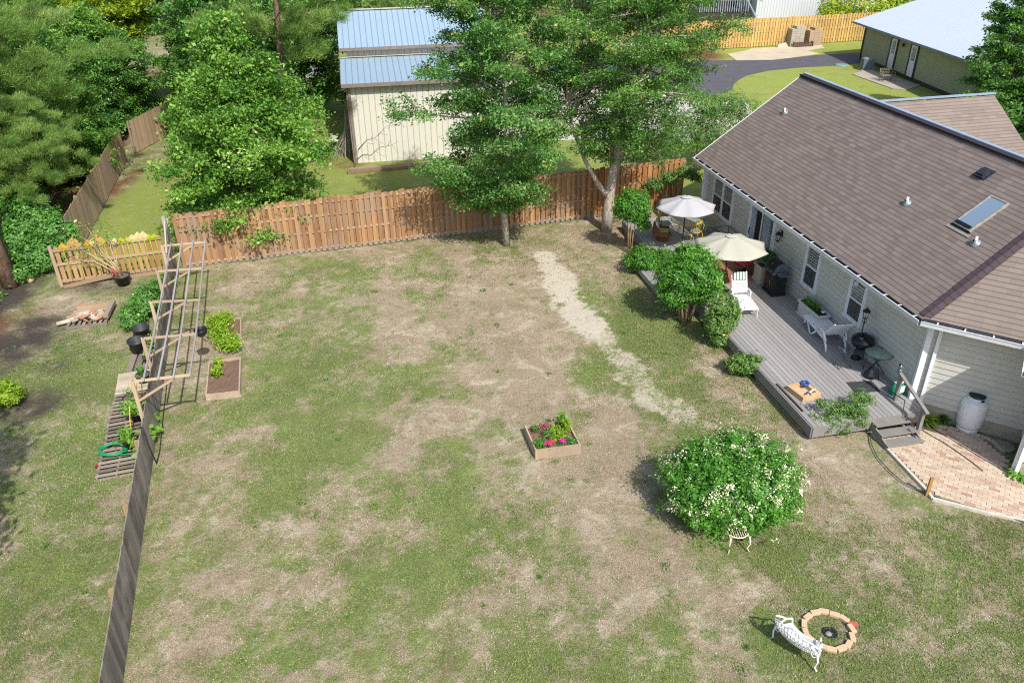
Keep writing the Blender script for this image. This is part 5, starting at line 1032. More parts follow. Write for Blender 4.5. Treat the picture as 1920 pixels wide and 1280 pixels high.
dup(pine_model('pine rising at the top edge left of the barn roof', (-7.4, 50.2, 0), 11.5, 5.5, 3.2, 150, 60000, .18, (.3, .2), group='pines behind the barn'), (2.5, 57, 0), 2.0, 'pine behind the right end of the barn roof', 'pines behind the barn', 1.1)
# far wood beyond, one mass
def farwood():
    n = 330000; k = 150; cx = []; 
    while len(cx) < k:
        x = RS.uniform(-75, 60); y = RS.uniform(52, 130)
        if x > -19-.0*y and y < 84+max(0, x)*.3 and x > -21: 
            if not (x < 14 and y > 72): continue
        if x > -21 and x < -3 and y < 70: continue
        if 16 < x and y < 96: continue
        cx.append((x, y, RS.uniform(3, 7.5), RS.uniform(2.4, 3.8)))
    c = np.array(cx); ix = RS.randint(0, k, n); d = unit(RS.randn(n, 3)); d[:, 2] = np.where(RS.rand(n) < .7, np.abs(d[:, 2]), d[:, 2])
    rad = .65+.45*fbm(d[:, 0]*3+ix, d[:, 1]*3+d[:, 2]*2, 3); P = np.stack([c[ix, 0], c[ix, 1], c[ix, 2]], 1)+d*rad[:, None]*np.stack([c[ix, 3], c[ix, 3], c[ix, 2]*.85], 1)
    P[:, 2] = np.maximum(P[:, 2], .1); T, B, L, Wd_ = leafset(P, .34, .4, .55, nrm=d)
    o = quads('woodland', P, T, B, L, Wd_, .4+RS.randn(n)*.16+(RS.rand(k)[ix]-.5)*.5, F_DK); tag(o, 'mass of green woodland filling the background at the top of the picture', 'woodland', kind='stuff')
    m = 60000; x = RS.uniform(-40, -17.5, m); y = RS.uniform(24, 62, m); kp = (x < -18.6-.29*(y-29)*.75) & (fbm(x*.5, y*.5, 3) > .42); x = x[kp]; y = y[kp]
    P = np.stack([x, y, np.abs(RS.randn(len(x)))*.35*(fbm(x*.8, y*.8, 2))+.03], 1); T, B, L, Wd_ = leafset(P, .13, .6, .55); o = quads('undergrowth', P, T, B, L, Wd_, .4+RS.randn(len(x))*.2, F_DK); tag(o, 'low leafy undergrowth on the woodland floor', 'undergrowth', kind='stuff')
farwood()
# ================================================================== THINGS IN THE YARD
soil = simple('bark_mulch', '#8a6e5c', '#4d3a30', .95, 25, bmp=.02); cedl = wood('raised_bed_cedar', '#b8a48c', '#927c64', '#8e8478', (14, 14, 14), .85, .6)
blkp = simple('black_plastic', '#26282b', '#191a1c', .4, 9); pink = simple('magenta_petals', '#d0209a', '#b0187c', .6, 30); redp = simple('red_pink_petals', '#d2365c', '#b2304c', .6, 30)
def plantlet(lb_name, c, r, h, n, sz, mat, root, nm='plant'):
    P = np.array(c)+RS.randn(n, 3)*np.array([r, r, h*.4])*.55+np.array([0, 0, h*.5]); P[:, 2] = np.maximum(P[:, 2], c[2]+.01)
    T, B, L, W_ = leafset(P, sz, .4, .42); return quads(nm, P, T, B, L, W_, .5+RS.randn(n)*.2, mat, root)
def rbed(lb, corners, h, mat, z=0, wth=.04):
    c = sum((Vector(p) for p in corners), Vector())/4; c.z = 0; t = thing('raised_bed', lb, 'raised bed', c); P = [Vector(p)-c for p in corners]
    for i in range(4):
        a, b = P[i], P[(i+1) % 4]; d = (b-a).normalized(); m = MB(); m.beam(a-d*wth*.5*(1 if i % 2 else -1)+Z3*h/2, b+d*wth*.5*(1 if i % 2 else -1)+Z3*h/2, wth, h); m.build('side_board', mat, t)
    m = MB(); G_ = 14; V = []; F = []
    for i in range(G_+1):
        for j in range(G_+1):
            u, v = i/G_, j/G_; p = (P[0]*(1-u)+P[1]*u)*(1-v)+(P[3]*(1-u)+P[2]*u)*v; p = p*.965; V.append((p.x, p.y, h*.72+RS.randn()*.012))
    F = [(i*(G_+1)+j, (i+1)*(G_+1)+j, (i+1)*(G_+1)+j+1, i*(G_+1)+j+1) for i in range(G_) for j in range(G_)]; m._add(V, F); m.build('mulch', soil, t); return t, P
h = .3; cc = [at(1005, 843, h), at(1087, 832, h), at(1064, 788, h), at(985, 798, h)]; cc = [Vector((p.x, p.y, 0)) for p in cc]
fb, P = rbed('square wooden flower bed with magenta flowers alone in the middle of the lawn', cc, h, cedl)
def bedp(u, v, z=.24): p = (P[0]*(1-u)+P[1]*u)*(1-v)+(P[3]*(1-u)+P[2]*u)*v; return (p.x, p.y, z)
for u, v, r, hh, n, s_, mt in ((.2, .8, .1, .22, 260, .05, F_WIL), (.85, .15, .12, .16, 420, .045, F_DK), (.13, .17, .13, .22, 520, .05, F_CR), (.4, .5, .13, .2, 300, .06, F_WIL), (.55, .6, .12, .26, 320, .07, F_LIME), (.68, .42, .1, .25, 260, .07, F_LIME), (.5, .35, .07, .14, 140, .05, F_LIME), (.82, .85, .12, .5, 420, .075, F_SG), (.88, .62, .09, .4, 260, .075, F_LIME), (.45, .85, .13, .2, 200, .045, F_CR), (.34, .12, .12, .12, 160, .045, F_CR), (.62, .1, .08, .12, 100, .045, F_CR)): plantlet('', bedp(u, v), r, hh, n, s_, mt, fb)
for u, v, r, n, mt in ((.36, .13, .11, 110, redp), (.27, .1, .05, 40, pink), (.65, .12, .075, 110, pink), (.4, .85, .1, 50, redp), (.5, .78, .08, 40, pink), (.3, .74, .04, 26, pink)): plantlet('', bedp(u, v, .34), r, .08, n, .05, mt, fb, 'flower')
b1, P = rbed('long raised bed with a mulch front and one lime plant, nearer the camera', [at(387, 742, .15).to_2d().to_3d(), at(449, 735, .15).to_2d().to_3d(), at(451, 672, .15).to_2d().to_3d(), at(393, 680, .15).to_2d().to_3d()], .2, cedl)
for u, v, r, hh, n in ((.3, .55, .13, .35, 420), (.32, .85, .1, .3, 260)): plantlet('', bedp(u, v, .15), r, hh, n, .085, F_LIME, b1)
b2, P = rbed('far raised bed almost hidden under sprawling lime plants', [at(396, 637, .15).to_2d().to_3d(), at(452, 628, .15).to_2d().to_3d(), at(452, 597, .15).to_2d().to_3d(), at(400, 603, .15).to_2d().to_3d()], .2, cedl)
for u, v, r, hh, n in ((.15, .6, .3, .5, 1200), (.3, .1, .3, .45, 1200), (.55, -.4, .3, .4, 1100), (.75, -.7, .22, .4, 700), (.5, .95, .22, .4, 500)): plantlet('', bedp(u, v, .12), r, hh, n, .085, F_LIME, b2)
# hanging black pot
hp = thing('hanging_pot', 'round black pot hanging from the outer rail of the trellis', 'plant pot', Vector((-9.02, 20.2, 1.3)))
m = MB(); m.lathe((0, 0, 0), [(.001, -.13), (.1, -.12), (.17, -.04), (.19, .06), (.19, .09), (.175, .09), (.17, .05), (.001, .03)], 24); m.build('bowl', blkp, hp); 
for a in (0, 2.1, 4.2): m = MB(); m.tube([(.18*math.cos(a), .18*math.sin(a), .08), (0, 0, .5)], .004, 4); m.build('hanger', blk, hp)
def bucket(name, lb, cat, p, r, h, mat, group=None, content=None):
    t = thing(name, lb, cat, p, RS.rand()*6, group); m = MB(); m.lathe((0, 0, 0), [(.001, .005), (r*.76, .005), (r*.95, h*.9), (r*1.04, h*.92), (r*1.04, h), (r*.94, h), (r*.74, .04), (.001, .04)], 24); m.build('pot_body', mat, t)
    if content: m = MB(); m.disc((0, 0, h*.86), r*.9, 20); m.build('soil', soil, t)
    return t
bucket('bucket', 'large black nursery tub standing at the fence, nearer of the two', 'bucket', at(263, 663), .27, .5, simple('scuffed_black_tub', '#3a3f42', '#1d1f21', .45, 6)); bucket('bucket', 'large black nursery tub half behind the nearer one by the fence', 'bucket', at(269, 636), .27, .45, simple('scuffed_black_tub', '#3a3f42', '#1d1f21', .45, 6))
pt = bucket('potted_shrub', 'bare-branched shrub in a black pot standing against the picket fence', 'potted plant', at(233, 533), .28, .38, simple('scuffed_black_tub', '#3a3f42', '#1d1f21', .45, 6), content=True); pt.rotation_euler = (0, 0, 0)
m = MB(); tips = [(-1.5, .2, 1.5), (-1.2, .1, 1.9), (-.9, .3, 2.1), (-.6, .0, 1.7), (-.35, .3, 2.2), (-1.7, .0, 1.2), (-.1, .1, 1.9), (-1.0, -.2, 1.4)]
for x, y, z in tips: m.tube(curve((0, 0, .3), (x, y, z), .05, 5, .03), [.022, .018, .014, .01, .006], 5)
m.build('branch', bark('pale_branch_bark', '#cdbd9a', '#9a8c6c'), pt)
Pc = np.concatenate([np.array(t_)+RS.randn(60, 3)*.13 for t_ in tips]); T, B, L, W_ = leafset(Pc, .08, .4, .5); quads('foliage', Pc, T, B, L, W_, RS.rand(len(Pc)), F_OAK, pt)
m = MB(); [m.tube([(-.12+RS.randn()*.1, RS.randn()*.1, .35), (-.2+RS.randn()*.14, RS.randn()*.12, .62)], .012, 5) for _ in range(26)]; m.build('red_ties', simple('faded_red_twigs', '#b0665a', '#8a4a40', .8, 9), pt)
# wood pile on a pallet
palm = wood('old_pallet', '#978c80', '#645a50', None, (12, 12, 12), .9, .9)
def pallet(lb, p, rz, mat=palm, L=1.2, Wd2=.95, n=8, group=None, stringer=True):
    t = thing('pallet', lb, 'pallet', p, rz, group)
    for k in (-1, 0, 1): m = MB(); m.box((0, k*(Wd2/2-.03), .055), (L, .045, .09)); m.build('stringer', mat, t)
    m = MB(); [m.box((-L/2+.05+(L-.1)*k/(n-1), 0, .112), (.095, Wd2, .018), RS.randn()*.01) for k in range(n)]; [m.box((-L/2+.05+(L-.1)*k/2, 0, .0), (.09, Wd2, .016)) for k in range(3)]
    m.build('deck_slats', mat, t); return t
wp0 = at(172, 597); pallet('grey pallet lying on the left yard under the firewood', wp0, .22, L=1.25, Wd2=1.3)
# stacked things on the pallet
fw = thing('firewood_pile', 'heap of split firewood and planks on the grey pallet', 'firewood', wp0+Z3*.12, .22); ends = simple('orange_log_end', '#b88c68', '#8e6444', .8, 9)
lgm = wood('silver_split_wood', '#c0b6a8', '#8a7f72', None, (9, 9, 9), .9, .9)
for k in range(46):
    m = MB(); x = RS.uniform(-.55, .5); y = RS.uniform(-.5, .05); z = .04+.16*max(0, 1-abs(x)*1.3)*RS.rand()+.02; a = RS.uniform(-.6, .9); l_ = RS.uniform(.18, .38); q = Vector((math.cos(a), math.sin(a), RS.uniform(-.2, .2)))*l_/2; m.tube([Vector((x, y, z))-q, Vector((x, y, z))+q], RS.uniform(.03, .055), 6, sm=False); m.build('log', lgm if k % 3 else ends, fw)
for k in range(6): m = MB(); m.beam((-.6+RS.rand()*.15, .2+k*.09, .05+.02*(k % 3)), (.55, .25+k*.08, .06+.02*(k % 2)), .1, .03); m.build('plank', wood('tan_plank', '#bba084', '#8f7558', None, (9, 9, 9)), fw)
t_ = MB(); t_.tube([(-.95, -.38, .0), (-.4, -.3, .06)], .07, 8); t_.build('log', lgm, fw); t_ = MB(); t_.beam((.58, -.45, .1), (.62, .62, .14), .16, .12); t_.build('plank', palm, fw)
t_ = MB(); t_.tube([at(32, 520)+Z3*.1, at(62, 531)+Z3*.1], .1, 8); tag(t_.build('cut_log', wood('cut_log_wood', '#bda27c', '#8a6e4c', None, (6, 6, 6)), None, tuple(at(45, 525))), 'short cut log lying at the foot of the big leaning pine', 'log')
# pallets along the fence
PLT = [(19.4-8.0, 'pallets'), ]
PL = [(11.7, .0, 'grey pallet nearest the camera with the green hose on it', palm), (10.35, .05, 'brown pallet with a broad edge plank beside the squash plants', palm), (9.1, -.02, 'grey pallet in the row beside the pot with yellow stakes', palm), (7.9, .03, 'pale slatted pallet in the middle of the row', wood('pale_pallet', '#c9bda8', '#9f927e', None, (12, 12, 12), .9, .7))]
for t, dr_, l_, mt in PL:
    p = FP(t, -.78); pallet(l_, p, ang+math.pi+dr_, mt, 1.15, .95, 9 if mt is not palm else 7, 'pallets in a row along the weathered fence')
for k, l_ in enumerate(('old plank walk beside the fence, edge nearest the lawn yard', 'old plank walk beside the fence, middle board', 'old plank walk beside the fence, board nearest the pots')):
    m = MB(); a = FP(7.2, -1.0+k*.22, .07); b = FP(5.0, -.85+k*.22, .07); m.beam(a, b, .17, .07); tag(m.build('plank', palm, None, tuple(a)), l_, 'plank', 'old planks at the far end of the pallet row')
PT = [(11.2, .55, 'squash plant spilling out of its pot beside the green hose', F_SG, 90, .2), (9.95, .5, 'big squash plant in the middle of the pallet row', F_SG, 170, .2), (9.15, .72, 'round black pot with seedlings and yellow stakes', F_DK, 60, .07), (8.0, .5, 'black pot with a leafy seedling on the pale pallet', F_DK, 120, .09), (6.95, .4, 'potted lime green plant under the near trellis arm', F_LIME, 160, .1), (6.2, .38, 'small pot plant between trellis arms near the buckets', F_LIME, 110, .09)]
for t, off, l_, fm_, n_, sz_ in PT:
    p = FP(t, -off, .12); o = bucket('potted_plant', l_, 'potted plant', p, .2, .24, simple('scuffed_black_tub', '#3a3f42', '#1d1f21', .45, 6), 'pots along the weathered fence', True)
    plantlet('', (0, 0, .2), .26 if sz_ > .15 else .13, .35, n_, sz_, fm_, o, 'foliage')
yst = simple('yellow_cane', '#d8b45a', '#b08c3c', .6, 9)
for a, b, l_ in ((FP(9.3, -.55, .2), FP(9.6, -.35, 1.05), 'straight yellow stake leaning in the seedling pot'), (FP(9.0, -.45, .2), FP(9.35, -.25, 1.0), 'curved yellow stake leaning against the fence'), (FP(10.9, -.55, .2), FP(10.6, -.45, .95), 'yellow stake beside the green hose'), (FP(9.1, -.8, .2), FP(8.8, -.75, .6), 'thin pale stake at the outer rim of the seedling pot')):
    m = MB(); m.tube(curve(a, b, .06, 5), .016, 6); tag(m.build('garden_stake', yst, None, tuple(a)), l_, 'garden stake')
grh = simple('green_hose_rubber', '#1fa06a', '#168052', .45, 9); m = MB(); P = []
c0 = FP(11.3, -.95, .16)
for i in range(150): a = i*.2; r = .33+.05*math.sin(i*.37); P.append(c0+Vector((math.cos(a)*r, math.sin(a)*r*.75, .015*(i % 31)/10+.03*math.sin(i*.21)**2)))
P += [FP(11.6, -.5, .15), FP(11.95, -.25, .15)]; m.tube(P, .013, 6); hs = m.build('garden_hose', grh, None, tuple(c0)); tag(hs, 'bright green garden hose coiled on the nearest pallet', 'hose')
m = MB(); m.lathe(FP(11.75, -1.3, .06), [(.001, 0), (.035, 0), (.03, .09), (.001, .1)], 10); tag(m.build('hose_nozzle', simple('red_nozzle', '#b0343c', '#8a2028', .5, 9), None, tuple(FP(11.75, -1.3))), 'small red hose nozzle beside the nearest pallet', 'hose nozzle')
m = MB(); m.tube([FP(12.0, -.02, 1.17), FP(12.05, .04, 1.14), FP(12.15, .08, .6), FP(12.1, .12, .1), FP(11.5, .14, .02), FP(10.2, .12, .02), FP(8, .1, .02)], .014, 6); tag(m.build('drip_hose', blkp, None, tuple(FP(12))), 'thin black hose looped over the weathered fence and along its foot', 'hose')
m = MB(); m.tube([at(272, 565)+Z3*.3, at(281, 573)+Z3*.45], .05, 8); m.tube([at(274, 575)+Z3*.3, at(284, 570)+Z3*.35], .02, 6); tag(m.build('sprinkler_head', blkp, None, tuple(at(275, 570))), 'black metal fitting poking out of the vine hedge', 'fitting')
# black tarp-covered thing under the sweetgum
m = MB(); m._add([(-.5, -.3, 0), (.6, -.35, 0), (.5, .35, 0), (-.6, .3, 0), (-.3, -.15, .5), (.35, -.2, .75), (.3, .2, .7), (-.35, .15, .45)], [(0, 3, 2, 1), (4, 5, 6, 7), (0, 1, 5, 4), (1, 2, 6, 5), (2, 3, 7, 6), (3, 0, 4, 7)]); o = m.build('black_tarp', simple('black_tarp_sheet', '#3a3b42', '#141416', .3, 5)); o.location = at(378, 322); tag(o, 'crumpled black tarp left of the sweetgum trunk behind the fence', 'tarp')
# ------------------------------------------------------------------ brick ring and bench
RC = at(1552, 1187); brm = simple('buff_clay_brick', '#cfb697', '#ae9274', .9, 9, bmp=.004); brm2 = simple('red_clay_brick', '#b4665c', '#98504a', .9, 9, bmp=.004)
ringpx = [(1544, 1148), (1564, 1154), (1582, 1162), (1596, 1180), (1597, 1196), (1590, 1210), (1577, 1217), (1558, 1219), (1540, 1213), (1521, 1201), (1510, 1188), (1507, 1171), (1514, 1158), (1528, 1150)]
nm_ = ['buff brick at the back of the lawn ring, right of centre', 'buff brick at the back right of the lawn ring, second from the red one', 'pale brick set thin beside the red brick of the lawn ring', 'long buff brick on the right side of the lawn ring below the red one', 'buff brick on the right side of the lawn ring above the front corner', 'orange-buff brick at the front right corner of the lawn ring', 'buff brick at the front of the lawn ring, right one', 'buff brick at the front of the lawn ring, centre', 'buff brick at the front left of the lawn ring', 'buff brick beside the bench back, lower one of the ring', 'buff brick beside the bench back, upper one of the ring', 'buff brick at the left extreme of the lawn ring', 'buff brick at the back left of the lawn ring', 'buff brick at the back of the lawn ring, left of centre']
for k, (q, l_) in enumerate(zip(ringpx, nm_)):
    p = at(*q); a = math.atan2((p.y-RC.y), (p.x-RC.x))+math.pi/2; o = MB(); o.box((0, 0, .035), (.19, .105, .07)); bo = o.build('brick', brm); bo.location = p; bo.rotation_euler = (0, RS.randn()*.02, a+RS.randn()*.08); tag(bo, l_, 'brick', 'bricks of the lawn ring')
    bv = bo.modifiers.new('b', 'BEVEL'); bv.width = .008; bv.segments = 2
o = MB(); o.box((0, 0, .035), (.18, .095, .07)); bo = o.build('brick', brm2); bo.location = at(1598, 1173); bo.rotation_euler = (0, 0, .1); tag(bo, 'red brick jutting outwards from the right of the lawn ring', 'brick', 'bricks of the lawn ring')
hl = thing('buried_pot', 'dark buried black pot in the middle of the brick ring', 'plant pot', at(1556, 1186)); m = MB(); m.lathe((0, 0, 0), [(.14, .02), (.125, .03), (.115, .0), (.1, .015), (.001, .012)], 20); m.build('pot_rim', blkp, hl); m = MB(); m.lathe((-.04, -.03, .02), [(.001, .02), (.05, .015), (.06, 0)], 12); m.build('stone', simple('grey_stone', '#9a9c9e', '#6a6c6e', .8, 9), hl)
wi = simple('white_cast_iron', '#f0f0ee', '#d8d8d6', .45, 9)
def bench(lb, loc, rz, s=1.0):
    t = thing('cast_iron_bench', lb, 'bench', loc, rz); t.scale = (s,)*3
    R = .95; hs_ = .56
    def arc(u, rr, z): a = u*hs_; return Vector((math.sin(a)*rr, R-math.cos(a)*rr, z))
    # seat lattice, curved in plan, open side towards -y
    m = MB(); z = .42
    for rr in (R+.0, R-.17, R-.36): m.tube([arc(-1+2*i/16, rr, z) for i in range(17)], .016, 6)
    for i in range(33):
        u = -1+2*i/32; m.tube([arc(u, R, z), arc(min(1, u+.07), R-.18, z), arc(u, R-.36, z)], .009, 5); m.tube([arc(u, R, z), arc(max(-1, u-.07), R-.18, z), arc(u, R-.36, z)], .009, 5)
    m.build('seat', wi, t)
    m = MB(); 
    def bt(u): return .78+.09*math.cos(u*math.pi*1.0)+.03*math.cos(u*math.pi*3)
    top = [arc(-1+2*i/24, R+.08, bt(-1+2*i/24)) for i in range(25)]; m.tube(top, .018, 6); m.tube([arc(-1+2*i/20, R+.02, .48) for i in range(21)], .012, 6); m.tube([arc(-1+2*i/20, R+.05, .62) for i in range(21)], .009, 5)
    for i in range(27):
        u = -1+2*i/26; m.tube([arc(u, R+.01, .43), arc(u+(.05 if i % 2 else -.05), R+.05, .62), arc(u, R+.08, bt(u))], .009, 5)
        if i % 2: c = arc(u, R+.045, .56); m.lathe(c, [(.02, -.006), (.03, 0), (.02, .006)], 8, M=Matrix.Rotation(math.pi/2, 3, 'X'))
    m.build('backrest', wi, t)
    for sg in (-1, 1):
        m = MB(); m.tube([arc(sg, R, .42), arc(sg, R-.1, .5), arc(sg*1.02, R-.2, .58), arc(sg*1.03, R-.34, .56), arc(sg, R-.36, .42)], .022, 6); m.tube([arc(sg*.98, R+.07, .74), arc(sg*1.02, R-.08, .66), arc(sg*1.02, R-.2, .58)], .022, 6); m.build('armrest', wi, t)
        for rr, dz in ((R+.02, .05), (R-.35, -.05)):
            m = MB(); m.tube([arc(sg*.95, rr, .42), arc(sg*1.0, rr+dz*.4, .25), arc(sg*.93, rr+dz*.5, .1), arc(sg*1.02, rr+dz, .02)], [.03, .02, .016, .026], 7); m.tube([arc(sg*.95, rr, .38), arc(sg*.8, rr, .34), arc(sg*.72, rr, .41)], .009, 5); m.build('leg', wi, t)
    return t
bench('ornate white cast iron bench curved around the brick ring at the bottom of the lawn', Vector((5.07, 9.82, 0)), math.radians(-50), .88)
# antique chair in the hollow of the ligustrum
t = thing('iron_chair', 'old white iron chair half swallowed by the flowering bush', 'chair', Vector((4.76, 12.68, 0)), math.pi+.1); ow = simple('chipped_white_iron', '#e9e4d8', '#c2a47c', .6, 20)
for x in (-.2, .2):
    for y, nn2 in ((.18, 'leg'), (-.18, 'leg')): m = MB(); m.tube([(x, y, .42), (x*1.15, y*1.2, .25), (x*.98, y, .1), (x*1.15, y*1.2, .01)], [.026, .018, .014, .022], 6); m.build('leg', ow, t)
m = MB(); m.tube([(.23*math.cos(a), .21*math.sin(a), .43) for a in np.linspace(0, 6.283, 20)], .016, 6); [m.tube([(-.2+.05*k, -.18, .43), (-.18+.05*k, .18, .43)], .008, 4) for k in range(9)]; m.build('seat', ow, t)
m = MB(); m.tube([(-.2, -.18, .43), (-.22, -.25, .7), (0, -.28, .88), (.22, -.25, .7), (.2, -.18, .43)], .016, 6); [m.tube([(-.15+.06*k, -.19, .44), (-.13+.05*k, -.26, .78)], .008, 4) for k in range(6)]; m.build('backrest', ow, t)
# ------------------------------------------------------------------ ON THE DECK
DZ = .452
def D(s, n, z=DZ): return H(s, n, z)
def umbrella(lb, base, tilt, mat, poleM, R=1.2, zc=2.35, rz=0.2):
    t = thing('patio_umbrella', lb, 'umbrella', base, rz); top = Vector((tilt[0], tilt[1], zc)); m = MB(); m.tube([(0, 0, 0), (0, 0, zc-.2)], .022, 10); m.tube([(0, 0, zc-.25), top+Z3*.34], .02, 8); m.lathe((0, 0, 0), [(.001, 0), (.24, 0), (.24, .04), (.05, .09), (.03, .3), (.001, .3)], 20); m.build('pole', poleM, t)
    m = MB(); n8 = 8; rings = 7; V = []; F = []; sg = 6; Nn = n8*sg
    ax = Vector((tilt[0]*.35, tilt[1]*.35, 1)).normalized(); Q = Vector((0, 0, 1)).rotation_difference(ax)
    for i in range(rings+1):
        u = i/rings
        for k in range(Nn):
            fr_ = (k % sg)/sg; sc = math.cos(math.pi/n8)/math.cos((fr_-.5)*2*math.pi/n8)
            scal = 1-.055*math.sin(math.pi*fr_)*u**3; r = R*u*(sc**.8)*scal; a = 2*math.pi*k/Nn; z = .36*(1-u**1.25)-.05*u*math.sin(math.pi*fr_)
            V.append(Q @ Vector((r*math.cos(a), r*math.sin(a), z))+Vector((tilt[0], tilt[1], zc)))
    for i in range(rings):
        for k in range(Nn): F.append((i*Nn+k, i*Nn+(k+1) % Nn, (i+1)*Nn+(k+1) % Nn, (i+1)*Nn+k))
    m._add(V, F, .5, True); cp = m.build('canopy', mat, t); so = cp.modifiers.new('s', 'SOLIDIFY'); so.thickness = .004
    m = MB(); V2 = [Q @ Vector((.2*math.cos(a), .2*math.sin(a), .355))+Vector((tilt[0], tilt[1], zc+.005)) for a in np.linspace(0, 6.283, 17)[:-1]]; m._add(V2+[Q @ Vector((0, 0, .42))+Vector((tilt[0], tilt[1], zc))], [(k, (k+1) % 16, 16) for k in range(16)], .5, True); m.build('vent_cap', mat, t)
    m = MB(); m.lathe(Vector((tilt[0], tilt[1], zc))+Q @ Vector((0, 0, .41)), [(.02, 0), (.025, .03), (.03, .05), (.001, .09)], 10); m.build('finial', blk, t)
    m = MB()
    for k in range(8):
        a = 2*math.pi*k/8; e = Q @ Vector((R*.97*math.cos(a), R*.97*math.sin(a), -.025))+Vector((tilt[0], tilt[1], zc)); c = Q @ Vector((0, 0, .3))+Vector((tilt[0], tilt[1], zc)); m.tube([c, (c+e)/2+Z3*.02, e], .007, 4)
    m.build('rib', blk, t); return t
def cloth(name, c, tr=.35):
    m, t, b = newmat(name); co = objco(t); t.links.new(mixc(t, noise(t, 3, 4, .6, co), lin(c), tuple(x*.93 for x in lin(c)[:3])+(1,)), b.inputs['Base Color']); b.inputs['Roughness'].default_value = .9; b.inputs['Specular IOR Level'].default_value = .1
    r = t.nodes.new('ShaderNodeBsdfTranslucent'); r.inputs[0].default_value = lin(c); x = t.nodes.new('ShaderNodeMixShader'); x.inputs[0].default_value = tr; t.links.new(b.outputs[0], x.inputs[1]); t.links.new(r.outputs[0], x.inputs[2]); t.links.new(x.outputs[0], t.nodes['Material Output'].inputs[0]); return m
umbrella('white round patio umbrella over the yellow table at the far end of the deck', D(25.6, 11.85), (0, 0), cloth('white_canvas', '#cccbcf'), blk, 1.12, 2.2-DZ, .1)
umbrella('pale cream-green patio umbrella beside the white loungers in the middle of the deck', D(22.03, 11.85), (.05, 0), cloth('cream_canvas', '#cdccbd'), simple('brown_pole', '#5a3328', '#3a2018', .5, 9), 1.24, 2.12-DZ, .25)
yel = simple('yellow_enamel', '#dcb62c', '#b8921c', .45, 12); cush = simple('teal_floral_cushion', '#9fb3a0', '#5f7a72', .9, 22)
t = thing('patio_table', 'round yellow iron table with glass top under the white umbrella', 'table', D(26.8, 12.5)); m = MB(); m.tube([(.6*math.cos(a), .6*math.sin(a), .72) for a in np.linspace(0, 6.283, 36)], .018, 6); m.tube([(.4*math.cos(a), .4*math.sin(a), .6) for a in np.linspace(0, 6.283, 30)], .01, 6)
for k in range(8): a = k*math.pi/4; m.tube([(.6*math.cos(a), .6*math.sin(a), .71), (.05*math.cos(a), .05*math.sin(a), .7)], .008, 4)
m.build('frame', yel, t)
for k in range(4): a = k*math.pi/2+.6; m = MB(); m.tube([(.5*math.cos(a), .5*math.sin(a), .71), (.3*math.cos(a), .3*math.sin(a), .4), (.45*math.cos(a), .45*math.sin(a), .01)], .014, 6); m.build('leg', yel, t)
m = MB(); m.lathe((0, 0, .725), [(.03, 0), (.59, 0), (.59, .008), (.03, .008)], 36); m.build('glass_top', glass('table_glass', '#b8c8c0', .05, .3), t)
def ychair(lb, s, n, rz):
    t = thing('iron_chair', lb, 'chair', D(s, n), rz, 'yellow iron chairs under the white umbrella')
    for x in (-.2, .2):
        for y in (-.19, .19): m = MB(); m.tube([(x, y, .43), (x*1.25, y*1.15, .22), (x*.9, y*.9, .12), (x*1.2, y*1.2, .0)], .013, 6); m.build('leg', yel, t)
    m = MB(); m.box((0, 0, .46), (.4, .4, .05)); o = m.build('cushion', cush, t); bv = o.modifiers.new('b', 'BEVEL'); bv.width = .02; bv.segments = 3
    m = MB(); m.tube([(.22*math.cos(a), .22*math.sin(a), .43) for a in np.linspace(0, 6.283, 20)], .014, 6); m.build('seat_frame', yel, t)
    m = MB(); m.tube([(-.2, .2, .43), (-.22, .27, .75), (-.12, .3, .93), (.12, .3, .93), (.22, .27, .75), (.2, .2, .43)], .014, 6); [m.tube([(x, .21, .45), (x*.6, .27, .7), (x, .3, .92)], .008, 5) for x in (-.12, -.04, .04, .12)]; m.build('backrest', yel, t)
ychair('yellow iron chair right of the white umbrella pole, nearest the house wall', 26.85, 13.35, PS-1.3); ychair('yellow iron chair left of the umbrella pole towards the lawn', 27.3, 11.85, PS+1.5); ychair('yellow iron chair in front of the umbrella pole facing the far fence', 26.3, 12.65, PS+math.pi)
stripe_m, tt, bb = newmat('black_white_stripe'); co = objco(tt); sp_ = tt.nodes.new('ShaderNodeSeparateXYZ'); tt.links.new(co, sp_.inputs[0]); v_s = mth(tt, 'GREATER_THAN', mth(tt, 'FRACT', mth(tt, 'MULTIPLY', sp_.outputs[0], 11)), .5); tt.links.new(mixc(tt, v_s, lin('#e9e9e6'), lin('#2f3a3e')), bb.inputs['Base Color']); bb.inputs['Roughness'].default_value = .9
stripe_g, tt, bb = newmat('green_white_stripe'); co = objco(tt); sp_ = tt.nodes.new('ShaderNodeSeparateXYZ'); tt.links.new(co, sp_.inputs[0]); v_s = mth(tt, 'GREATER_THAN', mth(tt, 'FRACT', mth(tt, 'MULTIPLY', sp_.outputs[0], 9)), .5); tt.links.new(mixc(tt, v_s, lin('#ecece6'), lin('#5f7a6c')), bb.inputs['Base Color']); bb.inputs['Roughness'].default_value = .9
wick = wood('brown_wicker', '#94603c', '#663e28', None, (40, 40, 40), .7, .5)
def soft(o, w=.04): b_ = o.modifiers.new('b', 'BEVEL'); b_.width = w; b_.segments = 3; return o
t = thing('wicker_chair', 'brown wicker chair with black striped cushion at the deck edge left of the yellow table', 'chair', D(26.75, 11.55), PS+math.pi*.36); t.scale = (.85,)*3
m = MB(); m.lathe((0, 0, 0), [(.26, .0), (.3, .26), (.36, .34), (.3, .36), (.26, .28)], 20); m.build('base', wick, t)
m = MB(); prf = [(-.36, -.25), (-.38, .1), (-.28, .36), (0, .44), (.28, .36), (.38, .1), (.36, -.25)]
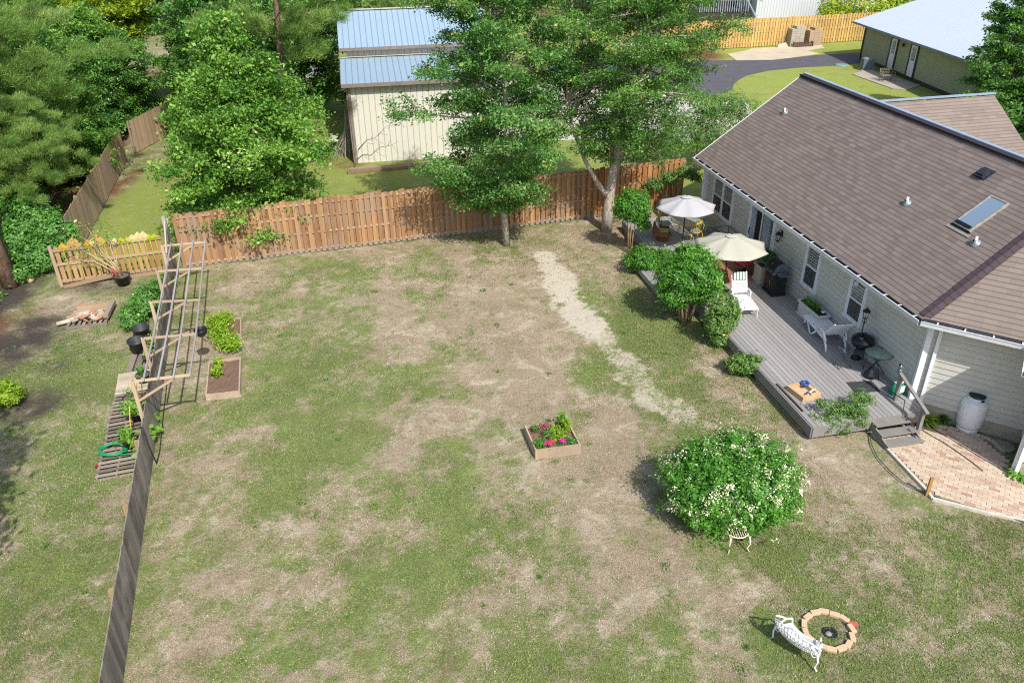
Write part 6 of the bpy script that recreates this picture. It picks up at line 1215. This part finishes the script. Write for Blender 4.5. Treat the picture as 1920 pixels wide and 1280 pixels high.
m.tube([(x, y, .5+.3*(y > .2)) for x, y in prf], .03, 8); V = [(x, y, .3) for x, y in prf]+[(x, y, .49+.3*(y > .2)) for x, y in prf]; m._add(V, [(i, i+1, i+8, i+7) for i in range(6)]); o = m.build('shell', wick, t); so = o.modifiers.new('s', 'SOLIDIFY'); so.thickness = .03
m = MB(); m.box((0, 0, .43), (.5, .5, .1)); soft(m.build('seat_cushion', simple('floral_cushion', '#c9bf7a', '#7f9a68', .9, 25), t)); m = MB(); m.box((0, .27, .72), (.5, .1, .5), M=Matrix.Rotation(-.25, 3, 'X')); soft(m.build('back_cushion', stripe_m, t))
# brown box by wall with iron stand
t = thing('storage_box', 'low tan box with black iron frame against the wall under the double window', 'box', D(25.6, 13.6), PS); m = MB(); m.box((0, 0, .2), (.42, .7, .36)); m.build('box_body', simple('tan_wicker_box', '#b08a6a', '#86654a', .8, 40), t); m = MB(); m.tube([(-.3, -.45, 0), (-.3, -.45, .62), (-.3, .45, .62), (-.3, .45, 0)], .012, 6); m.tube([(-.3, -.45, .62), (.3, -.45, .62), (.3, .45, .62), (-.3, .45, .62)], .012, 6); m.tube([(.3, -.45, .62), (.3, -.45, 0)], .012, 6); m.tube([(.3, .45, .62), (.3, .45, 0)], .012, 6); m.build('iron_frame', blk, t)
# rug
m = MB(); m.box(D(23.9, 12.95, DZ+.006), (1.7, 2.6, .012), PS+.0); o = m.build('outdoor_rug', simple('brick_red_rug', '#a06c56', '#865644', .95, 30), None, tuple(D(23.9, 12.95))); tag(o, 'brick red outdoor rug on the deck in front of the sliding door', 'rug')
m = MB(); m.box(D(25.3, 13.4, DZ+.005), (.6, .9, .01), PS); o = m.build('door_mat', simple('dark_mat', '#4c4a48', '#2e2d2c', .95, 40), None, tuple(D(25.3, 13.4))); tag(o, 'dark mat by the wall left of the sliding door', 'mat')
m = MB(); m.box(D(15.8, 13.05, DZ+.006), (.52, .72, .012), PS+math.pi/2-.12); o = m.build('door_mat', simple('charcoal_mat', '#3f4144', '#2a2b2d', .95, 60), None, tuple(D(15.8, 13.05))); tag(o, 'charcoal door mat at the top of the deck steps', 'mat')
# red swivel chair
red = simple('coral_red_cushion', '#c64448', '#a03438', .85, 9)
t = thing('swivel_chair', 'black swivel patio chair with coral red cushions beside the cream umbrella', 'chair', D(23.25, 13.2), PS-math.pi/2+.35); t.scale = (.85,)*3
m = MB(); m.tube([(.3*math.cos(a), .3*math.sin(a), .02) for a in np.linspace(0, 6.283, 30)], .018, 6); [m.tube([(.3*math.cos(a), .3*math.sin(a), .02), (.0, 0, .1)], .014, 5) for a in (0, 1.57, 3.14, 4.71)]; m.tube([(0, 0, .08), (0, 0, .38)], .035, 8); m.build('swivel_base', blk, t)
m = MB(); m.box((0, 0, .46), (.52, .52, .11)); soft(m.build('seat_cushion', red, t)); m = MB(); m.box((0, .28, .78), (.5, .1, .55), M=Matrix.Rotation(-.2, 3, 'X')); soft(m.build('back_cushion', simple('tan_back_cushion', '#b88a5c', '#94683f', .85, 9), t))
m = MB(); m.tube([(-.27, -.25, .4), (-.3, -.22, .64), (-.29, .2, .66), (-.27, .34, 1.05), (.27, .34, 1.05), (.29, .2, .66), (.3, -.22, .64), (.27, -.25, .4), (-.27, -.25, .4)], .014, 6); m.tube([(-.27, .26, .4), (-.27, -.25, .4)], .014, 6); m.tube([(.27, .26, .4), (.27, -.25, .4)], .014, 6); m.build('frame', blk, t)
# white plastic loungers
wp = simple('white_resin', '#eceef0', '#d8dbdf', .45, 6)
def chaise(lb, loc, rz, ba=55, cushion=False):
    t = thing('chaise_lounge', lb, 'lounger', loc, rz, 'white resin loungers'); m = MB()
    for i in range(13): m.box((0, -.95+.098*i, .33), (.56, .07, .022))
    m.build('seat', wp, t)
    c_, s_ = math.cos(math.radians(ba)), math.sin(math.radians(ba)); m = MB()
    for i in range(9): q = .08+.085*i; m.box((0, .3+q*c_, .34+q*s_), (.54, .062, .02), M=Matrix.Rotation(math.radians(ba), 3, 'X'))
    for x in (-.28, .28): m.beam((x, .3, .34), (x, .3+.85*c_, .34+.85*s_), .035, .04)
    m.build('backrest', wp, t)
    for x in (-.3, .3):
        m = MB(); m.beam((x, -1.0, .32), (x, .55, .32), .04, .07); m.build('side_rail', wp, t)
        m = MB(); m.tube([(x*1.05, .0, .33), (x*1.12, .08, .52), (x*1.12, .4, .52), (x*1.05, .6, .3)], .024, 6); m.build('armrest', wp, t)
        m = MB(); m.tube([(x, -.98, .33), (x, -.86, .2), (x, -1.0, 0)], .028, 6); m.build('leg', wp, t)
        m = MB(); m.tube([(x, -.75, .32), (x, -.45, .01), (x, -.35, .02), (x, -.05, .32)], .03, 6); m.build('leg', wp, t)
        m = MB(); m.tube([(x, .4, .33), (x, .6, .18), (x, .68, .0)], .03, 6); m.build('leg', wp, t)
    if cushion: m = MB(); q = .62; m.box((0, .3+q*c_-.03, .42+q*s_), (.52, .3, .07), M=Matrix.Rotation(math.radians(ba), 3, 'X')); soft(m.build('head_cushion', stripe_g, t), .03)
    return t
chaise('white resin lounger in the shade at the wall near the kettle grill', D(18.35, 13.45), PS+math.pi+.0-.12, 50)
chaise('white resin lounger with green striped head cushion under the cream umbrella', D(21.0, 12.0), PS-.16, 62, True).scale = (.86,)*3
chaise('white resin lounger left of the umbrella pole, half hidden by the shrub tree', D(21.75, 11.15), PS-.1, 55).scale = (.86,)*3
# square planter
crm = simple('cream_planter', '#cfcabd', '#b3ad9f', .7, 5)
t = thing('square_planter', 'square cream planter with fern beside the gas grill', 'planter', D(22.55, 13.55), PS)
m = MB(); m.box((0, 0, .05), (.52, .52, .1)); m.box((0, 0, .32), (.46, .46, .46)); 
for a, b, s_ in (((-.24, 0), 0, (.05, .53, .07)), ((.24, 0), 0, (.05, .53, .07)), ((0, -.24), 0, (.43, .05, .07)), ((0, .24), 0, (.43, .05, .07))): m.box((a[0], a[1], .585), s_)
m.build('planter_box', crm, t); m = MB(); m.box((0, 0, .57), (.43, .43, .04)); m.build('soil', soil, t)
n = 1500; a = RS.rand(n)*6.28; r = RS.rand(n)**.6; Pf = np.stack([np.cos(a)*r*.36, np.sin(a)*r*.36, .62+.38*np.sin(r*2.4)+RS.randn(n)*.03], 1); T, B, L, W_ = leafset(Pf, .09, .3, .3); quads('fern', Pf, T, B, L, W_, .5+RS.randn(n)*.2, foliage('fern_green', '#1f6a2c', '#5aa84a', None, .3), t)
t = thing('rectangular_planter', 'long white rectangular planter with low green plant under the middle window', 'planter', D(19.55, 13.68), PS)
m = MB(); m.box((0, 0, .03), (.42, 1.2, .06)); m.box((0, 0, .23), (.36, 1.12, .36))
for x in (-.19, .19): m.box((x, 0, .44), (.045, 1.22, .06))
for y in (-.585, .585): m.box((0, y, .439), (.335, .045, .058))
m.build('planter_box', simple('white_planter', '#dcdad6', '#c2bfba', .65, 5), t); m = MB(); m.box((0, 0, .42), (.33, 1.1, .03)); m.build('soil', simple('dark_potting_soil', '#3a2c24', '#1f1814', .95, 20), t); plantlet('', (0, .12, .42), .16, .2, 100, .06, F_CR, t, 'plant')
Pp = np.stack([RS.randn(900)*.07, .12+RS.uniform(-.38, .38, 900), .44+np.abs(RS.randn(900))*.08], 1); T, B, L, W_ = leafset(Pp, .06, .4, .5); quads('plant', Pp, T, B, L, W_, RS.rand(900), F_CR, t); m = MB(); m.lathe((.05, -.42, .46), [(.02, 0), (.05, .03), (.06, .06), (.04, .08)], 10); m.build('shell_ornament', wp, t)
# gas grill
t = thing('gas_grill', 'dark gas grill on a closed cabinet between square planter and window', 'grill', D(21.65, 13.5), PS-math.pi/2); gm = simple('charcoal_metal', '#3c4146', '#26292c', .4, 9, metal=.4); sv = simple('silver_grey_metal', '#7f8b96', '#5c6670', .35, 6, metal=.5)
m = MB(); m.box((0, 0, .04), (.68, .52, .08)); m.box((0, 0, .42), (.6, .45, .7)); m.build('cabinet', gm, t); m = MB(); m.box((-.0, -.232, .4), (.5, .015, .6)); m.build('cabinet_door', blk, t); m = MB(); m.tube([(.1, -.25, .3), (.1, -.27, .5)], .01, 6); m.build('handle', sv, t)
m = MB(); m.box((0, -.25, .82), (.62, .08, .12), M=Matrix.Rotation(-.5, 3, 'X')); m.build('control_panel', sv, t); m = MB(); [m.lathe((x, -.3, .84), [(.001, .0), (.028, 0), (.028, .03), (.001, .03)], 10, M=Matrix.Rotation(1.3, 3, 'X')) for x in (-.2, 0, .2)]; m.build('knob', blk, t)
m = MB(); pr = [(math.cos(a)*.27, .86+math.sin(a)*.28) for a in np.linspace(0, math.pi, 11)]; Lp = [Vector((-.29, y, z)) for y, z in pr]; Rp = [Vector((.29, y, z)) for y, z in pr]; m._add(Lp+Rp, [(i, i+1, 12+i, 11+i) for i in range(10)]); m.build('lid', blk, t)
for x in (-.3, .3): m = MB(); Pq = [Vector((x+(.012 if q else -.012), y*1.04, .86+(z-.86)*1.04)) for q in (0, 1) for y, z in pr]; m._add(Pq, [tuple(range(10, -1, -1)), tuple(range(11, 22))]+[(i, (i+1) % 11, 11+(i+1) % 11, 11+i) for i in range(11)]); m.build('lid_end', sv, t)
m = MB(); m.lathe((0, -.2, 1.06), [(.001, .02), (.03, .015), (.035, 0)], 12); m.build('thermometer', sv, t)
m = MB(); m.box((-.5, 0, .84), (.36, .42, .03)); m.box((.46, 0, .84), (.28, .42, .03)); m.build('side_shelf', sv, t)
# lamp post with lantern
t = thing('garden_lamp', 'black lamp post with hexagonal lantern against the wall by the kettle grill', 'lamp', D(17.2, 13.72)); m = MB(); m.lathe((0, 0, 0), [(.001, 0), (.14, 0), (.13, .05), (.04, .1), (.03, .3), (.018, .34)], 16); m.tube([(0, 0, .3), (0, 0, 1.3)], .016, 8); [m.tube([(0, 0, 1.12), (s_*.06, 0, 1.22), (s_*.05, 0, 1.36)], .007, 5) for s_ in (-1, 1)]; m.build('post', blk, t)
m = MB(); c = Vector((0, 0, 1.42)); [m.tube([c+Vector((.055*math.cos(a), .055*math.sin(a), -.1)), c+Vector((.085*math.cos(a), .085*math.sin(a), .1))], .007, 4) for a in np.arange(6)*math.pi/3]; m.lathe(c, [(.12, .1), (.11, .115), (.03, .19), (.012, .24), (.001, .25)], 6, sm=False); m.lathe(c, [(.065, -.1), (.05, -.12), (.001, -.12)], 6, sm=False); m.build('lantern', blk, t); m = MB(); m.lathe(c, [(.05, -.09), (.078, .095)], 6, sm=False); m.build('lantern_glass', MATS['lantern_glass'], t)
# kettle grill
t = thing('kettle_grill', 'round black kettle grill standing behind the small glass table', 'grill', D(16.95, 13.62), PS); t.scale = (1.15,)*3; m = MB(); m.lathe((0, 0, .62), [(.001, -.2), (.15, -.17), (.25, -.08), (.28, .0)], 28); m.build('bowl', simple('black_enamel', '#131518', '#0c0d0f', .15, 3), t)
m = MB(); m.lathe((0, 0, .63), [(.29, 0), (.29, .02), (.25, .1), (.14, .17), (.001, .19)], 28); m.build('lid', simple('black_enamel', '#131518', '#0c0d0f', .15, 3), t); m = MB(); m.tube([(-.05, 0, .81), (-.04, 0, .86), (.04, 0, .86), (.05, 0, .81)], .012, 6); m.build('handle', blk, t); m = MB(); m.lathe((-.13, -.1, .78), [(.045, -.01), (.045, .006), (.001, .01)], 14); m.build('vent_cap', sv, t)
for k in range(3): a = k*2.09+.5; m = MB(); m.tube([(.17*math.cos(a), .17*math.sin(a), .5), (.26*math.cos(a), .26*math.sin(a), .0)], .011, 6); m.build('leg', sv, t)
m = MB(); m.lathe((0, 0, .3), [(.001, 0), (.16, .0), (.17, .02)], 18); m.build('ash_catcher', sv, t)
# glass bistro table
t = thing('glass_table', 'small round green glass table on folding black legs near the steps', 'table', D(16.3, 13.7), .4); m = MB(); m.lathe((0, 0, .7), [(.001, 0), (.36, 0), (.36, .008), (.001, .01)], 36); m.build('glass_top', glass('green_table_glass', '#8fb3a4', .06, .45), t); m = MB(); m.tube([(.365*math.cos(a), .365*math.sin(a), .7) for a in np.linspace(0, 6.283, 40)], .011, 6); m.build('rim', simple('dark_green_rim', '#39564a', '#26392f', .4, 9), t)
for k in range(4): a = k*math.pi/2; m = MB(); m.tube([(.25*math.cos(a), .25*math.sin(a), .69), (-.05*math.cos(a), -.05*math.sin(a), .35), (.3*math.cos(a+2.8), .3*math.sin(a+2.8), 0)], .011, 6); m.build('leg', blk, t)
m = MB(); m._add([(.12*math.cos(a)*r_+.03, .12*math.sin(a)*r_-.05, z) for z, r_ in ((0, 1.3), (.1, 1.5), (.2, .9), (.28, .3)) for a in np.linspace(0, 6.283, 9)[:-1]], [(i*8+k, i*8+(k+1) % 8, (i+1)*8+(k+1) % 8, (i+1)*8+k) for i in range(3) for k in range(8)]+[tuple(range(24, 32))]); o = m.build('garbage_bag', simple('black_bag', '#222328', '#101114', .3, 12)); o.location = D(16.25, 13.5); tag(o, 'crumpled black bag lying under the small glass table', 'bag')
# folding chair frame beside table
t = thing('tray_stand', 'thin silver folding stand between the lounger and the small glass table', 'stand', D(16.75, 13.1), .2); m = MB(); m.tube([(-.2, 0, 0), (.15, 0, .6)], .01, 6); m.tube([(.2, 0, 0), (-.15, 0, .6)], .01, 6); m.tube([(-.2, .3, 0), (.15, .3, .6)], .01, 6); m.tube([(.2, .3, 0), (-.15, .3, .6)], .01, 6); m.tube([(-.2, 0, 0), (-.2, .3, 0)], .01, 6); m.tube([(.2, 0, 0), (.2, .3, 0)], .01, 6); m.tube([(-.15, 0, .6), (-.15, .3, .6)], .01, 6); m.tube([(.15, 0, .6), (.15, .3, .6)], .01, 6); m.build('frame', sv, t)
# green bag, figure, box, tape, tool
t = thing('fertilizer_bag', 'bright green and white plastic sack leaning on the corner post by the steps', 'sack', D(15.3, 13.72), .4); V = []; 
for z, w_, d_ in ((0, .2, .1), (.1, .22, .12), (.25, .2, .1), (.36, .17, .05), (.4, .17, .015)):
    for a in np.linspace(0, 6.283, 13)[:-1]: V.append((w_*math.copysign(abs(math.cos(a))**.6, math.cos(a))+RS.randn()*.008, d_*math.copysign(abs(math.sin(a))**.6, math.sin(a))+RS.randn()*.008, z))
m = MB(); m._add(V, [(i*12+k, i*12+(k+1) % 12, (i+1)*12+(k+1) % 12, (i+1)*12+k) for i in range(4) for k in range(12)]+[tuple(range(48, 60))], .5, True); m.build('sack', simple('green_sack', '#1f9a72', '#14785a', .4, 6), t); m = MB(); m.box((0, -.115, .2), (.24, .012, .2)); m.box((0, -.02, .385), (.3, .12, .012)); m.build('white_panel', wp, t)
t = thing('rail_ornament', 'small dark ornament with a pale cap on top of the deck handrail', 'ornament', H(15.15, 13.5, 1.31)); m = MB(); m.lathe((0, 0, 0), [(.001, 0), (.07, .0), (.06, .03), (.02, .05), (.05, .09), (.055, .13), (.001, .17)], 12); m.build('finial_body', sv, t); m = MB(); m.lathe((0, .03, .15), [(.03, -.04), (.045, 0), (.02, .05), (.001, .06)], 10); m.build('finial_top', blk, t)
bxm = wood('fresh_pine_box', '#d0b08a', '#b08c64', None, (12, 12, 12), .6, .4)
t = thing('wooden_box', 'new pine frame box at the lawn edge of the deck', 'wooden box', D(15.88, 11.3), PS+.18)
for x, y, a, b in ((-.25, 0, .09, .66), (.25, 0, .09, .66), (0, -.285, .405, .09), (0, .285, .405, .09)): m = MB(); m.box((x, y, .07), (a, b, .14)); m.build('side', bxm, t)
m = MB(); m.box((0, 0, .012), (.45, .5, .02)); m.build('bottom', simple('pale_ply', '#cdbb9c', '#a8967a', .7, 9), t)
m = MB(); m.lathe(D(16.1, 11.45, DZ+.14), [(.05, 0), (.05, .05), (.115, .05), (.115, 0), (.05, 0)], 26); o = m.build('tape_roll', simple('blue_tape', '#2f55a8', '#1f3c80', .5, 9), None, tuple(D(16.1, 11.45, DZ+.14))); tag(o, 'blue roll of tape lying on the pine box', 'tape roll')
t = thing('caulking_gun', 'silver hand tool lying across the near side of the pine box', 'hand tool', D(15.7, 11.42, DZ+.15), PS+.5); m = MB(); m.tube([(-.12, 0, .03), (.1, 0, .03)], .026, 10); m.tube([(.1, 0, .03), (.2, 0, .03)], .009, 6); m.build('barrel', wi, t); m = MB(); m.tube([(-.12, 0, .03), (-.15, -.08, .01)], .014, 6); m.build('handle', simple('blue_grip', '#3c50a0', '#2a3878', .5, 9), t)
m = MB(); m.beam(D(16.45, 10.82, DZ+.02), D(15.1, 10.85, DZ+.02), .035, .03); tag(m.build('timber_strip', simple('dark_strip', '#4a3a30', '#2e241e', .8, 9), None, tuple(D(15.8, 10.83))), 'thin dark timber strip along the deck edge beside the pine box', 'timber strip')
# ------------------------------------------------------------------ BY THE WING WALL
t = thing('propane_tank', 'white upright propane tank with dark green cap against the wing wall', 'propane tank', Vector((11.83, 16.78, 0))); t.scale = (.87, .87, .85); tw = simple('white_tank_paint', '#f0f1f3', '#dfe1e4', .35, 3)
m = MB(); m.lathe((0, 0, .12), [(.001, -.02), (.2, .0), (.33, .05), (.355, .14), (.358, .5), (.355, .82), (.32, .93), (.2, 1.01), (.001, 1.04)], 36); m.build('tank_body', tw, t); m = MB(); m.lathe((0, 0, 0), [(.3, 0), (.3, .17), (.28, .17), (.28, 0)], 28); m.build('foot_ring', tw, t)
m = MB(); m.lathe((0, 0, 1.1), [(.21, -.04), (.215, .13), (.2, .13), (.195, -.04)], 28); m.build('collar', tw, t); m = MB(); m.lathe((0, 0, 1.22), [(.226, -.02), (.226, .03), (.19, .06), (.001, .07)], 28); m.build('cap', simple('dark_green_cap', '#2c3d36', '#1a2621', .5, 6), t); m = MB(); m.box((.06, -.212, 1.14), (.1, .02, .06)); m.build('vent_slot', blk, t)
t = thing('stepping_stone', 'round grey stepping stone with raised triangle pattern beside the patio', 'stepping stone', at(1882, 838)+Z3*.03, .3); m = MB(); m.lathe((0, 0, 0), [(.001, -.03), (.235, -.03), (.24, .015), (.2, .02), (.001, .02)], 30); m.build('stone_disc', simple('grey_cast_stone', '#aaa69c', '#7c786f', .9, 20, bmp=.01), t); m = MB(); pts = [Vector((.17*math.cos(a), .17*math.sin(a), .024)) for a in (1.57, 3.67, 5.76)]; [m.beam(pts[k], pts[(k+1) % 3], .02, .012) for k in range(3)]; m.tube([(-.06, -.02, .024), (0, .05, .026), (.05, -.02, .026), (-.02, -.06, .024)], .008, 5); m.build('relief', simple('grey_cast_stone', '#aaa69c', '#7c786f', .9, 20), t)
def blades(name, lb, cat, p, n, L_, fm_, w_=.02, up=.7):
    t = thing(name, lb, cat, p); a = RS.rand(n)*6.28; el = RS.uniform(.25, 1.2, n)*up+.2; segs = 4; Pn = []; Tn = []; Bn = []; Ln = []
    for k in range(segs):
        f_ = (k+.5)/segs; x = np.cos(a)*L_*f_*np.cos(el); y = np.sin(a)*L_*f_*np.cos(el); z = L_*(f_*np.sin(el)-.45*f_*f_); Pn.append(np.stack([x, y, z+.02], 1)); dz = np.sin(el)-.9*f_; T = unit(np.stack([np.cos(a)*np.cos(el), np.sin(a)*np.cos(el), dz], 1)); Tn.append(T); Bn.append(unit(np.stack([-np.sin(a), np.cos(a), 0*a], 1))); Ln.append(np.full(n, L_/segs*.62))
    quads('leaves', np.concatenate(Pn), np.concatenate(Tn), np.concatenate(Bn), np.concatenate(Ln), w_, .5+RS.randn(n*segs)*.2, fm_, t); return t
blades('ornamental_grass', 'yellow-green clump of arching leaves at the foot of the wing wall near the steps', 'plant', at(1730, 790), 90, .5, F_LIME, .022); blades('ornamental_grass', 'fine dark green clump between the yellow-green clump and the propane tank', 'plant', at(1767, 792), 150, .36, F_CR, .008, 1.1)
shrub_model('groundcover', 'bright rounded leafy plant tucked beside the deck steps', 'plant', at(1692, 772), [(0, 0, .2, .25, .3, .22), (.15, .25, .2, .2, .2, .2)], 900, .07, F_SG)
t = thing('sago_palm', 'small dark feathery palm against the wing wall right of the propane tank', 'palm', at(1886, 800)); n = 0; PP = []; TT = []; BB = []
for k in range(12):
    a = k*.62; el = .5+RS.rand()*.8
    for j in range(16):
        f_ = (j+1)/16; c = np.array([math.cos(a)*math.cos(el)*f_*.5, math.sin(a)*math.cos(el)*f_*.5, .5*(f_*math.sin(el)-.35*f_*f_)+.05])
        for sg in (-1, 1): d_ = unit(np.array([[-math.sin(a)*sg+math.cos(a)*.5, math.cos(a)*sg+math.sin(a)*.5, .1]]))[0]; PP.append(c+d_*.06); TT.append(d_); BB.append(unit(np.cross(d_, [0, 0, 1.])[None])[0])
quads('fronds', np.array(PP), np.array(TT), np.array(BB), .075*np.ones(len(PP)), .009, .4+RS.randn(len(PP))*.2, F_DK, t); m = MB(); m.lathe((0, 0, 0), [(.06, 0), (.07, .06), (.03, .1)], 10); m.build('stem', bk_tan, t)
blades('lily_plant', 'broad-leaved bright plant at the right picture edge below the corner downspout', 'plant', at(1915, 893), 50, .5, F_SG, .04); blades('lily_plant', 'small pale leafed plant beside the dark feathery palm', 'plant', at(1900, 812), 40, .28, F_CR, .016)
def hose(lb, pts, r, mat): m = MB(); P = [Vector((p.x, p.y, p.z+r+.03)) for p in pts]; m.tube(P, r, 7); tag(m.build('garden_hose', mat, None, tuple(P[0])), lb, 'hose')
dh = simple('dark_grey_hose', '#3a3f42', '#26292b', .5, 9)
hose('dark hose running across the brick patio, shorter one ending at the middle', [at(1716, 793), at(1716, 800), at(1738, 815), at(1770, 833), at(1795, 850), at(1820, 868), at(1842, 885)], .014, dh); hose('dark hose running across the brick patio to the corner plant', [at(1738, 795), at(1752, 808), at(1790, 830), at(1830, 855), at(1870, 878), at(1895, 895), at(1925, 908)], .012, dh)
hose('green-grey hose curving over the lawn beside the patio edging', [at(1630, 815), at(1633, 835), at(1645, 860), at(1668, 885), at(1690, 905), at(1715, 918), at(1735, 925), at(1760, 935), at(1840, 958), at(1925, 982)], .013, simple('green_grey_hose', '#4a6a5c', '#2f463c', .5, 9))
m = MB(); m.tube([D(15.3, 13.45, .6), H(14.6, 13.4, .75), H(14.5, 13.35, .5), H(14.3, 13.3, .46), H(14.15, 13.32, .2), H(14.0, 13.2, .3), H(13.8, 13.35, .1)], .012, 6); tag(m.build('power_cable', dh, None, tuple(D(15.3, 13.45))), 'dark cable looped down over the deck steps beside the handrail', 'cable')
m = MB(); m.box((0, 0, .25), (.07, .05, .56)); o = m.build('wooden_stake', wood('rough_stake', '#a9834c', '#7c5c30', None, (20, 20, 3))); o.location = at(1737, 928); tag(o, 'short wooden stake at the bend of the patio edging', 'stake')
# bare branch by barn, low lattice box at far deck end
m = MB(); p0 = Vector((-7.6, 39.6, .9)); m.tube(curve(p0, p0+Vector((2.6, -.3, 1.7)), .03, 6, .03), [.03, .024, .018, .012, .008, .004], 5)
for k in range(10): q = p0+Vector((2.6, -.3, 1.7))*(.2+.07*k); m.tube(curve(q, q+Vector((RS.uniform(-.2, .7), RS.uniform(-.3, .3), RS.uniform(-.5, .7))), 0, 4, .04), [.01, .008, .005, .003], 4)
m.tube([p0+Vector((-.3, -.1, -.9)), p0], [.04, .03], 5); tag(m.build('dead_branch', bk_grey, None, tuple(p0)), 'bare dead branch sticking up in front of the left end of the barn', 'branch')
